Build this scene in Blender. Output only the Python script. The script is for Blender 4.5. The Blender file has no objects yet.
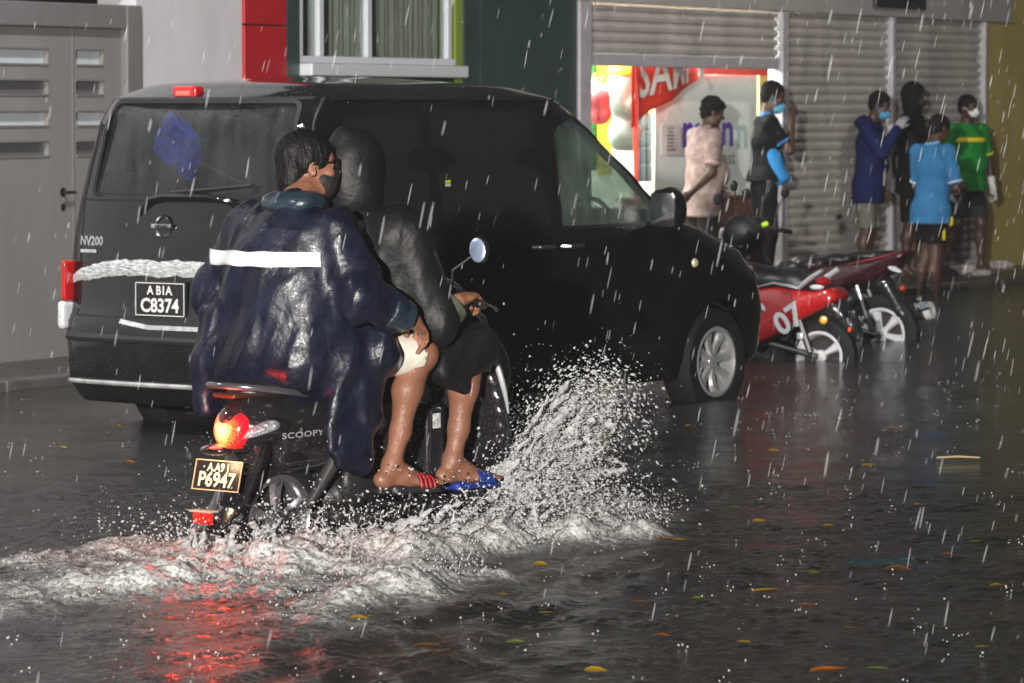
import bpy, bmesh, math, random
import numpy as np
from mathutils import Vector, Matrix, Euler, noise
random.seed(7); rng = np.random.default_rng(7)
D2R = math.radians
SC = bpy.context.scene
COL = SC.collection

# ------------------------------------------------------------------ camera, world, lights, exposure
F = 4000.0; HZ = 108.0; HC = 1.62           # focal length in pixels, horizon row, eye height over the water
cd = bpy.data.cameras.new('camera'); cam = bpy.data.objects.new('camera', cd); COL.objects.link(cam)
cam.location = (0, 0, HC); cam.rotation_euler = (D2R(90) - math.atan((341.5 - HZ) / F), 0, 0)
cd.sensor_width = 36; cd.lens = 36 * F / 1024; cd.clip_end = 600; cd.clip_start = 0.5
cd.dof.use_dof = True; cd.dof.focus_distance = 15.0; cd.dof.aperture_fstop = 8.0
SC.camera = cam
SC.view_settings.view_transform = 'Standard'; SC.view_settings.look = 'None'
SC.view_settings.gamma = 1.0; SC.view_settings.exposure = 0.0
SC.view_settings.use_curve_mapping = False
SC.cycles.max_bounces = 6; SC.cycles.transparent_max_bounces = 12
SC.cycles.caustics_reflective = False; SC.cycles.caustics_refractive = False
SC.cycles.use_denoising = True
SC.cycles.sample_clamp_indirect = 4.0

wd = bpy.data.worlds.new('World'); SC.world = wd; wd.use_nodes = True
nt = wd.node_tree; nt.nodes.clear()
sky = nt.nodes.new('ShaderNodeTexSky'); sky.sky_type = 'NISHITA'; sky.sun_disc = False
sky.sun_elevation = D2R(2.0); sky.sun_rotation = D2R(200); sky.air_density = 1.5; sky.dust_density = 4
hsv = nt.nodes.new('ShaderNodeHueSaturation'); hsv.inputs['Saturation'].default_value = 0.25
bgn = nt.nodes.new('ShaderNodeBackground'); bgn.inputs['Strength'].default_value = 0.040
out = nt.nodes.new('ShaderNodeOutputWorld')
nt.links.new(sky.outputs[0], hsv.inputs['Color']); nt.links.new(hsv.outputs[0], bgn.inputs['Color'])
nt.links.new(bgn.outputs[0], out.inputs['Surface'])

def area_light(name, loc, target, power, size, color=(1, 1, 1), spread=180):
    l = bpy.data.lights.new(name, 'AREA'); l.energy = power; l.size = size; l.color = color
    l.shape = 'DISK'; l.spread = D2R(spread)
    o = bpy.data.objects.new(name, l); COL.objects.link(o); o.location = loc
    o.rotation_euler = (Vector(target) - Vector(loc)).to_track_quat('-Z', 'Y').to_euler()
    return o
# out-of-view lights: key behind the camera, fills added high on both sides
area_light('key_light_behind_camera', (-3.0, -8.0, 3.3), (0.2, 24, 0.8), 1080, 0.30, (1.0, 0.95, 0.88), 60)  # unseen key light left of the camera, kind of source unknown
area_light('added_fill_light', (-2.0, 19.0, 6.8), (-1.5, 25, 1), 430, 0.5, (0.95, 0.97, 1.0), 150)  # added to brighten the left facade, no lamp in view
area_light('added_fill_light', (6.0, 29.0, 6.8), (3.0, 35, 1), 125, 0.5, (1.0, 0.90, 0.78), 150)  # added to brighten the shutters and bystanders, no lamp in view
area_light('added_fill_light', (-6.3, 15.6, 5.4), (-1.5, 19.5, 0.9), 70, 0.25, (0.95, 0.98, 1.0), 120)  # added for small highlights on the van's rear

# ------------------------------------------------------------------ materials
MATS = {}
def mat(name, base, rough=0.5, metal=0.0, spec=0.5, emis=None, estr=0.0, vary=0.0, vscale=6.0, bump=0.0, bscale=30.0,
        bdetail=4.0, coat=0.0, drops=0.0, dscale=60.0, trans=0.0, stretch=None, rvary=0.0, alpha=1.0, col2=None, crump=0.0, cscale=9.0):
    if name in MATS: return MATS[name]
    m = bpy.data.materials.new(name); m.use_nodes = True
    n = m.node_tree; b = n.nodes['Principled BSDF']; L = n.links.new
    b.inputs['Base Color'].default_value = (*base, 1); b.inputs['Roughness'].default_value = rough
    b.inputs['Metallic'].default_value = metal; b.inputs['Specular IOR Level'].default_value = spec
    b.inputs['Coat Weight'].default_value = coat; b.inputs['Coat Roughness'].default_value = 0.040
    b.inputs['Transmission Weight'].default_value = trans; b.inputs['Alpha'].default_value = alpha
    if emis: b.inputs['Emission Color'].default_value = (*emis, 1); b.inputs['Emission Strength'].default_value = estr
    tc = n.nodes.new('ShaderNodeTexCoord'); mp = n.nodes.new('ShaderNodeMapping'); L(tc.outputs['Object'], mp.inputs['Vector'])
    if stretch: mp.inputs['Scale'].default_value = stretch
    if vary > 0 or rvary > 0:
        t = n.nodes.new('ShaderNodeTexNoise'); t.inputs['Scale'].default_value = vscale; t.inputs['Detail'].default_value = 6
        t.inputs['Roughness'].default_value = 0.65
        L(mp.outputs[0], t.inputs['Vector'])
        if vary > 0:
            r = n.nodes.new('ShaderNodeValToRGB')
            c2 = col2 or tuple(c * (1 + vary) for c in base)
            r.color_ramp.elements[0].position = 0.3; r.color_ramp.elements[1].position = 0.7
            r.color_ramp.elements[0].color = (*[c * (1 - vary) for c in base], 1); r.color_ramp.elements[1].color = (*c2, 1)
            L(t.outputs['Fac'], r.inputs['Fac']); L(r.outputs['Color'], b.inputs['Base Color'])
        if rvary > 0:
            mr = n.nodes.new('ShaderNodeMapRange'); mr.inputs['From Min'].default_value = 0.3; mr.inputs['From Max'].default_value = 0.7
            mr.inputs['To Min'].default_value = max(0.02, rough - rvary); mr.inputs['To Max'].default_value = min(1, rough + rvary)
            L(t.outputs['Fac'], mr.inputs['Value']); L(mr.outputs[0], b.inputs['Roughness'])
    last = None
    if bump > 0:
        t = n.nodes.new('ShaderNodeTexNoise'); t.inputs['Scale'].default_value = bscale; t.inputs['Detail'].default_value = bdetail
        L(mp.outputs[0], t.inputs['Vector'])
        bp = n.nodes.new('ShaderNodeBump'); bp.inputs['Strength'].default_value = bump; bp.inputs['Distance'].default_value = 0.02
        L(t.outputs['Fac'], bp.inputs['Height']); last = bp
    if crump > 0:      # faceted crumple of thin coated cloth
        v = n.nodes.new('ShaderNodeTexVoronoi'); v.inputs['Scale'].default_value = cscale; v.inputs['Detail'].default_value = 3; v.inputs['Roughness'].default_value = 0.55
        t2 = n.nodes.new('ShaderNodeTexNoise'); t2.inputs['Scale'].default_value = 4; L(tc.outputs['Object'], t2.inputs['Vector'])
        va = n.nodes.new('ShaderNodeVectorMath'); va.operation = 'MULTIPLY_ADD'; va.inputs[1].default_value = (0.16, 0.16, 0.16); L(t2.outputs['Color'], va.inputs[0]); L(tc.outputs['Object'], va.inputs[2]); L(va.outputs[0], v.inputs['Vector'])
        bp = n.nodes.new('ShaderNodeBump'); bp.inputs['Strength'].default_value = crump; bp.inputs['Distance'].default_value = 0.03
        L(v.outputs['Distance'], bp.inputs['Height'])
        if last: L(last.outputs[0], bp.inputs['Normal'])
        last = bp
    if drops > 0:      # beads of rain standing on the surface
        v = n.nodes.new('ShaderNodeTexVoronoi'); v.inputs['Scale'].default_value = dscale
        L(tc.outputs['Object'], v.inputs['Vector'])
        r = n.nodes.new('ShaderNodeMapRange'); r.interpolation_type = 'SMOOTHSTEP'
        r.inputs['From Min'].default_value = 0.12; r.inputs['From Max'].default_value = 0.30
        r.inputs['To Min'].default_value = 1; r.inputs['To Max'].default_value = 0
        L(v.outputs['Distance'], r.inputs['Value'])
        bp = n.nodes.new('ShaderNodeBump'); bp.inputs['Strength'].default_value = drops; bp.inputs['Distance'].default_value = 0.004
        L(r.outputs[0], bp.inputs['Height'])
        if last: L(last.outputs[0], bp.inputs['Normal'])
        last = bp
    if last:
        L(last.outputs[0], b.inputs['Normal'])
        if coat > 0: L(last.outputs[0], b.inputs['Coat Normal'])
    MATS[name] = m
    return m

def glass(name, tint=(0.5, 0.55, 0.55), f0=0.06, rough=0.02, drops=0.0, dscale=40, haze=0.0, hazecol=(0.5, 0.5, 0.5)):
    if name in MATS: return MATS[name]
    m = bpy.data.materials.new(name); m.use_nodes = True; n = m.node_tree; n.nodes.clear(); L = n.links.new
    o = n.nodes.new('ShaderNodeOutputMaterial'); tr = n.nodes.new('ShaderNodeBsdfTransparent'); gl = n.nodes.new('ShaderNodeBsdfGlossy')
    tr.inputs['Color'].default_value = (*tint, 1); gl.inputs['Roughness'].default_value = rough
    lw = n.nodes.new('ShaderNodeLayerWeight'); lw.inputs['Blend'].default_value = 0.5; pw = n.nodes.new('ShaderNodeMath'); pw.operation = 'POWER'; pw.inputs[1].default_value = 4.0
    L(lw.outputs['Facing'], pw.inputs[0])
    ad = n.nodes.new('ShaderNodeMath'); ad.operation = 'MULTIPLY_ADD'; ad.inputs[1].default_value = 0.8; ad.inputs[2].default_value = f0 + 0.02; ad.use_clamp = True
    L(pw.outputs[0], ad.inputs[0])
    mx = n.nodes.new('ShaderNodeMixShader'); L(ad.outputs[0], mx.inputs[0]); L(tr.outputs[0], mx.inputs[1]); L(gl.outputs[0], mx.inputs[2])
    last = mx
    tc = n.nodes.new('ShaderNodeTexCoord')
    if haze > 0:        # streaky pale film painting in the reflections on wet glass
        df = n.nodes.new('ShaderNodeBsdfDiffuse'); df.inputs['Color'].default_value = (*hazecol, 1)
        ns = n.nodes.new('ShaderNodeTexNoise'); ns.inputs['Scale'].default_value = 5; ns.inputs['Detail'].default_value = 8
        mp = n.nodes.new('ShaderNodeMapping'); mp.inputs['Scale'].default_value = (2.5, 2.5, 0.7); L(tc.outputs['Object'], mp.inputs[0]); L(mp.outputs[0], ns.inputs['Vector'])
        ml = n.nodes.new('ShaderNodeMapRange'); ml.inputs['From Min'].default_value = 0.3; ml.inputs['From Max'].default_value = 0.75
        ml.inputs['To Min'].default_value = haze * 0.35; ml.inputs['To Max'].default_value = haze * 1.4
        L(ns.outputs['Fac'], ml.inputs['Value'])
        m2 = n.nodes.new('ShaderNodeMixShader'); L(ml.outputs[0], m2.inputs[0]); L(last.outputs[0], m2.inputs[1]); L(df.outputs[0], m2.inputs[2]); last = m2
    if drops > 0:
        v = n.nodes.new('ShaderNodeTexVoronoi'); v.inputs['Scale'].default_value = dscale; L(tc.outputs['Object'], v.inputs['Vector'])
        r = n.nodes.new('ShaderNodeMapRange'); r.interpolation_type = 'SMOOTHSTEP'
        r.inputs['From Min'].default_value = 0.1; r.inputs['From Max'].default_value = 0.32; r.inputs['To Min'].default_value = 1; r.inputs['To Max'].default_value = 0
        L(v.outputs['Distance'], r.inputs['Value'])
        bp = n.nodes.new('ShaderNodeBump'); bp.inputs['Strength'].default_value = drops; bp.inputs['Distance'].default_value = 0.004
        L(r.outputs[0], bp.inputs['Height']); L(bp.outputs[0], gl.inputs['Normal'])
    L(last.outputs[0], o.inputs['Surface'])
    MATS[name] = m
    return m

# ------------------------------------------------------------------ mesh helpers
def mesh_obj(name, verts, faces, material, parent=None, smooth=True, angle=40):
    me = bpy.data.meshes.new(name)
    me.from_pydata([tuple(map(float, v)) for v in verts], [], [tuple(map(int, f)) for f in faces])
    me.validate(); me.update()
    o = bpy.data.objects.new(name, me); COL.objects.link(o)
    if material: me.materials.append(material)
    if smooth:
        me.polygons.foreach_set('use_smooth', [True] * len(me.polygons))
        if angle:
            try: me.set_sharp_from_angle(angle=D2R(angle))
            except Exception: pass
    if parent: o.parent = parent
    return o

class MB:
    def __init__(s): s.v = []; s.f = []
    def add(s, vs, fs):
        k = len(s.v); s.v += [tuple(v) for v in vs]; s.f += [tuple(i + k for i in f) for f in fs]; return s
    def box(s, lo, hi, b=0.0, M=None):
        (x0, y0, z0), (x1, y1, z1) = lo, hi
        if b <= 0:
            vs = [(x, y, z) for x in (x0, x1) for y in (y0, y1) for z in (z0, z1)]
            fs = [(0, 1, 3, 2), (4, 6, 7, 5), (0, 4, 5, 1), (2, 3, 7, 6), (0, 2, 6, 4), (1, 5, 7, 3)]
        else:
            bm = bmesh.new(); bmesh.ops.create_cube(bm, size=1)
            for v in bm.verts:
                v.co = Vector(((x0 + x1) / 2 + v.co.x * (x1 - x0), (y0 + y1) / 2 + v.co.y * (y1 - y0), (z0 + z1) / 2 + v.co.z * (z1 - z0)))
            b = min(b, 0.45 * min(abs(x1 - x0), abs(y1 - y0), abs(z1 - z0)))
            bmesh.ops.bevel(bm, geom=bm.edges[:] + bm.verts[:], offset=b, segments=2, affect='EDGES', profile=0.5)
            bm.verts.index_update()
            vs = [v.co.copy() for v in bm.verts]; fs = [tuple(v.index for v in f.verts) for f in bm.faces]; bm.free()
        if M is not None: vs = [M @ Vector(v) for v in vs]
        return s.add(vs, fs)
    def tube(s, pts, r, seg=10, caps=True, flat=1.0):
        pts = [Vector(p) for p in pts]; n = len(pts)
        rs = r if isinstance(r, (list, tuple)) else [r] * n
        vs = []; fs = []; up = Vector((0, 0, 1)); prev = None
        for i, p in enumerate(pts):
            t = (pts[min(i + 1, n - 1)] - pts[max(i - 1, 0)]).normalized()
            if prev is None:
                a = t.cross(up)
                if a.length < 0.1: a = t.cross(Vector((1, 0, 0)))
            else: a = prev - t * prev.dot(t)
            a.normalize(); prev = a; b = t.cross(a)
            for k in range(seg):
                w = 2 * math.pi * k / seg
                vs.append(p + (a * math.cos(w) + b * math.sin(w) * flat) * rs[i])
        for i in range(n - 1):
            for k in range(seg):
                fs.append((i * seg + k, i * seg + (k + 1) % seg, (i + 1) * seg + (k + 1) % seg, (i + 1) * seg + k))
        if caps: fs.append(tuple(range(seg))[::-1]); fs.append(tuple((n - 1) * seg + k for k in range(seg)))
        return s.add(vs, fs)
    def lathe(s, prof, c, axis, seg=32, close=True, a0=0, a1=2 * math.pi):
        # prof: (radius, along axis)
        axis = Vector(axis).normalized(); c = Vector(c)
        a = axis.cross(Vector((0, 0, 1)));
        if a.length < 0.1: a = axis.cross(Vector((1, 0, 0)))
        a.normalize(); b = axis.cross(a); vs = []; fs = []; n = len(prof)
        for k in range(seg):
            w = a0 + (a1 - a0) * k / seg; d = a * math.cos(w) + b * math.sin(w)
            for r, h in prof: vs.append(c + d * r + axis * h)
        for k in range(seg):
            for i in range(n - 1):
                j = ((k + 1) % seg) * n
                fs.append((k * n + i, k * n + i + 1, j + i + 1, j + i))
        return s.add(vs, fs)
    def sphere(s, c, r, seg=16, rings=10, R=None):
        c = Vector(c); r = (r, r, r) if not isinstance(r, (tuple, list)) else r; vs = []; fs = []
        for i in range(rings + 1):
            t = math.pi * i / rings
            for k in range(seg):
                w = 2 * math.pi * k / seg
                d = Vector((r[0] * math.sin(t) * math.cos(w), r[1] * math.sin(t) * math.sin(w), r[2] * math.cos(t)))
                if R is not None: d = R @ d
                vs.append(c + d)
        for i in range(rings):
            for k in range(seg): fs.append((i * seg + k, (i + 1) * seg + k, (i + 1) * seg + (k + 1) % seg, i * seg + (k + 1) % seg))
        return s.add(vs, fs)
    def prism(s, poly, f0, f1):      # poly: 2d points, f0/f1: map them to the two faces
        n = len(poly); vs = [f0(*p) for p in poly] + [f1(*p) for p in poly]
        fs = [tuple(range(n))[::-1], tuple(range(n, 2 * n))] + [(i, (i + 1) % n, n + (i + 1) % n, n + i) for i in range(n)]
        return s.add(vs, fs)
    def patch(s, poly, f, rings=5):   # sheet over a 2d outline, mapped by f
        cx = sum(p[0] for p in poly) / len(poly); cy = sum(p[1] for p in poly) / len(poly); n = len(poly); vs = []; fs = []
        for k in range(rings):
            t = 1 - k / rings
            vs += [f(cx + (x - cx) * t, cy + (y - cy) * t) for x, y in poly]
        vs.append(f(cx, cy))
        for k in range(rings - 1): fs += [(k * n + i, k * n + (i + 1) % n, (k + 1) * n + (i + 1) % n, (k + 1) * n + i) for i in range(n)]
        fs += [((rings - 1) * n + i, (rings - 1) * n + (i + 1) % n, rings * n) for i in range(n)]
        return s.add(vs, fs)
    def ribbon(s, path, w, f):        # thin strip along a 2d path on a surface f
        P = [Vector((p[0], p[1])) for p in path]; n = len(P); vs = []
        for i in range(n):
            t = (P[min(i + 1, n - 1)] - P[max(i - 1, 0)]); t.normalize(); q = Vector((-t.y, t.x)) * w / 2
            vs += [f(*(P[i] + q)), f(*(P[i] - q))]
        return s.add(vs, [(2 * i, 2 * i + 1, 2 * i + 3, 2 * i + 2) for i in range(n - 1)])
    def build(s, name, material, parent=None, smooth=True, angle=40):
        return mesh_obj(name, s.v, s.f, material, parent, smooth, angle)

def round_poly(P, r, seg=5):
    outp = []; n = len(P)
    for i in range(n):
        a, b, c = Vector(P[i - 1][:2]), Vector(P[i][:2]), Vector(P[(i + 1) % n][:2])
        ri = P[i][2] if len(P[i]) > 2 else r
        u = (a - b); v = (c - b); d = min(ri, u.length * 0.45, v.length * 0.45)
        p = b + u.normalized() * d; q = b + v.normalized() * d
        for k in range(seg + 1):
            t = k / seg; outp.append(tuple((1 - t) ** 2 * p + 2 * t * (1 - t) * b + t * t * q))
    return outp
def dense(P, step, closed=False):
    outp = []; n = len(P)
    for i in range(n if closed else n - 1):
        a, b = Vector(P[i]), Vector(P[(i + 1) % n]); m = max(1, int((b - a).length / step))
        outp += [tuple(a.lerp(b, k / m)) for k in range(m)]
    if not closed: outp.append(tuple(P[-1]))
    return outp

def text_geo(s, size, bold=0.0, spacing=1.0):
    cu = bpy.data.curves.new('t', 'FONT'); cu.body = s; cu.size = size; cu.align_x = 'CENTER'; cu.align_y = 'CENTER'
    cu.offset = bold; cu.space_character = spacing; cu.resolution_u = 3
    o = bpy.data.objects.new('t', cu); COL.objects.link(o)
    dg = bpy.context.evaluated_depsgraph_get(); me = bpy.data.meshes.new_from_object(o.evaluated_get(dg))
    V = [(v.co.x, v.co.y) for v in me.vertices]; Fs = [tuple(p.vertices) for p in me.polygons]
    bpy.data.objects.remove(o); bpy.data.curves.remove(cu); bpy.data.meshes.remove(me)
    return V, Fs
def text(name, s, size, f, material, parent, bold=0.0, spacing=1.0):
    V, Fs = text_geo(s, size, bold, spacing)
    return mesh_obj(name, [f(x, y) for x, y in V], Fs, material, parent, smooth=False)

def thing(name, label, cat, loc=(0, 0, 0), rotz=0.0, group=None):
    o = bpy.data.objects.new(name, None); COL.objects.link(o); o.empty_display_size = 0.1
    o.location = loc; o.rotation_euler = (0, 0, rotz); o['label'] = label; o['category'] = cat
    if group: o['group'] = group
    return o
def tag(o, label, cat, group=None, kind=None):
    if label: o['label'] = label
    if cat: o['category'] = cat
    if group: o['group'] = group
    if kind: o['kind'] = kind
    return o

class Frame:         # local axes: x forward (heading), y left, z up
    def __init__(s, o, h):
        s.o = Vector(o); s.h = Vector((h[0], h[1], 0)).normalized(); s.l = Vector((-s.h.y, s.h.x, 0)); s.rot = math.atan2(s.h.y, s.h.x)
    def px(s, x, y, l=0.0):      # the local point on the plane y=l that the pixel sees
        k = (x - 512) / F
        f = (k * (s.o.y + l * s.l.y) - s.o.x - l * s.l.x) / (s.h.x - k * s.h.y)
        D = s.o.y + f * s.h.y + l * s.l.y
        return Vector((f, l, HC - (y - HZ) * D / F - s.o.z))
    def at(s, x, y, D):          # the local point at depth D behind the pixel
        w = Vector(((x - 512) * D / F, D, HC - (y - HZ) * D / F)) - s.o
        return Vector((w.dot(s.h), w.dot(s.l), w.z))
    def thing(s, name, label, cat, group=None): return thing(name, label, cat, s.o, s.rot, group)

# ------------------------------------------------------------------ implicit surfaces (smooth unions meshed by surface nets)
class SDF:
    def __init__(s, lo, hi, vox):
        s.lo = np.array(lo, float); s.vox = vox; s.n = np.ceil((np.array(hi, float) - s.lo) / vox).astype(int) + 1
        s.f = np.full(s.n, 9.0, np.float32); s.T = Matrix.Identity(4)
    def _sub(s, pmin, pmax, m):
        a = np.clip(np.floor((pmin - m - s.lo) / s.vox).astype(int), 0, s.n); b = np.clip(np.ceil((pmax + m - s.lo) / s.vox).astype(int) + 1, 0, s.n)
        if (b <= a).any(): return None
        sl = tuple(slice(x, y) for x, y in zip(a, b))
        ax = [np.arange(x, y) * s.vox + l for x, y, l in zip(a, b, s.lo)]
        return sl, np.stack(np.meshgrid(*ax, indexing='ij'), -1).astype(np.float32)
    def _comb(s, sl, d, k, op):
        g = s.f[sl]
        if op == 'u':
            if k > 0:
                h = np.maximum(k - np.abs(g - d), 0) / k; s.f[sl] = np.minimum(g, d) - h * h * k / 4
            else: s.f[sl] = np.minimum(g, d)
        else:
            d = -d
            if k > 0:
                h = np.maximum(k - np.abs(g - d), 0) / k; s.f[sl] = np.maximum(g, d) + h * h * k / 4
            else: s.f[sl] = np.maximum(g, d)
    def cone(s, a, b, ra, rb=None, k=0.02, op='u', flat=None):
        rb = ra if rb is None else rb
        a = np.array(s.T @ Vector(a)); b = np.array(s.T @ Vector(b)); R = max(ra, rb)
        r = s._sub(np.minimum(a, b) - R, np.maximum(a, b) + R, k + 2.5 * s.vox)
        if r is None: return s
        sl, p = r; ab = b - a; L2 = max(float(ab @ ab), 1e-9)
        t = np.clip(((p - a) @ ab) / L2, 0, 1)[..., None]
        d = np.linalg.norm(p - (a + t * ab), axis=-1) - (ra + (rb - ra) * t[..., 0])
        s._comb(sl, d.astype(np.float32), k, op); return s
    def chain(s, pts, rs, k=0.02, op='u'):
        for i in range(len(pts) - 1): s.cone(pts[i], pts[i + 1], rs[i], rs[i + 1], k, op)
        return s
    def ell(s, c, r, k=0.02, R=None, op='u'):
        c = np.array(s.T @ Vector(c)); M = s.T.to_3x3() @ (R if R is not None else Matrix.Identity(3))
        M = np.array(M.normalized()); r = np.array(r, float); e = np.abs(M) @ r
        q = s._sub(c - e, c + e, k + 2.5 * s.vox)
        if q is None: return s
        sl, p = q; l = (p - c) @ M; k0 = np.linalg.norm(l / r, axis=-1); k1 = np.linalg.norm(l / r ** 2, axis=-1)
        d = np.where(k1 > 1e-6, k0 * (k0 - 1) / np.maximum(k1, 1e-6), -r.min())
        s._comb(sl, d.astype(np.float32), k, op); return s
    def box(s, c, h, rnd=0.01, k=0.02, R=None, op='u'):
        c = np.array(s.T @ Vector(c)); M = np.array((s.T.to_3x3() @ (R if R is not None else Matrix.Identity(3))).normalized())
        h = np.array(h, float); e = np.abs(M) @ h
        q = s._sub(c - e, c + e, k + 2.5 * s.vox)
        if q is None: return s
        sl, p = q; l = np.abs((p - c) @ M) - (h - rnd)
        d = np.linalg.norm(np.maximum(l, 0), axis=-1) + np.minimum(l.max(-1), 0) - rnd
        s._comb(sl, d.astype(np.float32), k, op); return s
    def half(s, c, n, k=0.0):         # cuts away the side the normal n points to
        c = np.array(s.T @ Vector(c)); n = np.array((s.T.to_3x3() @ Vector(n)).normalized())
        sl, p = s._sub(s.lo, s.lo + s.vox * s.n, 0)
        d = ((p - c) @ n).astype(np.float32); s.f = np.maximum(s.f, d[:s.n[0], :s.n[1], :s.n[2]]); return s
    def mesh(s):
        f = s.f; f[0] = f[-1] = 9; f[:, 0] = f[:, -1] = 9; f[:, :, 0] = f[:, :, -1] = 9
        ins = f < 0; c = [ins[i:s.n[0] - 1 + i, j:s.n[1] - 1 + j, k:s.n[2] - 1 + k] for i in (0, 1) for j in (0, 1) for k in (0, 1)]
        anyv = np.logical_or.reduce(c); allv = np.logical_and.reduce(c); act = anyv & ~allv
        idx = np.argwhere(act); num = -np.ones(act.shape, np.int64); num[act] = np.arange(len(idx))
        P = np.zeros((len(idx), 3)); W = np.zeros(len(idx)); off = np.array([(i, j, k) for i in (0, 1) for j in (0, 1) for k in (0, 1)])
        val = [f[tuple((idx + o).T)] for o in off]
        for a in range(8):
            for b in range(a + 1, 8):
                if abs(off[a] - off[b]).sum() != 1: continue
                va, vb = val[a], val[b]; m = (va < 0) != (vb < 0); t = va / np.where(va - vb == 0, 1, va - vb); t = np.clip(t, 0, 1)[:, None]
                P += np.where(m[:, None], off[a] + (off[b] - off[a]) * t, 0); W += m
        P = (P / W[:, None] + idx) * s.vox + s.lo
        Q = []
        for ax in range(3):
            u, v = [(1, 2), (2, 0), (0, 1)][ax]
            A = np.take(ins, range(s.n[ax] - 1), ax); B = np.take(ins, range(1, s.n[ax]), ax)
            e = np.argwhere(A != B); fl = A[tuple(e.T)]
            du = np.zeros(3, int); du[u] = 1; dv = np.zeros(3, int); dv[v] = 1
            q = np.stack([num[tuple((e - du - dv).T)], num[tuple((e - dv).T)], num[tuple(e.T)], num[tuple((e - du).T)]], 1)
            q[~fl] = q[~fl][:, ::-1]; Q.append(q)
        return P, np.concatenate(Q)
    def build(s, name, material, parent=None, relax=1, disp=None):
        P, Q = s.mesh()
        for _ in range(relax):
            S = np.zeros_like(P); C = np.zeros(len(P))
            for a in range(4):
                np.add.at(S, Q[:, a], P[Q[:, (a + 1) % 4]] + P[Q[:, (a + 3) % 4]]); np.add.at(C, Q[:, a], 2)
            P = 0.45 * P + 0.55 * S / C[:, None]
        if disp is not None:
            N = np.zeros_like(P); fn = np.cross(P[Q[:, 2]] - P[Q[:, 0]], P[Q[:, 3]] - P[Q[:, 1]])
            for a in range(4): np.add.at(N, Q[:, a], fn)
            N /= np.maximum(np.linalg.norm(N, axis=1), 1e-12)[:, None]
            d = np.array([disp(Vector(p), Vector(n)) for p, n in zip(P, N)]); P = P + N * d[:, None]
        me = bpy.data.meshes.new(name); me.vertices.add(len(P)); me.vertices.foreach_set('co', P.astype(np.float32).ravel())
        me.loops.add(len(Q) * 4); me.loops.foreach_set('vertex_index', Q.astype(np.int32).ravel())
        me.polygons.add(len(Q)); me.polygons.foreach_set('loop_start', np.arange(0, len(Q) * 4, 4, dtype=np.int32))
        me.update(calc_edges=True); me.validate()
        me.polygons.foreach_set('use_smooth', [True] * len(me.polygons)); me.materials.append(material)
        o = bpy.data.objects.new(name, me); COL.objects.link(o)
        if parent: o.parent = parent
        return o

def boolean(o, cutters, op='DIFFERENCE'):
    for c in cutters:
        m = o.modifiers.new('b', 'BOOLEAN'); m.operation = op; m.solver = 'EXACT'; m.object = c
    dg = bpy.context.evaluated_depsgraph_get(); me = bpy.data.meshes.new_from_object(o.evaluated_get(dg))
    o.modifiers.clear(); o.data = me
    for c in cutters: bpy.data.objects.remove(c)
    me.polygons.foreach_set('use_smooth', [True] * len(me.polygons)); me.set_sharp_from_angle(angle=D2R(35))
    return o
# ------------------------------------------------------------------ setting: road, water, pavement, facade
SCO = Frame((-0.854, 14.6, -0.12), (0.65, 0.76))           # the moving scooter: origin under its rear wheel
VAN = Frame((-0.975, 19.36, -0.09), (0.60, 0.80))         # origin at the rear right corner
FA = Frame((-2.86, 25.3, 0.0), (7.45, 13.9))               # shop fronts: x along the street, -y towards the road
def sx(px): return FA.px(px, 100).x
def fz(px, y, l=0.0): return FA.px(px, y, l).z
def smooth(a, b, x):
    t = np.clip((x - a) / (b - a), 0, 1); return t * t * (3 - 2 * t)

asph = mat('asphalt', (0.045, 0.045, 0.045), 0.7, vary=0.3, bump=0.3)
o = MB().box((-150, -40, -0.6), (150, 250, -0.22)).build('road', asph, smooth=False); tag(o, 'dark asphalt under the flood water', None, kind='structure')

# water sheet: real waves and wake near the scooter, coarser far away
def axis(lo, flo, fhi, hi, d, g=1.13, dmax=2.5):
    c = list(np.arange(flo, fhi, d)); st = d; x = c[-1]
    while x < hi: st = min(st * g, dmax); x += st; c.append(x)
    st = d; x = flo
    while x > lo: st = min(st * g, dmax); x -= st; c.insert(0, x)
    return np.array(c)
xs = axis(-45, -2.9, 1.5, 60, 0.0165); ys = axis(1.0, 11.0, 17.3, 110, 0.0175)
X, Y = np.meshgrid(xs, ys, indexing='ij')
dx, dy = X - SCO.o.x, Y - SCO.o.y
ls = dx * SCO.h.x + dy * SCO.h.y; lr = -(dx * SCO.l.x + dy * SCO.l.y)      # forward, right
def vnoise(x, y, f, seed):
    g = np.random.default_rng(seed).random((256, 256)); x = x * f + 1000; y = y * f + 1000
    xi = np.floor(x).astype(int); yi = np.floor(y).astype(int); u = x - xi; v = y - yi; u = u * u * (3 - 2 * u); v = v * v * (3 - 2 * v)
    a = g[xi % 256, yi % 256]; b = g[(xi + 1) % 256, yi % 256]; c = g[xi % 256, (yi + 1) % 256]; d = g[(xi + 1) % 256, (yi + 1) % 256]
    return (a * (1 - u) + b * u) * (1 - v) + (c * (1 - u) + d * u) * v - 0.5
def fbm(x, y, f, seed, o=4, g=0.55):
    r = 0; a = 1
    for i in range(o): r = r + a * vnoise(x, y, f * 2 ** i, seed + i); a *= g
    return r
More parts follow.
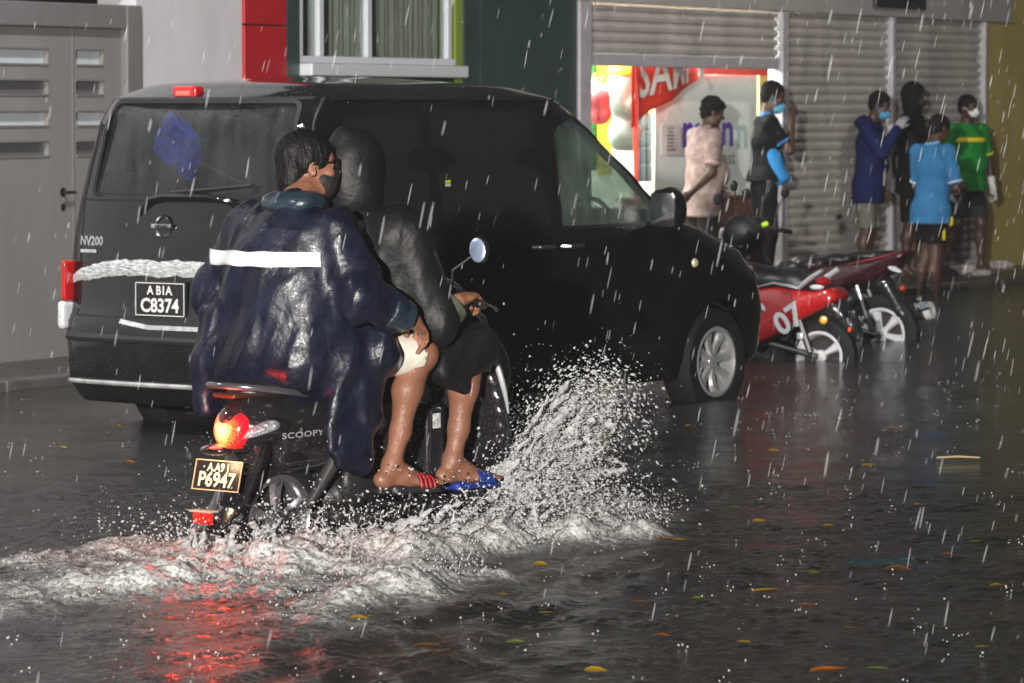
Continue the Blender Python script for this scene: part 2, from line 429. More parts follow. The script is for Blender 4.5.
def wake(ls, lr, X, Y):
    wob = fbm(X, Y, 2.2, 11, 3) * 0.28
    re = 0.34 + np.clip(1.45 - ls, 0, 9) * 0.50 + 0.33 * np.exp(-((ls - 1.2) / 0.5) ** 2) + wob          # outer edge on the camera side
    le = 0.30 + np.clip(1.2 - ls, 0, 1.6) * 0.16 + wob * 0.6     # far side
    m = smooth(re + 0.10, re - 0.22, lr) * smooth(-le - 0.14, -le + 0.10, lr) * smooth(2.2, 1.55, ls + wob * 0.8)
    fade = 1 - 0.55 * smooth(-0.8, -3.6, ls)
    ridge = np.exp(-((lr - re + 0.24) / 0.15) ** 2) * smooth(1.55, 1.2, ls) * (1 - smooth(-0.6, -3.2, ls) * 0.75)
    ridge2 = np.exp(-((lr - 0.42 - 0.1 * np.clip(-ls, 0, 3)) / 0.22) ** 2) * smooth(1.0, 0.4, ls) * (1 - smooth(-1.0, -2.6, ls))
    rear = np.exp(-((ls + 0.62) / 0.5) ** 2 - ((lr + 0.02) / 0.25) ** 2)
    front = np.exp(-((ls - 1.55) / 0.5) ** 2 - ((lr - 0.25) / 0.35) ** 2)
    return m * fade, ridge, ridge2, rear, front
M_, ridge, ridge2, rear_, front_ = wake(ls, lr, X, Y)
chop = fbm(X, Y, 8, 31, 4, 0.52) ; chop2 = 1 - 2 * np.abs(fbm(X, Y, 17, 41, 3, 0.6))
far = np.clip((17.5 - Y) / 3, 0, 1) * 0 + 1
Z = 0.012 * fbm(X, Y, 1.3, 5, 2) + 0.010 * fbm(X * 0.8, Y, 3.5, 7, 3)
M_ *= 1 - 0.85 * smooth(-0.8, -1.7, ls) * smooth(0.35, 1.0, lr)
Z += M_ * (0.015 + 0.030 * chop + 0.014 * chop2) + ridge * M_ * (0.045 + 0.045 * chop) + ridge2 * M_ * (0.045 + 0.05 * chop) + 0.04 * rear_ + M_ * front_ * (0.05 + 0.06 * chop)
# rings where rain hits and trailing ripples beside the wake
re_ = 0.34 + np.clip(1.45 - ls, 0, 9) * 0.50
Z += 0.010 * np.sin((lr - re_) * 22 + fbm(X, Y, 2, 3, 2) * 5) * smooth(0.9, 0.0, np.abs(lr - re_ - 0.25)) * smooth(1.4, 0.6, ls)
rr_ = np.random.default_rng(5)
for _ in range(1500):
    cx_, cy_ = rr_.uniform(-2.8, 2.2), rr_.uniform(11.0, 17.2); R0 = rr_.uniform(0.015, 0.07); a_ = rr_.uniform(0.0015, 0.004)
    i0, i1 = np.searchsorted(xs, [cx_ - 0.2, cx_ + 0.2]); j0, j1 = np.searchsorted(ys, [cy_ - 0.2, cy_ + 0.2])
    q = np.hypot(X[i0:i1, j0:j1] - cx_, Y[i0:i1, j0:j1] - cy_)
    Z[i0:i1, j0:j1] += a_ * np.cos((q - R0) * 90) * np.exp(-((q - R0) / 0.03) ** 2)
foam = np.clip(M_ * (0.26 + 0.40 * chop2 + 1.0 * chop + 0.85 * ridge + 0.85 * ridge2 + 0.35 * front_ + 0.25 * rear_), 0, 1)
nx_, ny_ = X.shape; ii = np.arange(nx_ * ny_).reshape(nx_, ny_)
q = np.stack([ii[:-1, :-1], ii[1:, :-1], ii[1:, 1:], ii[:-1, 1:]], -1).reshape(-1, 4)
wm = bpy.data.meshes.new('water'); wm.vertices.add(nx_ * ny_)
wm.vertices.foreach_set('co', np.stack([X, Y, Z], -1).astype(np.float32).ravel())
wm.loops.add(q.size); wm.loops.foreach_set('vertex_index', q.astype(np.int32).ravel()); wm.polygons.add(len(q))
wm.polygons.foreach_set('loop_start', np.arange(0, q.size, 4, dtype=np.int32)); wm.update(calc_edges=True)
wm.polygons.foreach_set('use_smooth', [True] * len(q))
at_ = wm.attributes.new('foam', 'FLOAT', 'POINT'); at_.data.foreach_set('value', foam.astype(np.float32).ravel())

def water_material():
    m = bpy.data.materials.new('flood_water'); m.use_nodes = True; n = m.node_tree; b = n.nodes['Principled BSDF']; L = n.links.new
    tc = n.nodes.new('ShaderNodeTexCoord')
    def nz(scale, detail, st=(1, 1, 1), rough=0.6):
        mp = n.nodes.new('ShaderNodeMapping'); mp.inputs['Scale'].default_value = st; L(tc.outputs['Object'], mp.inputs[0])
        t = n.nodes.new('ShaderNodeTexNoise'); t.inputs['Scale'].default_value = scale; t.inputs['Detail'].default_value = detail
        t.inputs['Roughness'].default_value = rough; L(mp.outputs[0], t.inputs['Vector']); return t
    at = n.nodes.new('ShaderNodeAttribute'); at.attribute_name = 'foam'
    # small-scale break-up of the foam
    t1 = nz(55, 8, rough=0.75); mr = n.nodes.new('ShaderNodeMapRange'); mr.inputs['From Min'].default_value = 0.42; mr.inputs['From Max'].default_value = 0.60
    L(t1.outputs['Fac'], mr.inputs['Value'])
    mu = n.nodes.new('ShaderNodeMath'); mu.operation = 'MULTIPLY'; L(at.outputs['Fac'], mu.inputs[0])
    ad = n.nodes.new('ShaderNodeMath'); ad.operation = 'ADD'; ad.inputs[1].default_value = 0.28; L(mr.outputs[0], ad.inputs[0]); L(ad.outputs[0], mu.inputs[1]); mu.use_clamp = True
    t2 = nz(0.9, 5); cr = n.nodes.new('ShaderNodeValToRGB'); cr.color_ramp.elements[0].position = 0.35; cr.color_ramp.elements[1].position = 0.7
    cr.color_ramp.elements[0].color = (0.018, 0.018, 0.016, 1); cr.color_ramp.elements[1].color = (0.038, 0.036, 0.030, 1); L(t2.outputs['Fac'], cr.inputs['Fac'])
    mx = n.nodes.new('ShaderNodeMix'); mx.data_type = 'RGBA'; L(mu.outputs[0], mx.inputs['Factor']); L(cr.outputs[0], mx.inputs[6]); mx.inputs[7].default_value = (0.80, 0.80, 0.79, 1)
    L(mx.outputs[2], b.inputs['Base Color'])
    rg = n.nodes.new('ShaderNodeMapRange'); rg.inputs['To Min'].default_value = 0.10; rg.inputs['To Max'].default_value = 0.45; L(mu.outputs[0], rg.inputs['Value']); L(rg.outputs[0], b.inputs['Roughness'])
    b.inputs['IOR'].default_value = 1.33; b.inputs['Subsurface Radius'].default_value = (1, 1, 1); b.inputs['Subsurface Scale'].default_value = 0.06
    L(mu.outputs[0], b.inputs['Subsurface Weight'])
    w1 = nz(5, 4, (0.75, 1.3, 1)); w2 = nz(26, 3, (0.8, 1.2, 1)); w3 = nz(90, 3)
    b1 = n.nodes.new('ShaderNodeBump'); b1.inputs['Strength'].default_value = 0.35; b1.inputs['Distance'].default_value = 0.05; L(w1.outputs['Fac'], b1.inputs['Height'])
    b2 = n.nodes.new('ShaderNodeBump'); fs_ = n.nodes.new('ShaderNodeMapRange'); fs_.inputs['To Min'].default_value = 0.95; fs_.inputs['To Max'].default_value = 0.30; L(mu.outputs[0], fs_.inputs['Value']); L(fs_.outputs[0], b2.inputs['Strength']); b2.inputs['Distance'].default_value = 0.012; L(w2.outputs['Fac'], b2.inputs['Height']); L(b1.outputs[0], b2.inputs['Normal'])
    b3 = n.nodes.new('ShaderNodeBump'); L(fs_.outputs[0], b3.inputs['Strength']); b3.inputs['Distance'].default_value = 0.005; L(w3.outputs['Fac'], b3.inputs['Height']); L(b2.outputs[0], b3.inputs['Normal'])
    L(b3.outputs[0], b.inputs['Normal'])
    return m
wm.materials.append(water_material())
wo = bpy.data.objects.new('water', wm); COL.objects.link(wo); tag(wo, 'rippling dark flood water with a churned white wake', None, kind='structure')

# pavement in front of the shops
pv = mat('wet_pavement', (0.045, 0.043, 0.04), 0.35, vary=0.35, bump=0.3, bscale=8, rvary=0.15)
R0 = Matrix.Translation(FA.o) @ Matrix.Rotation(FA.rot, 4, 'Z')
def fa_box(x0, x1, y0, y1, z0, z1, b=0.0): return MB().box((x0, y0, z0), (x1, y1, z1), b, M=R0)
o = fa_box(-14, 60, -0.98, 8.0, -0.4, 0.045).build('pavement', pv, smooth=False); tag(o, 'wet raised pavement along the shop fronts', None, kind='structure')
ks = MB(); k_ = -14.0
while k_ < 40: ks.box((k_, -1.13, -0.4), (k_ + 0.9, -0.985, 0.06), 0.012, M=R0); k_ += 0.91
o = ks.build('kerb', mat('kerb_stone', (0.09, 0.085, 0.08), 0.5, vary=0.3, bump=0.2), smooth=False); tag(o, 'row of kerb stones edging the pavement', None, kind='structure')

# ---- left building: grey door, white wall, red column, window
white = mat('white_plaster', (0.63, 0.61, 0.62), 0.75, vary=0.13, vscale=1.5, bump=0.08, bscale=60, stretch=(1, 1, 0.35))
greyp = mat('grey_door_paint', (0.225, 0.208, 0.197), 0.55, vary=0.12, vscale=2, bump=0.05, stretch=(1, 1, 0.4))
greyf = mat('grey_frame_paint', (0.17, 0.16, 0.157), 0.5, vary=0.1)
slotm = mat('frosted_slot_glass', (0.50, 0.55, 0.58), 0.25)
dslot = mat('dark_slot_glass', (0.12, 0.12, 0.12), 0.3)
redp = mat('red_panel', (0.42, 0.010, 0.018), 0.35, vary=0.1)
dgreen = mat('dark_green_wall', (0.030, 0.055, 0.050), 0.45, vary=0.2, vscale=3, bump=0.1, bscale=40)
lime = mat('lime_paint', (0.20, 0.28, 0.035), 0.5)
alu = mat('white_aluminium', (0.62, 0.64, 0.68), 0.35)
T = FA.thing('house_building', 'pale building with grey entrance door, red column and curtained window behind the van', 'building')
x137, x243, x285, x298, x455, x462 = map(sx, (137, 243, 285, 298, 455, 462)); xm = sx(-30) - 3.2
MB().box((x137 + 0.004, 0.0, 0.0), (x243 - 0.004, 0.3, 6), 0).box((xm - 8, 0, 2.45), (x137, 0.3, 6)).box((xm - 8, 0, 0), (xm - 0.004, 0.3, 2.446)).build('wall', white, T, smooth=False)
c = MB()
for z0, z1 in ((0, 1.0), (1.008, 2.18), (2.19, 3.4), (3.41, 6.0)): c.box((x243, -0.02, z0), (x285, 0.3, z1), 0.006)
c.build('column', redp, T, smooth=False)
MB().box((x285 + 0.003, -0.02, 0), (x298 - 0.003, 0.3, 6)).build('trim', dgreen, T, smooth=False)
zb = fz(370, 70)
MB().box((x298, 0.0, 0), (x455, 0.3, zb - 0.05)).build('wall', dgreen, T, smooth=False); MB().box((x298, 0, 4.2), (x455, 0.3, 6)).build('wall', dgreen, T, smooth=False)
w = MB().box((x298, -0.01, zb + 0.04), (x455, 0.06, zb + 0.09), 0.008)
for px in (300, 321, 369, 449): s_ = sx(px); w.box((s_ - 0.035, -0.012, zb + 0.09), (s_ + 0.03, 0.055, 4.1), 0.006)
w.box((x298, -0.01, 4.1), (x455, 0.06, 4.17)); win = w.build('window', alu, T, smooth=False)
MB().box((x298, -0.12, zb - 0.05), (x455, 0.1, zb + 0.036), 0.01).build('sill', alu, win, smooth=False)
MB().box((x298, 0.022, zb + 0.09), (x455, 0.028, 4.1)).build('pane', glass('window_glass', (0.75, 0.78, 0.76), 0.04), win, smooth=False)
cu = MB()
n_ = 220; vs = [(x298 + (x455 - x298) * i / n_, 0.16 + 0.03 * math.sin(i * 0.9) + 0.012 * math.sin(i * 2.3 + 1), z) for i in range(n_ + 1) for z in (zb + 0.05, 4.15)]
cu.add(vs, [(2 * i, 2 * i + 2, 2 * i + 3, 2 * i + 1) for i in range(n_)])
cu.build('curtain', mat('curtain_cloth', (0.60, 0.60, 0.55), 0.9, vary=0.15), win)
MB().box((x455 + 0.01, -0.005, 0), (x462, 0.3, 6)).build('trim', lime, T, smooth=False)
# entrance door
d_ = MB(); zt = fz(120, 30); zt2 = fz(130, 6); xr = sx(122)
fr = MB().box((xr + 0.003, -0.05, 0), (x137 - 0.003, 0.2, zt2), 0.01).box((xm, -0.05, zt + 0.003), (xr, 0.2, zt2), 0.01)
rows = [(50, 64), (81, 94), (112, 125), (142, 155)]; cl = sx(49); c0, c1 = sx(77), sx(104)
dr = MB(); zprev = zt
xl0 = sx(-32)
cols = [(xm, xl0), (cl, c0), (c1, xr)]
zs = [(fz(60, b), fz(60, a)) for a, b in rows]
for a, b in cols: dr.box((a + 0.001, 0.0, 0), (b - 0.001, 0.06, zt))
for (a, b) in ((xl0, cl), (c0, c1)):
    edges = [zt] + [z for p in zs for z in (p[1], p[0])] + [0.0]
    for i in range(0, len(edges), 2): dr.box((a, 0.0, edges[i + 1]), (b, 0.06, edges[i]))
door = dr.build('door', greyp, T, smooth=False); fr.build('door_frame', greyf, T, smooth=False)
for i, (za, zb_) in enumerate(zs):
    for j, (a, b) in enumerate(((xl0, cl), (c0, c1))):
        MB().box((a, 0.035, za), (b, 0.045, zb_)).build('door_pane', slotm if (i in (0, 2)) else dslot, door, smooth=False)
        f = MB(); t_ = 0.012
        f.box((a, -0.008, za - t_), (b, 0.0, za)).box((a, -0.008, zb_), (b, 0.0, zb_ + t_)); f.build('beading', greyf, door, smooth=False)
MB().box((sx(73), -0.006, 0.0), (sx(74.5), 0.001, zt)).build('meeting_rail', greyf, door, smooth=False)
hx, hz_ = sx(63), fz(63, 192)
MB().lathe([(0, -0.012), (0.028, -0.012), (0.03, 0), (0, 0)], (hx, -0.004, hz_), (0, -1, 0), 20).tube([(hx, -0.01, hz_), (hx, -0.05, hz_)], 0.01).tube([(hx - 0.05, -0.05, hz_), (hx + 0.06, -0.05, hz_)], 0.010).build('handle', mat('dark_brass', (0.10, 0.08, 0.05), 0.3, metal=0.9), door)
MB().lathe([(0, -0.012), (0.022, -0.012), (0.024, 0), (0, 0)], (hx, -0.004, fz(63, 207)), (0, -1, 0), 20).build('lock', mat('dark_brass', (0.1, 0.08, 0.05)), door)

# ---- right building: dark green pier, shutters, olive wall
T2 = FA.thing('shop_building', 'shop building with grey roller shutters, dark green pier and olive end wall', 'building')
x575, x587, x778, x784, x888, x892, x980 = map(sx, (575, 587, 777.5, 784, 887.5, 891.5, 980))
ztop = 2.46
MB().box((x462 + 0.003, -0.02, 0), (sx(477), 0.3, 6)).box((sx(478.5), -0.02, 0), (x575 - 0.003, 0.3, 6)).box((sx(476.9), 0.005, 0), (sx(478.6), 0.29, 6)).build('pier', dgreen, T2, smooth=False)
lint = mat('pale_lintel_paint', (0.42, 0.40, 0.40), 0.6, vary=0.12, vscale=2, bump=0.05)
MB().box((x575, -0.05, ztop), (sx(1006), 0.3, ztop + 0.42), 0.01).box((x575, 0.0, ztop + 0.422), (60, 0.3, 6)).build('lintel', lint, T2, smooth=False)
post = mat('post_paint', (0.44, 0.43, 0.46), 0.45, vary=0.15, bump=0.05)
for a, b in ((x575, x587), (x778, x784), (x888, x892), (x980, x980 + 0.06)):
    MB().box((a + 0.002, -0.045, 0.04), (b - 0.002, 0.1, ztop - 0.002), 0.008).build('post', post, T2, smooth=False)
olive = mat('olive_plaster', (0.50, 0.41, 0.12), 0.8, vary=0.22, vscale=1.6, bump=0.15, bscale=20, col2=(0.52, 0.44, 0.16), stretch=(1, 1, 0.5))
MB().box((x980 + 0.063, -0.02, 0), (60, 0.3, ztop - 0.003)).build('end_wall', olive, T2, smooth=False); MB().box((sx(1006) + 0.004, -0.02, ztop), (60, 0.3, ztop + 0.418)).build('end_wall', olive, T2, smooth=False)
shm = mat('shutter_steel', (0.50, 0.475, 0.455), 0.5, metal=0.0, vary=0.28, vscale=2.2, bump=0.05, rvary=0.1, stretch=(1.2, 1.2, 0.4))
def shutter(a, b, z0, label, z1=ztop - 0.002):
    t = FA.thing('roller_shutter', label, 'shutter', 'steel roller shutters of the shop building')
    p = 0.0835; prof = []; z = z0 + 0.10; m = MB()
    while z < z1:
        for dz, dy in ((0, 0.0), (0.014, -0.002), (0.020, -0.024), (0.05, -0.034), (0.072, -0.022), (0.078, -0.002)):
            if z + dz < z1: prof.append((z + dz, dy))
        z += p
    xs_ = [a + 0.003 + (b - a - 0.006) * i / 24 for i in range(25)]
    wob = lambda x, z: 0.006 * noise.noise(Vector((x * 1.3, z * 1.1, a)))
    vs = [(x, 0.03 + dy + wob(x, z), z) for x in xs_ for z, dy in prof]; n = len(prof)
    m.add(vs, [(i * n + j, i * n + j + 1, (i + 1) * n + j + 1, (i + 1) * n + j) for i in range(24) for j in range(n - 1)])
    m.build('curtain', shm, t, angle=30)
    MB().box((a + 0.003, -0.015, z0), (b - 0.003, 0.045, z0 + 0.098), 0.01).build('bottom_rail', post, t, smooth=False)
    if z0 < 0.3:
        MB().box(((a + b) / 2 - 0.06, -0.02, 0.62), ((a + b) / 2 + 0.06, -0.004, 0.66), 0.004).build('lock', mat('dark_metal', (0.08, 0.08, 0.08), 0.4, metal=0.8), t, smooth=False)
    return t
shutter(x587, x778, 1.955, 'roller shutter half raised over the lit shop entrance')
shutter(x784, x888, 0.05, 'closed roller shutter right of the lit entrance, behind the man in a navy jacket')
shutter(x892, x980, 0.05, 'closed roller shutter behind the man in a green shirt, next to the olive wall')
sb = FA.thing('shop_sign', 'dark oblong sign board on the pale lintel above the shutters', 'sign')
MB().box((sx(866), -0.09, fz(890, 9)), (sx(916), -0.052, fz(890, -12)), 0.006).build('board', mat('sign_black', (0.03, 0.03, 0.035), 0.4), sb, smooth=False)
# shop interior: real room behind the raised shutter
inw = mat('interior_wall', (0.62, 0.62, 0.58), 0.7); 
MB().box((x575 - 0.3, 3.6, 0.04), (x784 + 1.2, 3.7, 2.6)).box((x575 - 0.4, 0.301, 0.04), (x575 - 0.3, 3.6, 2.6)).box((x784 + 1.2, 0.301, 0.04), (x784 + 1.3, 3.6, 2.6)).build('room_wall', inw, T2, smooth=False)
MB().box((x575 - 0.3, 0.301, 2.6), (x784 + 1.2, 3.7, 2.7)).build('room_ceiling', inw, T2, smooth=False)
MB().box((x575 - 0.3, 0.05, 0.045), (x784 + 1.2, 3.6, 0.075)).build('room_floor', mat('brown_tile', (0.16, 0.07, 0.045), 0.3), T2, smooth=False)
for k in range(2):
    cl_ = FA.thing('ceiling_light', ['left one of the two lit tube light panels on the shop ceiling', 'right one of the two lit tube light panels on the shop ceiling'][k], 'ceiling light', 'tube light panels inside the shop')
    zc = 2.56; xa = x587 + 0.35 + k * 1.75
    MB().box((xa, 0.16, zc), (xa + 0.9, 2.9, zc + 0.035)).build('diffuser', mat('lit_tube', (0.9, 0.9, 0.9), 0.5, emis=(0.95, 1.0, 0.93), estr=58.0), cl_, smooth=False)
    MB().box((xa - 0.03, 0.13, zc + 0.036), (xa + 0.93, 2.93, zc + 0.06)).build('frame', alu, cl_, smooth=False)
# ------------------------------------------------------------------ parked black van
def interp(tab, x):
    for (a, va), (b, vb) in zip(tab, tab[1:]):
        if x <= b:
            t = max(0, (x - a) / (b - a)); t = t * t * (3 - 2 * t) * 0.4 + t * 0.6; return va + (vb - va) * t
    return tab[-1][1]
VL = 4.40
UR = [(0.22, 0.06), (0.30, 0.0), (0.62, -0.01), (0.70, 0.03), (1.02, 0.045), (1.20, 0.065), (1.62, 0.13), (1.76, 0.20), (1.83, 0.36), (1.858, 0.75)]
UF = [(0.22, 4.26), (0.34, 4.37), (0.58, 4.39), (0.76, 4.33), (0.90, 4.16), (1.00, 3.88), (1.10, 3.50), (1.30, 3.20), (1.55, 2.86), (1.74, 2.58), (1.82, 2.30), (1.858, 1.7)]
HW = [(0.22, 0.79), (0.34, 0.832), (0.60, 0.845), (0.98, 0.845), (1.12, 0.832), (1.40, 0.785), (1.66, 0.73), (1.76, 0.69), (1.825, 0.58), (1.858, 0.34)]
def hwf(w, d=0): return interp(HW, w) - d
def urf(w, d=0): return interp(UR, w) + d
def uff(w, d=0): return interp(UF, w) - d
NR, AR = 2.5, 0.10
def af(w): return 0.62 if w < 1.0 else 0.55
def Vs(u, w, d=0):       # half width of the side at u, w
    h, r, f, a = hwf(w, d), urf(w, d), uff(w, d), af(w)
    x = min(max((r + AR - u) / AR, 0), 1); v = h * (1 - x ** NR) ** (1 / NR)
    y = min(max((u - f + a) / a, 0), 1); v = min(v, h * (1 - y ** 2.4) ** (1 / 2.4))
    return v
def Ur(v, w, d=0):
    h = hwf(w, d); q = min(abs(v) / h, 1); return urf(w, d) + AR - AR * (1 - q ** NR) ** (1 / NR)
def Uf(v, w, d=0):
    h = hwf(w, d); a = af(w); q = min(abs(v) / h, 1); return uff(w, d) - a + a * (1 - q ** 2.4) ** (1 / 2.4)
YC = 0.845               # local y of the van's centre line; right side has y = YC - v
def van_shell(d, w0, w1, n=46):
    ws = [w0 + (w1 - w0) * (1 - (1 - i / n) ** 1.5) for i in range(n + 1)]
    rings = []
    for w in ws:
        h, r, f, a = hwf(w, d), urf(w, d), uff(w, d), af(w); half = []
        for i in range(13):
            p = math.pi / 2 * i / 12; s_, c_ = math.sin(p) ** (2 / NR), math.cos(p) ** (2 / NR); half.append((r + AR - AR * c_, h * s_))
        for i in range(1, 30): half.append((r + AR + (f - a - r - AR) * i / 30, h))
        for i in range(15):
            p = math.pi / 2 * (1 - i / 14); s_, c_ = max(0, math.sin(p)) ** (2 / 2.4), max(0, math.cos(p)) ** (2 / 2.4); half.append((f - a + a * c_, h * s_))
        ring = [(u, YC - v, w) for u, v in half] + [(u, YC + v, w) for u, v in half[1:-1][::-1]]
        rings.append(ring)
    n_ = len(rings[0]); vs = [p for r in rings for p in r]; m = MB()
    fs = [(i * n_ + k, i * n_ + (k + 1) % n_, (i + 1) * n_ + (k + 1) % n_, (i + 1) * n_ + k) for i in range(len(rings) - 1) for k in range(n_)]
    fs += [tuple(range(n_))[::-1]]; cap = len(rings) - 1
    # domed roof cap
    cu_ = sum(p[0] for p in rings[-1]) / n_
    for t, dz in ((0.8, 0.006), (0.5, 0.011), (0.2, 0.013)): vs += [(cu_ + (p[0] - cu_) * t, YC + (p[1] - YC) * t, w1 + dz) for p in rings[-1]]
    for q in range(3): fs += [((cap + q) * n_ + k, (cap + q) * n_ + (k + 1) % n_, (cap + q + 1) * n_ + (k + 1) % n_, (cap + q + 1) * n_ + k) for k in range(n_)]
    fs += [tuple((cap + 3) * n_ + k for k in range(n_))]
    return m.add(vs, fs)
paint = mat('black_van_paint', (0.006, 0.0065, 0.0072), 0.08, coat=0.6, spec=0.5, drops=0.12, dscale=42, vary=0.5, vscale=3, rvary=0.05, bump=0.25, bscale=2.5, bdetail=2)
blackp = mat('black_plastic', (0.022, 0.022, 0.024), 0.45, bump=0.1, bscale=80)
rubber = mat('tyre_rubber', (0.012, 0.012, 0.013), 0.7, spec=0.2, bump=0.15, bscale=60)
seam = mat('seam_black', (0.004, 0.004, 0.004), 0.6)
chrome = mat('wet_chrome', (0.75, 0.76, 0.78), 0.18, metal=1.0, bump=0.1, bscale=30)
alloy = mat('wheel_alloy', (0.36, 0.365, 0.37), 0.35, metal=0.35, vary=0.15)
glassd = mat('privacy_glass', (0.010, 0.012, 0.012), 0.12, coat=1.0, drops=0.3, dscale=42)
wglass = glass('wet_rear_glass', (0.36, 0.41, 0.41), 0.03, 0.06, drops=0.5, dscale=36, haze=0.065, hazecol=(0.36, 0.42, 0.41))
sglass = glass('wet_door_glass', (0.45, 0.52, 0.49), 0.03, 0.05, drops=0.3, dscale=42, haze=0.34, hazecol=(0.19, 0.26, 0.22))
redl = mat('red_lens', (0.45, 0.008, 0.01), 0.12, coat=1.0)
clearl = mat('clear_lens', (0.62, 0.64, 0.66), 0.12, coat=1.0, bump=0.3, bscale=50)
amber = mat('amber_lens', (0.85, 0.25, 0.02), 0.15, coat=1.0)
plateb = mat('black_plate', (0.015, 0.015, 0.016), 0.35)
platew = mat('plate_white', (0.75, 0.75, 0.73), 0.4)
V_ = VAN.thing('parked_van', 'black parked van standing in flood water behind the two riders', 'van')
side = lambda off=0.0: (lambda u, w: (u, YC - Vs(u, w) - off, w))
side_l = lambda off=0.0: (lambda u, w: (u, YC + Vs(u, w) + off, w))
rear = lambda off=0.0: (lambda y, w: (Ur(y, w) - off, YC + y, w))         # y: +left as seen from behind
# window outlines (side: u, w)
rw = round_poly([(0.68, 1.27), (0.625, 1.745), (-0.60, 1.745), (-0.655, 1.27)], 0.05)
pdoor = round_poly([(2.06, 1.08), (2.10, 1.60, 0.07), (2.30, 1.68, 0.12), (2.50, 1.64, 0.12), (2.93, 1.30, 0.05), (3.02, 1.085)], 0.04)
def front_surf(off):
    return lambda y, w: (Uf(y, w) - (-off), YC + y, w)
ws_poly = round_poly([(0.66, 1.15), (0.52, 1.72), (-0.52, 1.72), (-0.66, 1.15)], 0.05)
body = van_shell(0, 0.22, 1.858).build('body', paint, V_)
cut = []
inner = van_shell(0.05, 0.45, 1.80, 20).build('c', None, V_); cut.append(inner)
cut.append(MB().prism(rw, lambda y, w: (Ur(y, w) - 0.2, YC + y, w), lambda y, w: (Ur(y, w) + 0.25, YC + y, w)).build('c', None, V_, smooth=False))
cut.append(MB().prism(pdoor, lambda u, w: (u, YC - Vs(u, w) - 0.2, w), lambda u, w: (u, YC - Vs(u, w) + 0.2, w)).build('c', None, V_, smooth=False))
cut.append(MB().prism(pdoor, lambda u, w: (u, YC + Vs(u, w) - 0.2, w), lambda u, w: (u, YC + Vs(u, w) + 0.2, w)).build('c', None, V_, smooth=False))
cut.append(MB().prism(ws_poly, lambda y, w: (Uf(y, w) - 0.3, YC + y, w), lambda y, w: (Uf(y, w) + 0.4, YC + y, w)).build('c', None, V_, smooth=False))
WU = (0.83, 3.55)
for u in WU:
    for y in (YC - 0.9, YC + 0.9):
        c = MB().tube([(u, y - 0.27, 0.30), (u, y + 0.27, 0.30)], 0.355, 40); c = c.build('c', None, V_, smooth=False); cut.append(c)
def fixn(o):
    bm = bmesh.new(); bm.from_mesh(o.data); bmesh.ops.recalc_face_normals(bm, faces=bm.faces); bm.to_mesh(o.data); bm.free()
for c in cut + [body]: fixn(c)
boolean(body, cut)
# dark cabin lining and seats seen through the glass
lin = mat('cabin_lining', (0.10, 0.105, 0.105), 0.9)
for yy in (YC - 0.38, YC + 0.38):
    s_ = SDF((2.0, yy - 0.4, 0.5), (2.9, yy + 0.4, 1.7), 0.025)
    s_.box((2.55, yy, 0.78), (0.26, 0.25, 0.09), 0.06).box((2.25, yy, 1.08), (0.07, 0.24, 0.30), 0.06).box((2.20, yy, 1.45), (0.05, 0.13, 0.09), 0.04)
    s_.build('front_seat', mat('seat_cloth', (0.05, 0.05, 0.055), 0.9), V_)
MB().box((2.98, YC - 0.72, 0.85), (3.35, YC + 0.72, 1.08), 0.05).build('dashboard', blackp, V_)
MB().lathe([(0.17, -0.012), (0.185, 0), (0.17, 0.012), (0.158, 0)], (2.88, YC - 0.38, 1.06), (-0.9, 0, 0.45), 28).build('steering_wheel', blackp, V_)
MB().box((0.3, YC - 0.70, 0.46), (3.3, YC + 0.70, 0.50)).build('floor', lin, V_, smooth=False)
MB().box((1.35, YC - 0.68, 0.5), (1.45, YC + 0.68, 1.12), 0.04).build('bench_back', lin, V_)
# glazing
MB().patch(rw, rear(-0.012), 9).build('rear_window', wglass, V_)
MB().ribbon(dense(rw, 0.05) + [rw[0]], 0.022, rear(0.003)).build('window_seal', seam, V_)
MB().patch(pdoor, side(-0.014), 7).build('door_window', sglass, V_); MB().patch(pdoor, side_l(-0.014), 7).build('door_window', sglass, V_)
MB().ribbon(dense(pdoor, 0.05) + [pdoor[0]], 0.02, side(0.003)).build('window_seal', seam, V_)
MB().patch(ws_poly, front_surf(-0.012), 7).build('windscreen', sglass, V_)
w1_ = round_poly([(0.30, 1.16), (0.38, 1.66), (0.98, 1.69), (1.00, 1.10)], 0.05); w2_ = round_poly([(1.08, 1.10), (1.06, 1.69), (1.92, 1.69), (1.98, 1.08)], 0.05)
for w_ in (w1_, w2_):
    MB().patch(w_, side(0.004), 6).build('side_window', glassd, V_); MB().patch(w_, side_l(0.004), 6).build('side_window', glassd, V_)
# seams, handles, rail
sm = MB()
for p in ([(2.02, 1.70), (1.99, 1.08), (1.99, 0.45)], [(1.04, 1.72), (1.04, 0.50), (1.28, 0.40)], [(3.04, 1.12), (3.10, 0.80), (3.05, 0.42)], [(2.02, 0.42), (3.05, 0.42)], [(1.28, 0.40), (1.99, 0.42)], [(0.2, 1.05), (1.02, 1.05)], [(2.0, 1.73), (2.38, 1.73), (2.62, 1.66)]):
    sm.ribbon(dense(p, 0.04), 0.008, side(0.0015))
sm.ribbon(dense([(0.27, 1.03), (1.9, 1.03)], 0.05), 0.016, side(0.002))
for p in ([(0.69, 1.76), (0.745, 1.25), (0.745, 0.66)], [(-0.69, 1.76), (-0.745, 1.25), (-0.745, 0.66)], [(-0.745, 0.66), (0.745, 0.66)], [(-0.69, 1.76), (0.69, 1.76)], [(0.735, 1.245), (-0.72, 1.245)]):
    sm.ribbon(dense(p, 0.04), 0.010, rear(0.0015))
sm.build('seam', seam, V_)
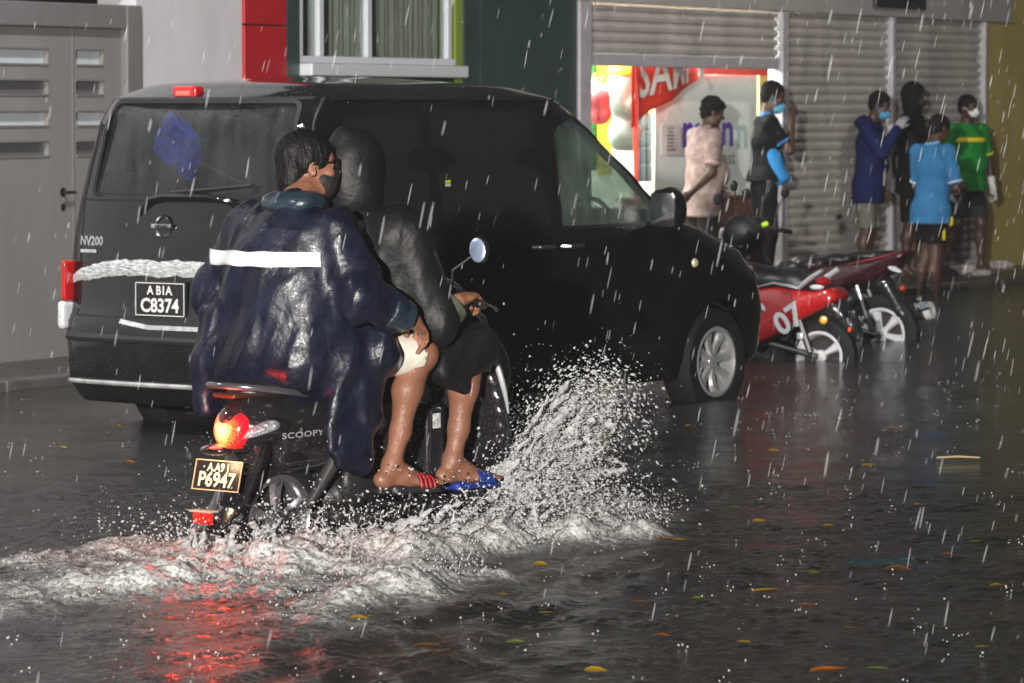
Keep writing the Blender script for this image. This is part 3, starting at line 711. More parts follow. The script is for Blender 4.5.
for u in (1.88, 2.14):
    MB().tube([side(0.0)(u - 0.08, 0.985), side(0.035)(u - 0.06, 0.985), side(0.035)(u + 0.06, 0.985), side(0.0)(u + 0.08, 0.985)], 0.014, 8).build('door_handle', chrome, V_)
MB().lathe([(0, 0.012), (0.02, 0.01), (0.026, 0), (0, 0)], side(0.0)(3.30, 0.86), (0, -1, 0), 16).build('side_repeater', mat('pale_lens', (0.75, 0.68, 0.5), 0.2, coat=1), V_)
tm = MB(); tm.ribbon(dense([(0.21, 1.02), (0.28, 1.02)], 0.02), 0.012, side(0.003)); tm.build('trim', chrome, V_)
# door mirrors
for sgn in (-1, 1):
    my = YC + sgn * 0.93
    s_ = SDF((2.7, my - 0.2, 0.98), (3.2, my + 0.2, 1.36), 0.010); s_.ell((2.94, my, 1.16), (0.07, 0.10, 0.125)).box((2.90, my, 1.16), (0.03, 0.085, 0.11), 0.03).cone((2.98, YC + sgn * 0.82, 1.09), (2.96, my, 1.12), 0.03)
    mo = s_.build('door_mirror', paint, V_)
    MB().box((2.862, my - 0.075, 1.07), (2.868, my + 0.075, 1.25), 0.002).build('mirror_glass', chrome, mo)
# rear: bumper, garnish, plate, lamps, wiper, badge
bl = MB()
bp_ = [(y / 20 * 0.80, 0) for y in range(-20, 21)]
def strip(w0, w1, off, ys, prof=None):
    m = MB(); n = 7; vs = []
    for y in ys:
        for i in range(n):
            t = i / (n - 1); w = w0 + (w1 - w0) * t; b = off * math.sin(math.pi * t) ** 0.5
            vs.append((Ur(y, w) - b - 0.001, YC + y, w))
    return m.add(vs, [(i * n + j, (i + 1) * n + j, (i + 1) * n + j + 1, i * n + j + 1) for i in range(len(ys) - 1) for j in range(n - 1)])
ysq = [y / 30 for y in range(-25, 26)]
def wear(x, y, z=0): return 0
scr = mat('streaked_garnish', (0.42, 0.44, 0.44), 0.35, vary=0.75, vscale=26, stretch=(1, 1, 5), bump=0.5, bscale=20, col2=(0.75, 0.78, 0.78), coat=0.6)  # pale streaks paint the trim's wavy reflections into its colour
gp = round_poly([(0.80, 0.885, 0.04), (0.70, 0.985), (-0.70, 0.985), (-0.80, 0.885, 0.04), (-0.5, 0.90), (0.5, 0.90)], 0.05)
gl_ = MB(); ys_ = [0.80 - 1.6 * i / 120 for i in range(121)]; vs = []
for i, y in enumerate(ys_):
    rag = 0.018 * noise.noise(Vector((y * 9, 1, 0))) + 0.010 * noise.noise(Vector((y * 31, 2, 0)))
    dr_ = 0.06 * max(0, (abs(y) - 0.45) / 0.35) ** 1.3; th = 0.042 * (1 - 0.45 * max(0, (abs(y) - 0.45) / 0.35) ** 3)
    c_ = 0.905 - dr_
    for j in range(5): vs.append(rear(0.006 + 0.006 * math.sin(math.pi * j / 4))(y, c_ - th * 0.9 + rag * 0.7 + (1.9 * th) * j / 4))
gl_.add(vs, [(i * 5 + j, (i + 1) * 5 + j, (i + 1) * 5 + j + 1, i * 5 + j + 1) for i in range(120) for j in range(4)])
gl_.build('tailgate_garnish', scr, V_)
# bumper step with pale edge
st = [(Ur(y, 0.56) - 0.03, YC + y, 0.555) for y in [y / 24 * 0.80 for y in range(-24, 25)]]
MB().tube([(p[0] + 0.03, p[1], 0.55) for p in st], 0.022, 8).build('bumper_step', blackp, V_)
MB().tube([(Ur(y, 0.30) - 0.012, YC + y, 0.325) for y in [y / 24 * 0.80 for y in range(-24, 25)]], 0.012, 6).build('bumper_lip', mat('worn_edge', (0.35, 0.35, 0.35), 0.3, vary=0.5, vscale=15), V_)
MB().ribbon(dense([(0.40, 0.64), (0.2, 0.615), (-0.2, 0.615), (-0.36, 0.63)], 0.04), 0.022, rear(0.012)).build('bumper_trim', mat('worn_trim', (0.45, 0.46, 0.47), 0.35, vary=0.4, vscale=20), V_)
pcx = 0.20
for p_ in (1,):
    pl = MB().box((Ur(0, 0.8) - 0.022, YC + 0.185 - 0.21, 0.665), (Ur(0, 0.8) - 0.010, YC + 0.185 + 0.13, 0.845), 0.004).build('number_plate', plateb, V_, smooth=False)
pyc = 0.145
pf = lambda dx, dz: (lambda x, y: (Ur(0, 0.8) - 0.0245, YC + pyc - (x + dx), 0.755 + y + dz))
text('plate_text', 'A B1A', 0.062, pf(0, 0.043), platew, pl, bold=0.0012); text('plate_text', 'C8374', 0.095, pf(0, -0.034), platew, pl, bold=0.0025)
bd = MB(); x0, x1, z0, z1 = pyc - 0.163, pyc + 0.163, 0.672, 0.838
for a, b, c, d in ((x0, x1, z0, z0 + 0.004), (x0, x1, z1 - 0.004, z1), (x0, x0 + 0.004, z0, z1), (x1 - 0.004, x1, z0, z1)):
    bd.box((Ur(0, 0.8) - 0.0242, YC + a, c), (Ur(0, 0.8) - 0.0225, YC + b, d))
bd.build('plate_border', platew, pl, smooth=False)
# maker's badge: ring crossed by a bar
cb = rear(0.012)(0.155, 1.12)
ring = MB().lathe([(0.045, -0.006), (0.052, 0.004), (0.058, -0.006)], cb, (-1, 0, 0.05), 36).box((cb[0] - 0.010, cb[1] - 0.068, cb[2] - 0.0115), (cb[0] + 0.004, cb[1] + 0.068, cb[2] + 0.0115), 0.003)
bg_ = ring.build('badge', chrome, V_)
text('badge_text', 'NISSAN', 0.024, lambda x, y: (cb[0] - 0.0115, cb[1] - x, cb[2] + y - 0.001), seam, bg_, bold=0.0006)
text('model_text', 'NV200', 0.062, lambda x, y: rear(0.004)(0.66 - x, 1.035 + y), chrome, V_, bold=0.002)
MB().ribbon([(0.745, 0.985), (0.62, 0.985)], 0.016, rear(0.004)).build('trim', mat('worn_trim', (0.45, 0.46, 0.47)), V_)
# tailgate handle ledge above the badge with wiper
MB().tube([rear(0.0)(0.34, 1.16), rear(0.022)(0.25, 1.25), rear(0.028)(0.15, 1.268), rear(0.028)(-0.15, 1.268), rear(0.022)(-0.3, 1.245), rear(0.0)(-0.38, 1.16)], [0.008, 0.018, 0.02, 0.02, 0.018, 0.008], 8).build('tailgate_handle', paint, V_)
MB().tube([rear(0.01)(0.12, 1.29), rear(0.03)(-0.05, 1.30), rear(0.03)(-0.42, 1.33)], 0.008, 6).build('wiper', blackp, V_)
for sgn in (1, -1):
    yy = YC + sgn * 0.824
    q = Vector((0.082, yy, 0.83)); s_ = SDF(q - Vector((0.15, 0.1, 0.15)), q + Vector((0.15, 0.1, 0.15)), 0.006); s_.box(q, (0.055, 0.018, 0.105), 0.016)
    t_ = s_.build('taillight', redl, V_)
    q = Vector((0.072, yy + sgn * 0.006, 0.655)); s_ = SDF(q - Vector((0.15, 0.1, 0.15)), q + Vector((0.15, 0.1, 0.15)), 0.006); s_.box(q, (0.060, 0.024, 0.072), 0.020)
    s_.build('reversing_lens', clearl, t_)
bx = rear(0.012)(0.0, 1.79)
tb = SDF((0.05, YC + 0.0, 1.68), (0.45, YC + 0.30, 1.88), 0.006).box((bx[0] + 0.0, YC + 0.165, 1.785), (0.035, 0.080, 0.036), 0.014).build('brake_light', redl, V_)
MB().box((bx[0] - 0.038, YC + 0.12, 1.772), (bx[0] - 0.034, YC + 0.215, 1.796), 0.002).build('lamp_strip', mat('pale_red', (0.8, 0.15, 0.12), 0.2), tb)
p_ = VAN.px(455, 182, 0.0); q_ = side(0.006)(p_.x, p_.z); MB().box((q_[0] - 0.02, q_[1] - 0.002, q_[2] - 0.004), (q_[0] + 0.02, q_[1], q_[2] + 0.010)).build('marking', mat('yellow_patch', (0.6, 0.5, 0.05), 0.5), V_, smooth=False); MB().box((q_[0] - 0.018, q_[1] - 0.002, q_[2] - 0.022), (q_[0] + 0.018, q_[1], q_[2] - 0.006)).build('marking', mat('pale_patch', (0.4, 0.42, 0.4), 0.5, vary=0.8, vscale=90), V_, smooth=False)  # small yellow and pale patches on the van's side
# headlamps and front bumper details
for sgn in (-1, 1):
    hl = round_poly([(sgn * 0.50, 0.72), (sgn * 0.46, 0.84), (sgn * 0.66, 0.93), (sgn * 0.80, 0.93), (sgn * 0.81, 0.80), (sgn * 0.72, 0.72)], 0.03)
    h_ = MB().patch(hl, front_surf(0.006), 5).build('headlight', clearl, V_)
for (u, w) in ((4.10, 0.80), (4.16, 0.735)):
    MB().sphere((u, YC - Vs(u, w) - 0.002, w), (0.035, 0.02, 0.018), 12, 8).build('indicator', amber, V_)
MB().patch(round_poly([(0.42, 0.60), (0.42, 0.74), (-0.42, 0.74), (-0.42, 0.60)], 0.02), front_surf(0.006), 4).build('grille', blackp, V_)
MB().patch(round_poly([(0.2, 0.40), (0.2, 0.50), (-0.2, 0.50), (-0.2, 0.40)], 0.01), front_surf(0.008), 3).build('number_plate', plateb, V_)
# wheels
def wheel(name, c, r, rim_r, wdt, axis_y, parent, tyre_m, rim_m, spokes=7, spoke_w=0.4, cover=False):
    # axis_y = +1/-1: outer side direction along local y
    c = Vector(c); ax = Vector((0, axis_y, 0)); h = wdt / 2
    w = MB().lathe([(rim_r, -h * 0.9), (rim_r + 0.02, -h), (r - 0.02, -h), (r, -h * 0.72), (r, h * 0.72), (r - 0.02, h), (rim_r + 0.02, h), (rim_r, h * 0.9), (rim_r - 0.01, 0)], c, ax, 48).build(name, None, parent)
    w.data.materials.append(tyre_m)
    m = MB().lathe([(rim_r + 0.004, -h * 0.85), (rim_r + 0.004, h * 0.92), (rim_r - 0.012, h * 0.95), (rim_r - 0.022, h * 0.70), (rim_r - 0.03, -h * 0.8)], c, ax, 48)
    m.lathe([(0.0, h * 0.70), (rim_r * 0.20, h * 0.68), (rim_r * 0.26, h * 0.5), (rim_r * 0.26, -h * 0.3), (0, -h * 0.3)], c, ax, 24)
    for k in range(spokes):
        a = 2 * math.pi * (k + 0.25) / spokes; d = Vector((math.cos(a), 0, math.sin(a))); t = Vector((-math.sin(a), 0, math.cos(a)))
        vs = []
        for i in range(6):
            q = i / 5; rad = rim_r * (0.18 + 0.80 * q); wd_ = rim_r * spoke_w * (0.26 + 0.18 * q + 0.2 * q ** 3); zz = h * (0.62 - 0.18 * math.sin(q * 3.1) + 0.16 * q)
            for s2, dz in ((-1, -0.012), (-0.6, 0.004), (0.6, 0.004), (1, -0.012)): vs.append(c + d * rad + t * wd_ * s2 + ax * (zz + dz))
        m.add(vs, [(i * 4 + j, i * 4 + j + 1, (i + 1) * 4 + j + 1, (i + 1) * 4 + j) for i in range(5) for j in range(3)])
    m.build('rim', rim_m, w)
    MB().lathe([(0, -h * 0.5), (rim_r * 0.8, -h * 0.5), (rim_r * 0.8, -h * 0.35), (0, -h * 0.35)], c, ax, 24).build('brake_disc', mat('brake_steel', (0.035, 0.033, 0.03), 0.6, metal=0.4), w)
    return w
for u in WU:
    for sgn in (-1, 1): wheel('wheel', (u, YC + sgn * 0.74, 0.30), 0.300, 0.192, 0.185, sgn, V_, rubber, alloy, 8, 0.40)
# pillar grab line and roof gutter
MB().tube([side(0.003)(u, 1.752) for u in [0.35 + 0.1 * i for i in range(20)]], 0.006, 6).build('roof_gutter', seam, V_)
# blue cloth bundle on a pole lying inside against the glass
bb = VAN.thing('dust_mop', 'bright blue mop head inside the van behind its rear window', 'mop')
s_ = SDF((0.1, 0.9, 1.2), (0.6, 1.5, 1.78), 0.010)
s_.box((0.225, YC + 0.19, 1.52), (0.035, 0.155, 0.120), 0.03, R=Matrix.Rotation(D2R(32), 3, 'X'))
s_.build('mop_head', mat('blue_cloth', (0.014, 0.028, 0.50), 0.9, bump=0.8, bscale=40), bb, disp=lambda p, n: 0.022 * noise.noise(p * 26))
MB().tube([(0.24, YC + 0.12, 1.45), (0.30, YC - 0.24, 1.30)], 0.011, 8).build('pole', blackp, bb)
# ------------------------------------------------------------------ the moving scooter
S = lambda x, y, r: tuple(SCO.px(x, y, -r))          # pixel seen on the plane r metres right of the centre line
gblack = mat('gloss_black_panel', (0.012, 0.011, 0.013), 0.16, coat=1.0, drops=0.5, dscale=70, vary=0.4, rvary=0.06)
seatm = mat('wet_black_vinyl', (0.016, 0.015, 0.016), 0.3, bump=0.2, bscale=90)
steel = mat('brushed_steel', (0.55, 0.55, 0.56), 0.3, metal=1.0, vary=0.2)
engm = mat('engine_grey', (0.035, 0.035, 0.037), 0.45, metal=0.5, bump=0.2, bscale=25)
SC_T = SCO.thing('motor_scooter', 'glossy black scooter with glowing red taillight ploughing through the flood', 'scooter')
Ry = lambda d: Matrix.Rotation(D2R(d), 3, 'Y')
Rz = lambda d: Matrix.Rotation(D2R(d), 3, 'Z')
Rx = lambda d: Matrix.Rotation(D2R(d), 3, 'X')
# body cover under the seat
s_ = SDF((-0.42, -0.28, 0.30), (0.75, 0.28, 0.86), 0.008)
s_.ell((0.22, 0, 0.615), (0.40, 0.185, 0.125), 0.05, Ry(-4)).ell((-0.06, 0, 0.615), (0.23, 0.115, 0.105), 0.07, Ry(-2)).ell((0.47, 0, 0.50), (0.14, 0.165, 0.20), 0.07)
s_.box((0.12, 0, 0.50), (0.22, 0.11, 0.09), 0.05, 0.05)
s_.ell((0.2, -0.215, 0.50), (0.42, 0.04, 0.05), 0.03, Ry(-12), 's').ell((0.2, 0.215, 0.50), (0.42, 0.04, 0.05), 0.03, Ry(-12), 's')
s_.build('body_cover', gblack, SC_T)
s_ = SDF((-0.30, -0.22, 0.62), (0.78, 0.22, 0.86), 0.008)
s_.ell((0.00, 0, 0.725), (0.24, 0.135, 0.05), 0.04, Ry(-3)).ell((0.42, 0, 0.715), (0.26, 0.14, 0.055), 0.05).box((0.2, 0, 0.715), (0.2, 0.11, 0.03), 0.03, 0.04)
s_.build('seat', seatm, SC_T)
# grab rail behind the seat
g = MB().tube([(0.10, -0.15, 0.69), (-0.10, -0.165, 0.715), (-0.24, -0.13, 0.735), (-0.30, -0.05, 0.742), (-0.30, 0.05, 0.742), (-0.24, 0.13, 0.735), (-0.10, 0.165, 0.715), (0.10, 0.15, 0.69)], 0.013, 10)
g.build('grab_rail', mat('grab_rail_grey', (0.25, 0.25, 0.26), 0.2, metal=0.8), SC_T)
SDF((-0.36, -0.14, 0.68), (-0.1, 0.14, 0.76), 0.006).box((-0.245, 0, 0.705), (0.045, 0.06, 0.010), 0.01).build('rail_reflection', mat('reflected_orange', (0.08, 0.02, 0.008), 0.3, coat=0.5), SC_T)  # thin orange slab painting in the reflection beneath the rail
# rear lamp cluster
c = Vector(S(228, 428, 0.0))
housing = SDF(c - Vector((0.2, 0.25, 0.2)), c + Vector((0.3, 0.25, 0.2)), 0.006)
housing.ell(c + Vector((0.092, 0, 0.0)), (0.10, 0.11, 0.090), 0.03).ell(c + Vector((0.0, 0, -0.078)), (0.06, 0.08, 0.016), 0.02).ell(c + Vector((0.14, -0.09, -0.005)), (0.09, 0.06, 0.045), 0.03).ell(c + Vector((0.14, 0.09, -0.005)), (0.09, 0.06, 0.045), 0.03)
housing.build('lamp_housing', gblack, SC_T)
s_ = SDF(c - Vector((0.12, 0.14, 0.14)), c + Vector((0.14, 0.14, 0.14)), 0.004)
s_.ell(c + Vector((0.02, 0.0, 0.0)), (0.052, 0.080, 0.084), 0.02, Ry(14)).half(c + Vector((0, 0, -0.066)), (-0.15, 0, -1)).half(c + Vector((0, 0.066, 0)), (0, 1, 0.15))
def tail_mat():
    m = bpy.data.materials.new('lit_taillight'); m.use_nodes = True; n = m.node_tree; b = n.nodes['Principled BSDF']; L = n.links.new
    b.inputs['Base Color'].default_value = (0.6, 0.01, 0.02, 1); b.inputs['Roughness'].default_value = 0.15; b.inputs['Coat Weight'].default_value = 1
    tc = n.nodes.new('ShaderNodeTexCoord'); mp = n.nodes.new('ShaderNodeMapping'); mp.inputs['Location'].default_value = (0, -c.y, -c.z); mp.inputs['Scale'].default_value = (0, 1, 1)
    mp.inputs['Location'].default_value = (0, -(c.y + 0.008), -(c.z - 0.010))
    L(tc.outputs['Object'], mp.inputs[0]); ln = n.nodes.new('ShaderNodeVectorMath'); ln.operation = 'LENGTH'; L(mp.outputs[0], ln.inputs[0])
    vo = n.nodes.new('ShaderNodeTexVoronoi'); vo.inputs['Scale'].default_value = 120; L(tc.outputs['Object'], vo.inputs['Vector'])
    mv = n.nodes.new('ShaderNodeMath'); mv.operation = 'MULTIPLY_ADD'; mv.inputs[1].default_value = 0.030; L(vo.outputs['Distance'], mv.inputs[0]); L(ln.outputs['Value'], mv.inputs[2])
    r = n.nodes.new('ShaderNodeValToRGB'); e = r.color_ramp.elements; e[0].position = 0.034; e[0].color = (1.0, 0.66, 0.16, 1); e[1].position = 0.088; e[1].color = (0.42, 0.001, 0.003, 1)
    k = r.color_ramp.elements.new(0.058); k.color = (1.0, 0.12, 0.015, 1); L(mv.outputs[0], r.inputs['Fac'])
    L(r.outputs['Color'], b.inputs['Emission Color']); b.inputs['Emission Strength'].default_value = 4.5
    return m
s_.build('taillight', tail_mat(), SC_T)
pl_ = bpy.data.lights.new('taillight_glow', 'POINT'); pl_.energy = 4.5; pl_.color = (1.0, 0.05, 0.03); pl_.shadow_soft_size = 0.05
po = bpy.data.objects.new('taillight_glow', pl_); COL.objects.link(po); po.parent = SC_T; po.location = c + Vector((-0.09, 0, 0.0))
for sg in (-1, 1):
    s_ = SDF(c + Vector((-0.1, sg * 0.13 - 0.13, -0.1)), c + Vector((0.25, sg * 0.13 + 0.13, 0.1)), 0.004)
    q = Vector(S(260, 433, 0.105)) if sg < 0 else Vector(S(260, 433, 0.105)) * 1.0
    if sg > 0: q.y = -q.y
    s_.ell(q, (0.078, 0.020, 0.034), 0.0, Rz(sg * 38) @ Ry(-26)).half(q + Vector((-0.02, 0, -0.012)), (0.35, 0, -1))
    s_.build('indicator', mat('indicator_lens', (0.30, 0.30, 0.33), 0.12, metal=0.5, coat=1, bump=0.6, bscale=70), SC_T)
pw = bpy.data.lights.new('plate_lamp_light', 'SPOT'); pw.energy = 1.3; pw.color = (1.0, 0.60, 0.32); pw.spot_size = D2R(130); pw.shadow_soft_size = 0.02
pw_o = bpy.data.objects.new('plate_lamp_light', pw); COL.objects.link(pw_o); pw_o.parent = SC_T
# rear fender, plate, reflector
pc = Vector(S(223, 476, 0.0)); rc_ = Vector(S(207, 519, 0.0))
dirv = (rc_ - c).normalized()
fe = MB(); n = 18
top = c + Vector((0.08, 0, -0.06)); bot = rc_ + Vector((0.0, 0, -0.05)); vs = []
for i in range(n + 1):
    t = i / n; p = top.lerp(bot, t) + Vector((0.035 * math.sin(math.pi * t), 0, 0)); w = 0.088 - 0.020 * t
    for y, dx in ((-1, 0.06), (-1.0, 0.0), (-0.5, -0.018), (0, -0.022), (0.5, -0.018), (1, 0.0), (1.0, 0.06)): vs.append(p + Vector((dx, y * w, 0)))
fe.add(vs, [(i * 7 + j, i * 7 + j + 1, (i + 1) * 7 + j + 1, (i + 1) * 7 + j) for i in range(n) for j in range(6)])
fen = fe.build('rear_fender', gblack, SC_T); md = fen.modifiers.new('s', 'SOLIDIFY'); md.thickness = 0.006
tilt = math.atan2(dirv.x, dirv.z)
PM = Matrix.Translation(pc + Vector((-0.03, 0, 0))) @ Matrix.Rotation(D2R(14), 4, 'Y')
pl = MB().box((-0.004, -0.118, -0.056), (0.0, 0.118, 0.056), 0.002, M=PM).build('number_plate', plateb, SC_T, smooth=False)
pt = lambda dx, dz: (lambda x, y: PM @ Vector((-0.0062, -(x + dx), y + dz)))
pwm = mat('plate_cream', (0.62, 0.52, 0.40), 0.4)
text('plate_text', '· A.A9 J ·', 0.042, pt(0, 0.028), pwm, pl, bold=0.0012); text('plate_text', 'P6947', 0.074, pt(0, -0.018), pwm, pl, bold=0.0022)
bd = MB()
for a, b_, c0_, c1_ in ((-0.118, 0.118, -0.056, -0.052), (-0.118, 0.118, 0.052, 0.056), (-0.118, -0.114, -0.052, 0.052), (0.114, 0.118, -0.052, 0.052)): bd.box((-0.0065, a, c0_), (-0.0042, b_, c1_), M=PM)
bd.build('plate_border', mat('plate_copper', (0.65, 0.40, 0.25), 0.35), pl, smooth=False)
lampc = pc + Vector((-0.055, 0, 0.082))
SDF(lampc - Vector((0.08, 0.1, 0.05)), lampc + Vector((0.08, 0.1, 0.06)), 0.005).ell(lampc + Vector((0.02, 0, 0.012)), (0.055, 0.07, 0.022), 0.01).build('plate_lamp', gblack, SC_T)
pw_o.location = lampc + Vector((-0.055, 0, -0.008)); pw_o.rotation_euler = (pc - Vector((0.02, 0, 0.05)) - pw_o.location).to_track_quat('-Z', 'Y').to_euler()
rf = MB().box((rc_.x - 0.036, -0.046, rc_.z - 0.022), (rc_.x - 0.018, 0.046, rc_.z + 0.022), 0.005).build('reflector', mat('red_reflector', (0.75, 0.02, 0.01), 0.2, coat=1), SC_T)
MB().box((rc_.x - 0.045, -0.055, rc_.z + 0.0225), (rc_.x - 0.0, 0.055, rc_.z + 0.030), 0.003).build('reflector_rim', mat('pale_rim', (0.5, 0.4, 0.3), 0.3), rf, smooth=False)
# wheels
def small_wheel(nm, c, parent, r=0.235, rr=0.165, w=0.095, tyre_m=rubber, rim_m=None, spokes=5, sgn=-1):
    wh = wheel(nm, c, r, rr, w, sgn, parent, tyre_m, rim_m or alloy, spokes, 0.42); return wh
rcx = Vector(S(279, 521, 0.04))
small_wheel('rear_wheel', (rcx.x, 0, 0.235), SC_T, rim_m=mat('grey_rim', (0.50, 0.50, 0.52), 0.25, metal=0.9)); small_wheel('front_wheel', (1.26, 0, 0.235), SC_T, rim_m=mat('grey_rim', (0.4, 0.4, 0.42)))
# silencer with guard, engine case, fan cover, swing arm, stand
SDF((-0.25, -0.30, 0.10), (0.62, -0.05, 0.50), 0.007).chain([(0.52, -0.12, 0.20), (0.42, -0.15, 0.20), (0.33, -0.155, 0.215), (0.14, -0.155, 0.25)], [0.022, 0.040, 0.050, 0.046], 0.03).build('silencer', engm, SC_T)
SDF((-0.2, -0.3, 0.2), (0.4, -0.1, 0.5), 0.006).box((0.22, -0.206, 0.235), (0.07, 0.008, 0.022), 0.007, R=Ry(10)).build('silencer_guard', mat('dark_guard', (0.12, 0.12, 0.12), 0.35, metal=0.7), SC_T)
SDF((-0.1, -0.16, 0.12), (0.62, 0.24, 0.55), 0.010).ell((0.36, 0.02, 0.30), (0.19, 0.13, 0.11), 0.04).ell((0.08, 0.13, 0.25), (0.20, 0.055, 0.085), 0.03).ell((0.33, -0.10, 0.36), (0.10, 0.035, 0.09), 0.03).build('engine', engm, SC_T)
MB().tube([(0.06, -0.085, 0.28), (0.16, -0.11, 0.42), (0.22, -0.13, 0.55)], [0.018, 0.028, 0.022], 10).build('shock_absorber', mat('dark_spring', (0.03, 0.03, 0.03), 0.4), SC_T)
# floorboard, leg shield and front apron
SDF((0.40, -0.28, 0.14), (1.10, 0.28, 0.42), 0.009).box((0.74, 0, 0.255), (0.22, 0.215, 0.045), 0.04, 0.04).box((0.46, 0, 0.235), (0.13, 0.225, 0.035), 0.03, 0.04).build('floorboard', gblack, SC_T)
s_ = SDF((0.80, -0.36, 0.20), (1.30, 0.36, 1.05), 0.009)
for i in range(12):
    t = i / 11; z = 0.30 + 0.62 * t; w = 0.20 + 0.055 * math.sin(math.pi * min(1, t * 1.15)) - 0.05 * max(0, t - 0.75) * 4 * 0.6; x = 1.03 - 0.10 * t
    s_.ell((x, 0, z), (0.060, w, 0.055), 0.04, Ry(-10)); s_.ell((x + 0.07, 0, z), (0.08, w * 0.72, 0.06), 0.05)
s_.ell((1.12, 0, 0.72), (0.09, 0.14, 0.16), 0.05)
s_.build('leg_shield', gblack, SC_T)
edge = []
for i in range(14):
    t = 0.12 + 0.86 * i / 13; z = 0.30 + 0.62 * t; w = 0.20 + 0.055 * math.sin(math.pi * min(1, t * 1.15)) - 0.05 * max(0, t - 0.75) * 4 * 0.6; edge.append((1.03 - 0.10 * t + 0.005, w, z))
for sg in (-1, 1):
    MB().tube([(x, sg * (w + 0.004), z) for x, w, z in edge[5:]], [0.004, 0.007, 0.010, 0.012, 0.012, 0.011, 0.009, 0.007, 0.004], 8).build('edge_trim', mat('silver_trim', (0.75, 0.77, 0.80), 0.2, metal=0.6), SC_T)
    MB().tube([(x, sg * (w + 0.002), z) for x, w, z in edge[:6]], 0.003, 6).build('edge_trim', mat('blue_trim', (0.006, 0.01, 0.03), 0.3), SC_T)
s_ = SDF((0.98, -0.12, 0.2), (1.6, 0.12, 0.62), 0.007)
for i in range(11):
    a = D2R(20 + 125 * i / 10); s_.ell((1.26 + 0.262 * math.cos(a), 0, 0.235 + 0.262 * math.sin(a)), (0.035, 0.062, 0.035), 0.03)
s_.ell((1.26, 0, 0.235), (0.238, 0.052, 0.238), 0.01, op='s')
s_.build('front_fender', gblack, SC_T)
MB().tube([(1.26, -0.075, 0.235), (1.16, -0.07, 0.50), (1.12, -0.03, 0.62)], 0.018, 10).tube([(1.26, 0.075, 0.235), (1.16, 0.07, 0.50), (1.12, 0.03, 0.62)], 0.018, 10).build('fork', steel, SC_T)
# handlebar, grips, brake lever, head cowl, mirrors
gr = Vector(S(476, 301, 0.32)); gi = Vector((gr.x + 0.06, -0.16, gr.z + 0.02))
hb = MB().tube([gr + Vector((-0.015, -0.05, -0.01)), gr, gi, (gi.x + 0.01, 0, gi.z), (gi.x, 0.16, gi.z), (gr.x, 0.32, gr.z), (gr.x - 0.015, 0.37, gr.z - 0.01)], 0.011, 10)
hb.build('handlebar', steel, SC_T)
for sg in (1, -1):
    a, b = Vector((gr.x - 0.02, -sg * (0.37), gr.z - 0.012)), Vector((gr.x + 0.025, -sg * 0.245, gr.z + 0.007))
    MB().tube([a, b], 0.018, 14).build('grip', seatm, SC_T)
    MB().tube([a - (b - a) * 0.10, a], 0.014, 12).build('bar_end', steel, SC_T)
    MB().tube([b + Vector((0.04, 0, 0)), a + Vector((0.06, -sg * 0.005, -0.012)), a + Vector((0.045, -sg * 0.03, -0.02))], [0.006, 0.006, 0.008], 8).build('brake_lever', steel, SC_T)
s_ = SDF((gi.x - 0.15, -0.26, gi.z - 0.16), (gi.x + 0.25, 0.26, gi.z + 0.12), 0.008)
s_.ell((gi.x + 0.04, 0, gi.z - 0.01), (0.10, 0.15, 0.075), 0.03).ell((gi.x + 0.10, 0, gi.z - 0.06), (0.10, 0.10, 0.09), 0.05).cone((gi.x, -0.1, gi.z), (gi.x - 0.01, -0.21, gi.z - 0.005), 0.04, 0.022, 0.03).cone((gi.x, 0.1, gi.z), (gi.x - 0.01, 0.21, gi.z - 0.005), 0.04, 0.022, 0.03)
s_.build('handlebar_cowl', gblack, SC_T)
MB().sphere((gi.x + 0.175, 0, gi.z - 0.07), (0.035, 0.075, 0.075), 18, 12).build('headlight', clearl, SC_T)
lv = Vector(S(438, 283, 0.10))
SDF(lv - Vector((0.1, 0.1, 0.1)), lv + Vector((0.1, 0.1, 0.1)), 0.004).ell(lv, (0.035, 0.03, 0.012), 0.01, Rz(-40)).build('dial_glass', clearl, SC_T)
mc = Vector(S(478, 250, 0.30)); mb_ = Vector(S(453, 270, 0.26)); mb0 = Vector(S(452, 298, 0.22))
mb0.x = gi.x - 0.0; mb_.x = gi.x - 0.0; mc.x = gi.x - 0.01
mc = Vector(S(478, 250, 0.0)); 
# place the mirror at the bar: find r so that x matches the bar position
def S_at_x(px, py, xt):
    k = (px - 512) / F; f = Frame
    # xt*h + l*L + O -> solve l
    l = (k * (SCO.o.y + xt * SCO.h.y) - SCO.o.x - xt * SCO.h.x) / (SCO.l.x - k * SCO.l.y)
    D = SCO.o.y + xt * SCO.h.y + l * SCO.l.y
    return Vector((xt, l, HC - (py - HZ) * D / F - SCO.o.z))
mc = S_at_x(478, 250, gi.x - 0.01); me_ = S_at_x(471, 257, gi.x); mk = S_at_x(453, 270, gi.x + 0.01); m0 = S_at_x(453, 300, gi.x + 0.01)
for sg in (1, -1):
    fl = lambda p: Vector((p.x, p.y * sg, p.z))
    st_ = MB().tube([fl(m0), fl(mk), fl(me_)], 0.0045, 8).build('mirror_stalk', steel, SC_T)
    hd = Rz(sg * 6) @ Ry(8) @ Rx(-18 * sg)
    m_ = MB().sphere(fl(mc) + Vector((0.012, 0, 0)), (0.020, 0.040, 0.052), 20, 14, R=hd).build('mirror', gblack, SC_T)
    MB().sphere(fl(mc) + hd @ Vector((-0.004, 0, 0)), (0.006, 0.036, 0.048), 24, 8, R=hd).build('mirror_glass', mat('mirror_reflection_blue', (0.55, 0.66, 0.95), 0.35, metal=0.8, vary=0.35, vscale=14), m_)  # mottled blue tint puts the mirror's bright reflection into its colour
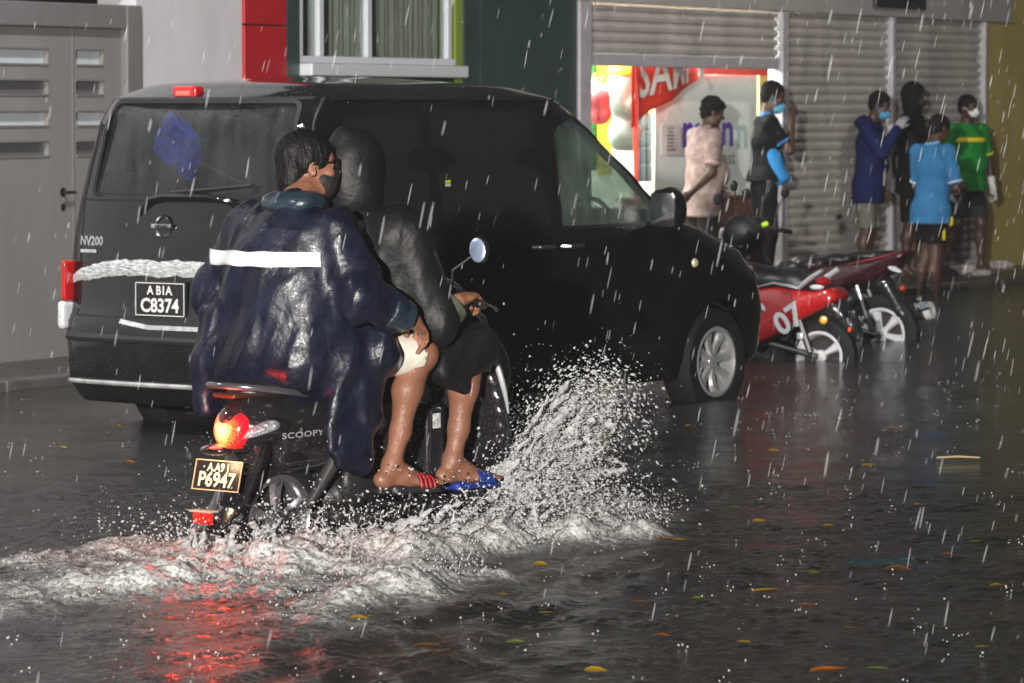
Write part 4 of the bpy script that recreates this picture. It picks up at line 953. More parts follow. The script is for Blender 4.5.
# lettering on the side panel and a small sticker on the leg shield
def sidef(x, z):      # right side of the body cover, text runs towards the front
    return Vector((x, -0.192, z))
tp = Vector(S(302, 435, 0.192))
text('side_text', 'SCOOPY', 0.036, lambda x, y: Vector((tp.x + x * 1.45 + 0.005, -0.192 + abs(x) * 0.04, tp.z + y * 0.8 + x * 0.02)), mat('silver_trim', (0.7, 0.7, 0.7)), SC_T, bold=0.0008, spacing=1.1)
kp = Vector(S(436, 421, 0.12))
MB().box((kp.x - 0.02, -0.124, kp.z - 0.028), (kp.x + 0.02, -0.120, kp.z + 0.028)).build('marking', mat('sticker_grey', (0.5, 0.5, 0.5), 0.4, vary=0.8, vscale=60), SC_T, smooth=False)
SDF((0.55, -0.15, 0.3), (1.0, 0.15, 0.75), 0.008).box((kp.x + 0.02, 0, 0.47), (0.06, 0.115, 0.16), 0.04).build('inner_box', gblack, SC_T)
# foot pegs
for sg in (-1, 1): MB().tube([(0.36, sg * 0.16, 0.275), (0.36, sg * 0.31, 0.28)], 0.014, 10).build('foot_peg', seatm, SC_T)
# ------------------------------------------------------------------ people
skin_b = mat('brown_skin', (0.23, 0.098, 0.058), 0.48, vary=0.16, vscale=9, rvary=0.12, drops=0.5, dscale=110, bump=0.15, bscale=90, spec=0.5)
skin_d = mat('dark_skin', (0.10, 0.048, 0.032), 0.5, vary=0.12, vscale=14)
hairm = mat('wet_black_hair', (0.006, 0.0055, 0.0055), 0.55, bump=0.45, bscale=70, stretch=(1, 1, 0.25), spec=0.22)
def head_T(pos, fwd, up=(0, 0, 1)):
    f = Vector(fwd).normalized(); u = Vector(up); l = u.cross(f).normalized(); u = f.cross(l)
    return Matrix.Translation(Vector(pos)) @ Matrix((f, l, u)).transposed().to_4x4()
def head(s, pos, fwd, up=(0, 0, 1), k=1.0, neck=None):
    T0 = s.T.copy(); s.T = T0 @ head_T(pos, fwd, up) @ Matrix.Scale(1, 4)
    e = lambda c, r, kk=0.02, R=None, op='u': s.ell(tuple(x * k for x in c), tuple(x * k for x in r), kk * k, R, op)
    e((-0.012, 0, 0.035), (0.098, 0.077, 0.088)); e((0.030, 0, -0.045), (0.058, 0.056, 0.074), 0.03); e((0.058, 0, -0.095), (0.024, 0.026, 0.020), 0.025)
    e((0.035, 0.045, -0.07), (0.03, 0.018, 0.03), 0.02); e((0.035, -0.045, -0.07), (0.03, 0.018, 0.03), 0.02)
    e((0.062, 0, 0.028), (0.030, 0.055, 0.018), 0.02)
    for sg in (1, -1):
        e((0.094, sg * 0.032, 0.006), (0.016, 0.018, 0.012), 0.012, op='s'); e((0.072, sg * 0.032, 0.005), (0.016, 0.014, 0.013), 0.006)
        e((0.066, sg * 0.040, -0.026), (0.02, 0.018, 0.016), 0.02)
        e((-0.008, sg * 0.078, -0.008), (0.019, 0.007, 0.031), 0.006, Matrix.Rotation(-0.2, 3, 'Y') @ Matrix.Rotation(sg * 0.35, 3, 'Z'))
        e((-0.001, sg * 0.086, -0.006), (0.008, 0.006, 0.017), 0.004, op='s')
    s.cone((0.082 * k, 0, 0.008 * k), (0.104 * k, 0, -0.026 * k), 0.009 * k, 0.015 * k, 0.012)
    e((0.090, 0.013, -0.030), (0.010, 0.008, 0.007), 0.008); e((0.090, -0.013, -0.030), (0.010, 0.008, 0.007), 0.008)
    e((0.082, 0, -0.054), (0.012, 0.024, 0.006), 0.006); e((0.081, 0, -0.066), (0.012, 0.020, 0.006), 0.006)
    if neck is not None:
        inv = (T0 @ head_T(pos, fwd, up)).inverted(); nb = inv @ (T0 @ Vector(neck))
        s.cone((-0.02 * k, 0, -0.06 * k), nb, 0.054 * k, 0.060 * k, 0.03)
    s.T = T0
    return T0 @ head_T(pos, fwd, up)
def basis(fwd, palm):
    f = Vector(fwd).normalized(); n = Vector(palm); n = (n - f * n.dot(f)).normalized(); return f, n
def hand(s, wrist, fwd, palm, side, curl=(25, 35, 25), k=1.0, spread=6, thumb=35, forearm=None):
    """fwd: towards the knuckles, palm: where the palm faces, side: vector towards the thumb"""
    f, n = basis(fwd, palm); t = Vector(side); t = (t - f * t.dot(f) - n * t.dot(n)).normalized(); w = Vector(wrist)
    R = Matrix((f, t, n)).transposed()
    s.ell(w + f * 0.045 * k + t * 0.002, (0.052 * k, 0.040 * k, 0.016 * k), 0.012, R)
    s.cone(w - f * 0.01, w + f * 0.03 * k, 0.024 * k, 0.022 * k, 0.015)
    s.ell(w + f * 0.028 * k + t * 0.024 * k + n * 0.008 * k, (0.028 * k, 0.014 * k, 0.014 * k), 0.01, R)
    fl = [(0.030, 0.092, (0.042, 0.024, 0.020), 0.0085), (0.010, 0.097, (0.046, 0.028, 0.022), 0.0088), (-0.010, 0.092, (0.042, 0.026, 0.021), 0.0083), (-0.029, 0.082, (0.033, 0.019, 0.018), 0.0073)]
    for i, (off, base, L, r) in enumerate(fl):
        sp = D2R(spread) * (off / 0.03); d0 = (f * math.cos(sp) + t * math.sin(sp)).normalized()
        p = w + f * (base - 0.012) * k + t * off * k; a = 0; pts = [p - f * 0.012 * k, p]; rs = [r * k * 1.05, r * k]
        for j in range(3):
            a += D2R(curl[j] * (1 + 0.06 * i)); d = d0 * math.cos(a) + n * math.sin(a); p = p + d * L[j] * k; pts.append(p); rs.append(r * k * (0.97, 0.92, 0.80)[j])
        s.chain(pts, rs, 0.003)
    b = w + f * 0.022 * k + t * 0.026 * k + n * 0.006 * k; th = D2R(thumb)
    d1 = (f * math.cos(th) + t * math.sin(th) + n * 0.25).normalized(); d2 = (f * math.cos(th * 0.6) + t * math.sin(th * 0.6) + n * 0.55).normalized()
    s.chain([b, b + d1 * 0.038 * k, b + d1 * 0.038 * k + d2 * 0.030 * k, b + d1 * 0.038 * k + d2 * 0.052 * k], [0.0125 * k, 0.0105 * k, 0.0098 * k, 0.0078 * k], 0.006)
def foot(s, ankle, fwd, k=1.0, drop=0.075, toes=True, up=(0, 0, 1)):
    f = Vector(fwd); f = (f - Vector(up) * f.dot(Vector(up))).normalized(); u = Vector(up); l = u.cross(f); a = Vector(ankle)
    R = Matrix((f, l, u)).transposed()
    hl = a - f * 0.035 * k - u * (drop - 0.034) * k
    s.ell(hl, (0.040 * k, 0.032 * k, 0.034 * k), 0.02, R)
    s.chain([a + f * 0.0, a + f * 0.06 * k - u * (drop - 0.048) * k, a + f * 0.125 * k - u * (drop - 0.026) * k], [0.036 * k, 0.030 * k, 0.024 * k], 0.03)
    s.ell(a + f * 0.118 * k - u * (drop - 0.020) * k, (0.055 * k, 0.044 * k, 0.020 * k), 0.02, R)
    s.cone(hl - u * 0.01 * k, a + f * 0.09 * k - u * (drop - 0.018) * k + l * 0.012, 0.022 * k, 0.020 * k, 0.02)
    if toes:
        for i, (o, L_, r) in enumerate(((-0.030, 0.058, 0.0125), (-0.010, 0.056, 0.0095), (0.006, 0.050, 0.009), (0.021, 0.043, 0.0085), (0.034, 0.034, 0.008))):
            o_ = o * toes; b = a + f * 0.145 * k + l * o_ * k - u * (drop - 0.016) * k; s.chain([b, b + f * L_ * 0.55 * k + u * 0.003, b + f * L_ * k - u * 0.004], [r * k, r * k * 0.95, r * k * 0.85], 0.004)

# ---------------- the passenger in the navy rain cape
class Local:      # scooter-frame coordinates shifted so that the person's empty stands under the hips
    def __init__(s, x, z): s.o = Vector((x, 0, z))
    def __call__(s, px, py, r): return Vector(S(px, py, r)) - s.o
    def v(s, x, r, z): return Vector((x, -r, z)) - s.o
PL = Local(0.10, 0.0)
def rider_thing(nm, label, L): 
    t = thing(nm, label, 'person', SCO.o + SCO.h * L.o.x + Vector((0, 0, L.o.z)), SCO.rot, None); return t
PT = rider_thing('person', 'scooter passenger in a wet navy rain cape with a white strip across the back', PL)
hip = PL.v(0.10, 0, 0.84); waist = PL.v(0.06, 0, 1.0); chest = PL.v(0.05, 0, 1.18)
neckb = PL(300, 205, 0.02); hc = PL(309, 166, 0.0)
shR, shL = PL.v(0.09, 0.195, 1.29), PL.v(0.05, -0.20, 1.30)
elR = PL(362, 298, 0.34); wrR = PL(414, 321, 0.36)
knR = PL(421, 353, 0.27); anR = PL(391, 466, 0.235)
toward_cam = SCO.h * 0
fwd_head = Vector((0.84, -0.54, 0.02))      # local: forward and to the right, so that the photo sees the right ear and glasses
s_ = SDF((-0.45, -0.52, 0.22), (0.75, 0.42, 1.72), 0.0055)
HT = head(s_, hc, fwd_head, (0.0, 0.0, 1), 1.02, neckb)
s_.cone(neckb, chest, 0.065, 0.11, 0.06).ell(chest, (0.12, 0.18, 0.17), 0.05).ell(waist, (0.12, 0.16, 0.14), 0.08).ell(hip, (0.14, 0.18, 0.12), 0.06).cone(shR, shL, 0.065, 0.065, 0.05)
s_.chain([shR, elR, wrR], [0.055, 0.045, 0.027], 0.03); s_.cone(elR.lerp(wrR, 0.2), elR.lerp(wrR, 0.45), 0.047, 0.040, 0.02)
handdir = (PL(434, 338, 0.30) - wrR)
hand(s_, wrR, handdir + Vector((0.02, 0, -0.05)), Vector((-0.1, 0.25, -0.8)), Vector((-0.3, 0.9, 0.2)), (30, 38, 20), 1.0, 5, 30)
wrL = PL.v(0.48, -0.27, 0.92); elL = PL.v(0.10, -0.36, 1.05)
s_.chain([shL, elL, wrL], [0.055, 0.045, 0.027], 0.03); hand(s_, wrL, Vector((0.8, 0.1, -0.3)), Vector((0, 0, -1)), Vector((0, -1, 0)), (25, 30, 20))
for sg, kn, an in ((1, knR, anR), (-1, Vector((knR.x, -knR.y, knR.z)), Vector((anR.x, -anR.y, anR.z)))):
    h0 = PL.v(0.14, 0.10 * sg, 0.82)
    s_.chain([h0, kn], [0.088, 0.058], 0.04)
    calf = kn.lerp(an, 0.33) + Vector((-0.022, 0, 0)); s_.chain([kn, calf, kn.lerp(an, 0.7), an], [0.052, 0.053, 0.036, 0.031], 0.03)
    s_.ell(kn + Vector((0.02, 0, -0.01)), (0.042, 0.045, 0.05), 0.03)
    fd = (PL(430, 488, 0.27) - PL(383, 490, 0.235)) if sg > 0 else Vector((0.8, 0.2, 0))
    foot(s_, an, Vector((0.95, -0.33 * sg, -0.02)), 0.98, 0.085, toes=sg)
pb = s_.build('body', skin_b, PT)
cape = mat('navy_wet_nylon', (0.0060, 0.0085, 0.021), 0.42, spec=0.42, coat=0.05, bump=0.15, bscale=24, bdetail=9, crump=0.17, cscale=7, drops=0.15, dscale=75, vary=0.5, vscale=6, rvary=0.14)
FD = [((0.9, 0.6, 0.10), 5.0, 1.1), ((-0.35, 1.0, 0.20), 6.0, 1.0), ((0.7, -0.8, -0.22), 8.5, 0.6), ((0.3, 0.95, 0.32), 12.0, 0.34), ((0.6, 0.5, -0.6), 14.0, 0.14)]
def folds(seed, amp, freq=9, stretch=0.20):
    k = freq / 8.0
    def f(p, n):
        w = noise.noise_vector(p * 2.6 + Vector((seed, 0, 0))) * 0.10 + noise.noise_vector(p * 9 + Vector((0, seed, 0))) * 0.012
        q = p + w; v = 0
        for m, ((a, b, c), fr, am) in enumerate(FD):
            u = (q.x * a + q.y * b + q.z * c) * fr * k * 0.8 + seed * 1.7 + m * 0.37
            tri = abs((u % 1.0) - 0.5) * 2
            mk = min(1.0, max(0.0, 0.45 + 1.5 * noise.noise(p * (3.0 + m) + Vector((m * 7.1, seed, 0)))))
            v += am * mk * (tri ** 1.35 - 0.4)
        return amp * 0.75 * v
    return f
s_ = SDF((-0.42, -0.52, 0.28), (0.62, 0.48, 1.50), 0.006)
s_.cone(shR + Vector((0, 0.05, -0.015)), shL + Vector((0, -0.05, -0.015)), 0.088, 0.085, 0.08)
s_.ell(chest + Vector((-0.02, 0, -0.02)), (0.155, 0.220, 0.22), 0.08).ell(waist + Vector((-0.035, 0.0, 0)), (0.185, 0.265, 0.24), 0.10).ell(hip + Vector((-0.03, 0.0, -0.02)), (0.24, 0.30, 0.17), 0.10)
s_.cone(neckb + Vector((-0.03, 0, -0.02)), chest, 0.085, 0.15, 0.06)
s_.chain([shR, elR], [0.090, 0.086], 0.05); s_.chain([elR, elR.lerp(wrR, 0.50)], [0.086, 0.066], 0.03)
s_.chain([shL, elL + Vector((-0.03, 0.02, 0)), elL.lerp(wrL, 0.5)], [0.085, 0.095, 0.085], 0.06)
s_.cone(PL.v(0.14, 0.12, 0.84), knR + Vector((-0.24, 0.0, 0.01)), 0.15, 0.095, 0.06)
# hanging tails: right side over thigh and body cover, left side behind
for (px, py, r), hx, hz, rot in (((350, 395, 0.235), 0.10, 0.15, 12), ((352, 415, 0.25), 0.11, 0.17, 14), ((350, 440, 0.255), 0.08, 0.12, 8), ((370, 385, 0.265), 0.06, 0.16, 6)):
    p = PL(px, py, r); s_.box(p, (hx, 0.022, hz), 0.02, 0.05, Ry(rot) @ Rx(-4))
for (px, py, r), hx, hz, rot in (((215, 340, -0.27), 0.07, 0.14, 0), ((205, 385, -0.28), 0.055, 0.13, -6), ((230, 365, -0.16), 0.05, 0.09, 0)):
    p = PL(px, py, r); s_.box(p, (hx, 0.05, hz), 0.04, 0.07, Ry(rot))
s_.cone(neckb, hc, 0.062, 0.066, 0.0, 's')
s_.box(PL(352, 503, 0.25), (0.32, 0.14, 0.085), 0.005, 0.006, Ry(9), 's').box(PL(208, 436, -0.27), (0.14, 0.12, 0.07), 0.005, 0.006, Ry(-6), 's')
cp = s_.build('rain_cape', cape, PT, disp=folds(3.1, 0.034, 9), relax=2)
# turned-up sleeve cuff, slate blue
cuffm = mat('slate_lining', (0.019, 0.034, 0.049), 0.35, coat=0.25, bump=0.4, bscale=18, drops=0.4)
a, b = elR.lerp(wrR, 0.42), elR.lerp(wrR, 0.84)
s_ = SDF(a - Vector((0.15, 0.15, 0.15)), b + Vector((0.15, 0.15, 0.15)), 0.005); s_.cone(a, b, 0.074, 0.060, 0.0).cone(a.lerp(b, 0.5), b + (b - a), 0.046, 0.050, 0.01, 's')
s_.half(b, (b - a)).half(a, (a - b)); s_.build('cuff', cuffm, PT, disp=folds(1.0, 0.005, 20))
# hood lying on the nape
neckb = neckb + Vector((0, 0, 0.022))
s_ = SDF(neckb - Vector((0.22, 0.25, 0.16)), neckb + Vector((0.22, 0.25, 0.16)), 0.006)
s_.ell(neckb + Vector((-0.07, 0.0, -0.01)), (0.060, 0.115, 0.034), 0.03, Ry(-24)).ell(neckb + Vector((-0.02, -0.070, -0.01)), (0.080, 0.035, 0.040), 0.03).ell(neckb + Vector((-0.02, 0.080, -0.01)), (0.080, 0.035, 0.040), 0.03)
s_.cone(neckb + Vector((0.02, 0, -0.02)), hc, 0.062, 0.075, 0.01, 's')
hdm = s_.build('hood', cuffm, PT, disp=folds(5, 0.012, 11))
# reflective strip: follows the cape's back
import mathutils
bv = mathutils.bvhtree.BVHTree.FromObject(cp, bpy.context.evaluated_depsgraph_get())
def on_cape(px, py):      # the point of the cape behind a pixel, in the person's frame
    M = PT.matrix_world
    bpy.context.view_layer.update()
    M = PT.matrix_world.inverted()
    o_ = M @ Vector((0, 0, HC)); t_ = M @ Vector(((px - 512) / F * 15, 15, HC - (py - HZ) / F * 15)); d = (t_ - o_).normalized()
    h, nrm, _, _ = bv.ray_cast(o_, d); return (h, nrm) if h is not None else (None, None)
vs = []; N_ = 60; ok = True
for i in range(N_ + 1):
    t = i / N_; x = 213 + (321 - 213) * t; y = 249.5 + 2.0 * math.sin(t * 3) + (2.5 * t)
    for j in range(5):
        h, nrm = on_cape(x, y + 14.5 * j / 4)
        if h is None: h = Vector(vs[-1]) if vs else PL(x, y, 0.0)
        else: h = h + nrm * 0.011
        vs.append(h)
def relax_strip(vs, nx, ny):
    V = [Vector(v) for v in vs]
    for _ in range(3):
        V = [(V[i] + (V[i - ny] + V[i + ny])) / 3 if ny <= i < nx * ny else V[i] for i in range(len(V))]
    return V
vs = relax_strip(vs, N_, 5)
def refl_mat():
    m = mat('reflective_strip', (0.90, 0.91, 0.95), 0.35, spec=0.8)
    return m
st = mesh_obj('reflective_strip', vs, [(i * 5 + j, i * 5 + j + 1, (i + 1) * 5 + j + 1, (i + 1) * 5 + j) for i in range(N_) for j in range(4)], refl_mat(), PT)
md = st.modifiers.new('s', 'SOLIDIFY'); md.thickness = 0.010; md.offset = 0
# hair, glasses, mask
Ti = HT
def in_head(s, c, r, k=0.02, R=None, op='u'):
    T0 = s.T; s.T = Ti; s.ell(c, r, k, R, op); s.T = T0
hp = Ti.translation
s_ = SDF(hp - Vector((0.17, 0.17, 0.17)), hp + Vector((0.17, 0.17, 0.17)), 0.004)
in_head(s_, (-0.018, 0, 0.042), (0.110, 0.088, 0.094)); in_head(s_, (-0.074, 0, -0.045), (0.048, 0.068, 0.080), 0.03); in_head(s_, (-0.015, 0.078, 0.010), (0.035, 0.012, 0.035), 0.015); in_head(s_, (-0.028, -0.078, 0.015), (0.030, 0.012, 0.03), 0.015)
in_head(s_, (0.105, 0, -0.02), (0.055, 0.10, 0.080), 0.01, op='s'); in_head(s_, (0.02, 0, -0.085), (0.072, 0.10, 0.065), 0.01, op='s')
in_head(s_, (0.0, -0.083, -0.02), (0.024, 0.02, 0.036), 0.008, op='s'); in_head(s_, (0.0, 0.083, -0.02), (0.024, 0.02, 0.036), 0.008, op='s')
in_head(s_, (-0.060, 0, -0.088), (0.036, 0.056, 0.055), 0.02)
s_.build('hair', hairm, PT, disp=lambda p, n: 0.0035 * noise.noise(Vector((p.x * 60, p.y * 60, p.z * 14))) + 0.002 * noise.noise(p * 120), relax=1)
s_ = SDF(hp - Vector((0.17, 0.17, 0.17)), hp + Vector((0.17, 0.17, 0.17)), 0.004)
in_head(s_, (0.040, 0, -0.062), (0.068, 0.068, 0.068), 0.02); in_head(s_, (0.095, 0, -0.035), (0.022, 0.025, 0.028), 0.02)
in_head(s_, (0.01, 0.0, 0.032), (0.14, 0.14, 0.042), 0.01, op='s'); in_head(s_, (-0.078, 0, -0.03), (0.055, 0.12, 0.12), 0.01, op='s')
s_.build('beard_mask', mat('black_mask_cloth', (0.010, 0.009, 0.009), 0.7, bump=0.3, bscale=50), PT)
gm = mat('glasses_black', (0.008, 0.008, 0.008), 0.2, coat=1)
g = MB()
for sg in (1, -1):
    w = [Ti @ Vector((0.100 - 0.010 * abs(math.cos(a)), sg * (0.034 + 0.027 * math.cos(a)), 0.006 + 0.020 * math.sin(a))) for a in [2 * math.pi * i / 20 for i in range(21)]]
    g.tube(w, 0.0034, 6); g.tube([Ti @ Vector((0.092, sg * 0.062, 0.014)), Ti @ Vector((0.05, sg * 0.080, 0.014)), Ti @ Vector((-0.005, sg * 0.086, 0.006))], 0.0035, 6)
g.tube([Ti @ Vector((0.103, 0.010, 0.010)), Ti @ Vector((0.103, -0.010, 0.010))], 0.003, 6)
go = g.build('glasses', gm, PT)
l_ = MB()
for sg in (1, -1): l_.patch([(math.cos(2 * math.pi * i / 20), math.sin(2 * math.pi * i / 20)) for i in range(20)], lambda x, y: Ti @ Vector((0.100 - 0.010 * abs(x), sg * (0.034 + 0.025 * x), 0.006 + 0.018 * y)), 3)
l_.build('lens', glass('spectacle_glass', (0.35, 0.4, 0.4), 0.1), go)
# white shorts showing below the cuff
shortm = mat('cream_cloth', (0.60, 0.58, 0.50), 0.8, bump=0.3, bscale=30)
s_ = SDF((-0.1, -0.42, 0.60), (0.75, 0.42, 1.0), 0.006)
for sg in (1, -1):
    kn = Vector((knR.x, knR.y * sg, knR.z)); h0 = PL.v(0.14, 0.10 * sg, 0.83); s_.chain([h0, h0.lerp(kn, 0.90)], [0.105, 0.078], 0.03)
    dd = (kn - h0).normalized(); s_.cone(h0.lerp(kn, 0.6), kn + dd * 0.15, 0.062, 0.070, 0.004, 's')
s_.half(PL.v(0.1, 0, 0) + Vector((h0.lerp(kn, 0.93).x - PL.v(0.1, 0, 0).x, 0, 0.8)), (1, 0, -0.35))
s_.build('shorts', shortm, PT, disp=folds(9, 0.006, 18))
def slipper(parent, an, fwd, sole_m, strap_m, toes, stripes=None, k=0.98, drop=0.085):
    f = Vector(fwd); f.z = 0; f.normalize(); u = Vector((0, 0, 1)); l = u.cross(f); a = Vector(an)
    c0 = a + f * 0.055 * k - u * (drop + 0.010) * k; R = Matrix((f, l, u)).transposed()
    s = SDF(c0 - Vector((0.22, 0.22, 0.06)), c0 + Vector((0.22, 0.22, 0.06)), 0.005)
    s.box(c0 + f * 0.04, (0.095, 0.045, 0.012), 0.010, 0.03, R).box(c0 - f * 0.07, (0.055, 0.036, 0.012), 0.010, 0.03, R)
    so = s.build('slipper', sole_m, parent)
    m = MB(); vs = []
    for i in range(9):
        x = 0.045 + 0.075 * i / 8
        for j in range(13):
            w = math.pi * j / 12; vs.append(c0 + f * (x - 0.005) + l * math.cos(w) * 0.053 + u * (0.006 + math.sin(w) * (0.060 - 0.020 * i / 8)))
    idx = [(i * 13 + j, i * 13 + j + 1, (i + 1) * 13 + j + 1, (i + 1) * 13 + j) for i in range(8) for j in range(12)]
    st = m.add(vs, idx).build('strap', strap_m, so); md = st.modifiers.new('s', 'SOLIDIFY'); md.thickness = 0.004
    if stripes:
        m = MB()
        for q in range(4):
            vv = []
            for i in range(2):
                x = 0.048 + 0.0185 * q + 0.009 * i
                for j in range(13):
                    w = math.pi * j / 12; e = 0.048 + 0.0185 * q; vv.append(c0 + f * (x - 0.005) + l * math.cos(w) * 0.0545 + u * (0.0075 + math.sin(w) * (0.062 - 0.020 * (x - 0.045) / 0.075)))
            m.add(vv, [(j, j + 1, 13 + j + 1, 13 + j) for j in range(12)])
        z = m.build('stripe', stripes, so); md = z.modifiers.new('s', 'SOLIDIFY'); md.thickness = 0.003
    return so
bl_ = mat('black_foam_rubber', (0.018, 0.018, 0.018), 0.5); rs_ = mat('red_strap', (0.55, 0.02, 0.03), 0.5); bs_ = mat('blue_foam_rubber', (0.012, 0.03, 0.20), 0.4)
slipper(PT, anR, (0.95, -0.33, 0), bl_, bl_, 1, rs_)
slipper(PT, Vector((anR.x, -anR.y, anR.z)), (0.95, 0.33, 0), bl_, bl_, -1, rs_)

# ---------------- the driver in the black hooded raincoat
DL = Local(0.42, 0.0)
DT = rider_thing('person', 'scooter driver in a black hooded raincoat, one hand on the handlebar grip', DL)
dhc = DL(356, 172, 0.0)
dhip, dwaist, dchest = DL.v(0.43, 0, 0.83), DL.v(0.42, 0, 1.0), DL.v(0.44, 0, 1.17)
dneck = DL.v(0.43, 0.0, 1.36)
dshR, dshL = DL.v(0.46, 0.19, 1.27), DL.v(0.46, -0.19, 1.27)
gw = Vector((gr.x, gr.y, gr.z)) - DL.o
wR = DL(458, 301, 0.33); eR = DL(436, 322, 0.30)
kR = DL(474, 352, 0.25); aR = DL(452, 462, 0.225)
s_ = SDF((-0.35, -0.50, 0.20), (0.75, 0.50, 1.75), 0.0055)
head(s_, dhc, (0.98, -0.10, -0.05), (0, 0, 1), 1.0, dneck)
s_.cone(dneck, dchest, 0.06, 0.1, 0.05).ell(dchest, (0.11, 0.17, 0.16), 0.05).ell(dwaist, (0.11, 0.15, 0.14), 0.08).ell(dhip, (0.13, 0.17, 0.12), 0.06).cone(dshR, dshL, 0.06, 0.06, 0.05)
for sg in (1, -1):
    fl = lambda p: Vector((p.x, p.y * sg, p.z))
    s_.chain([fl(dshR), fl(eR), fl(wR)], [0.052, 0.043, 0.026], 0.03)
    kd = gw + Vector((-0.01, 0.035, 0.0))
    fw = (fl(gw + Vector((0.012, 0.01, 0.028))) - fl(wR)).normalized()
    hand(s_, fl(wR) + fw * 0.012, fw, Vector((0.3, 0, -0.95)), Vector((0, sg * 1.0, 0)), (42, 62, 38), 1.1, 3, 30)
    s_.chain([DL.v(0.45, 0.10 * sg, 0.82), fl(kR)], [0.085, 0.056], 0.04)
    calf = fl(kR).lerp(fl(aR), 0.33) + Vector((-0.02, 0, 0)); s_.chain([fl(kR), calf, fl(kR).lerp(fl(aR), 0.7), fl(aR)], [0.05, 0.054, 0.037, 0.032], 0.03)
    s_.ell(fl(kR) + Vector((0.02, 0, -0.01)), (0.042, 0.045, 0.05), 0.03)
    foot(s_, fl(aR), Vector((0.97, -0.22 * sg, 0)), 0.98, 0.085, toes=sg)
s_.build('body', skin_b, DT)
coat_ = mat('black_wet_nylon', (0.0048, 0.0048, 0.0048), 0.55, spec=0.35, bump=0.12, crump=0.16, cscale=7, bscale=16, bdetail=7, drops=0.12, dscale=60, vary=0.25, vscale=5)
s_ = SDF((-0.32, -0.50, 0.40), (0.62, 0.50, 1.50), 0.007)
s_.cone(dshR, dshL, 0.10, 0.10, 0.08).ell(dchest + Vector((-0.0, 0, 0)), (0.155, 0.22, 0.21), 0.08).ell(dwaist, (0.18, 0.23, 0.22), 0.10).ell(dhip, (0.20, 0.25, 0.15), 0.10)
s_.cone(dneck + Vector((0, 0, -0.02)), dchest, 0.09, 0.15, 0.06)
for sg in (1, -1):
    fl = lambda p: Vector((p.x, p.y * sg, p.z))
    s_.chain([fl(dshR), fl(eR)], [0.100, 0.078], 0.05); s_.chain([fl(eR), fl(eR).lerp(fl(wR), 0.22)], [0.074, 0.062], 0.03)
    s_.cone(DL.v(0.45, 0.12 * sg, 0.84), fl(kR) + Vector((0.0, 0, 0.02)), 0.13, 0.095, 0.06)
    s_.box(fl(kR) + Vector((-0.09, 0.0, -0.05)), (0.10, 0.05, 0.10), 0.03, 0.05, Ry(30))
    s_.cone(fl(kR).lerp(fl(aR), 0.28), fl(kR).lerp(fl(aR), 0.8), 0.075, 0.075, 0.01, 's')
s_.build('raincoat', coat_, DT, disp=folds(7.7, 0.020, 8), relax=1)
s_ = SDF(dhc - Vector((0.25, 0.25, 0.28)), dhc + Vector((0.25, 0.25, 0.25)), 0.006)
s_.ell(dhc + Vector((-0.01, 0, 0.035)), (0.130, 0.104, 0.132), 0.03).cone(dhc + Vector((-0.03, 0, 0.10)), dhc + Vector((-0.07, 0, 0.135)), 0.05, 0.025, 0.04).ell(dhc + Vector((-0.02, 0, -0.08)), (0.112, 0.110, 0.11), 0.06).ell(dhc + Vector((0.19, 0, -0.01)), (0.10, 0.075, 0.10), 0.02, op='s')
s_.cone(dhc + Vector((0.0, 0, -0.05)), dhc + Vector((0.15, 0, -0.03)), 0.085, 0.07, 0.02, 's')
s_.build('hood', coat_, DT, disp=folds(2.2, 0.014, 9))
glv = mat('olive_cuff', (0.085, 0.088, 0.068), 0.35, bump=0.5, bscale=25, coat=0.3)
for sg in (1, -1):
    fl = lambda p: Vector((p.x, p.y * sg, p.z))
    a, b = fl(eR).lerp(fl(wR), 0.10), fl(eR).lerp(fl(wR), 0.85)
    s_ = SDF(a - Vector((0.15, 0.15, 0.15)), b + Vector((0.15, 0.15, 0.15)), 0.005); s_.cone(a, b, 0.080, 0.062, 0.0).cone(a.lerp(b, 0.6), b + (b - a), 0.048, 0.050, 0.01, 's')
    s_.half(b, (b - a)).half(a, (a - b)); s_.build('cuff', glv, DT, disp=folds(1.5 + sg, 0.006, 18))
slipper(DT, aR, (0.97, -0.22, 0), bs_, bs_, 1); slipper(DT, Vector((aR.x, -aR.y, aR.z)), (0.97, 0.22, 0), bs_, bs_, -1)
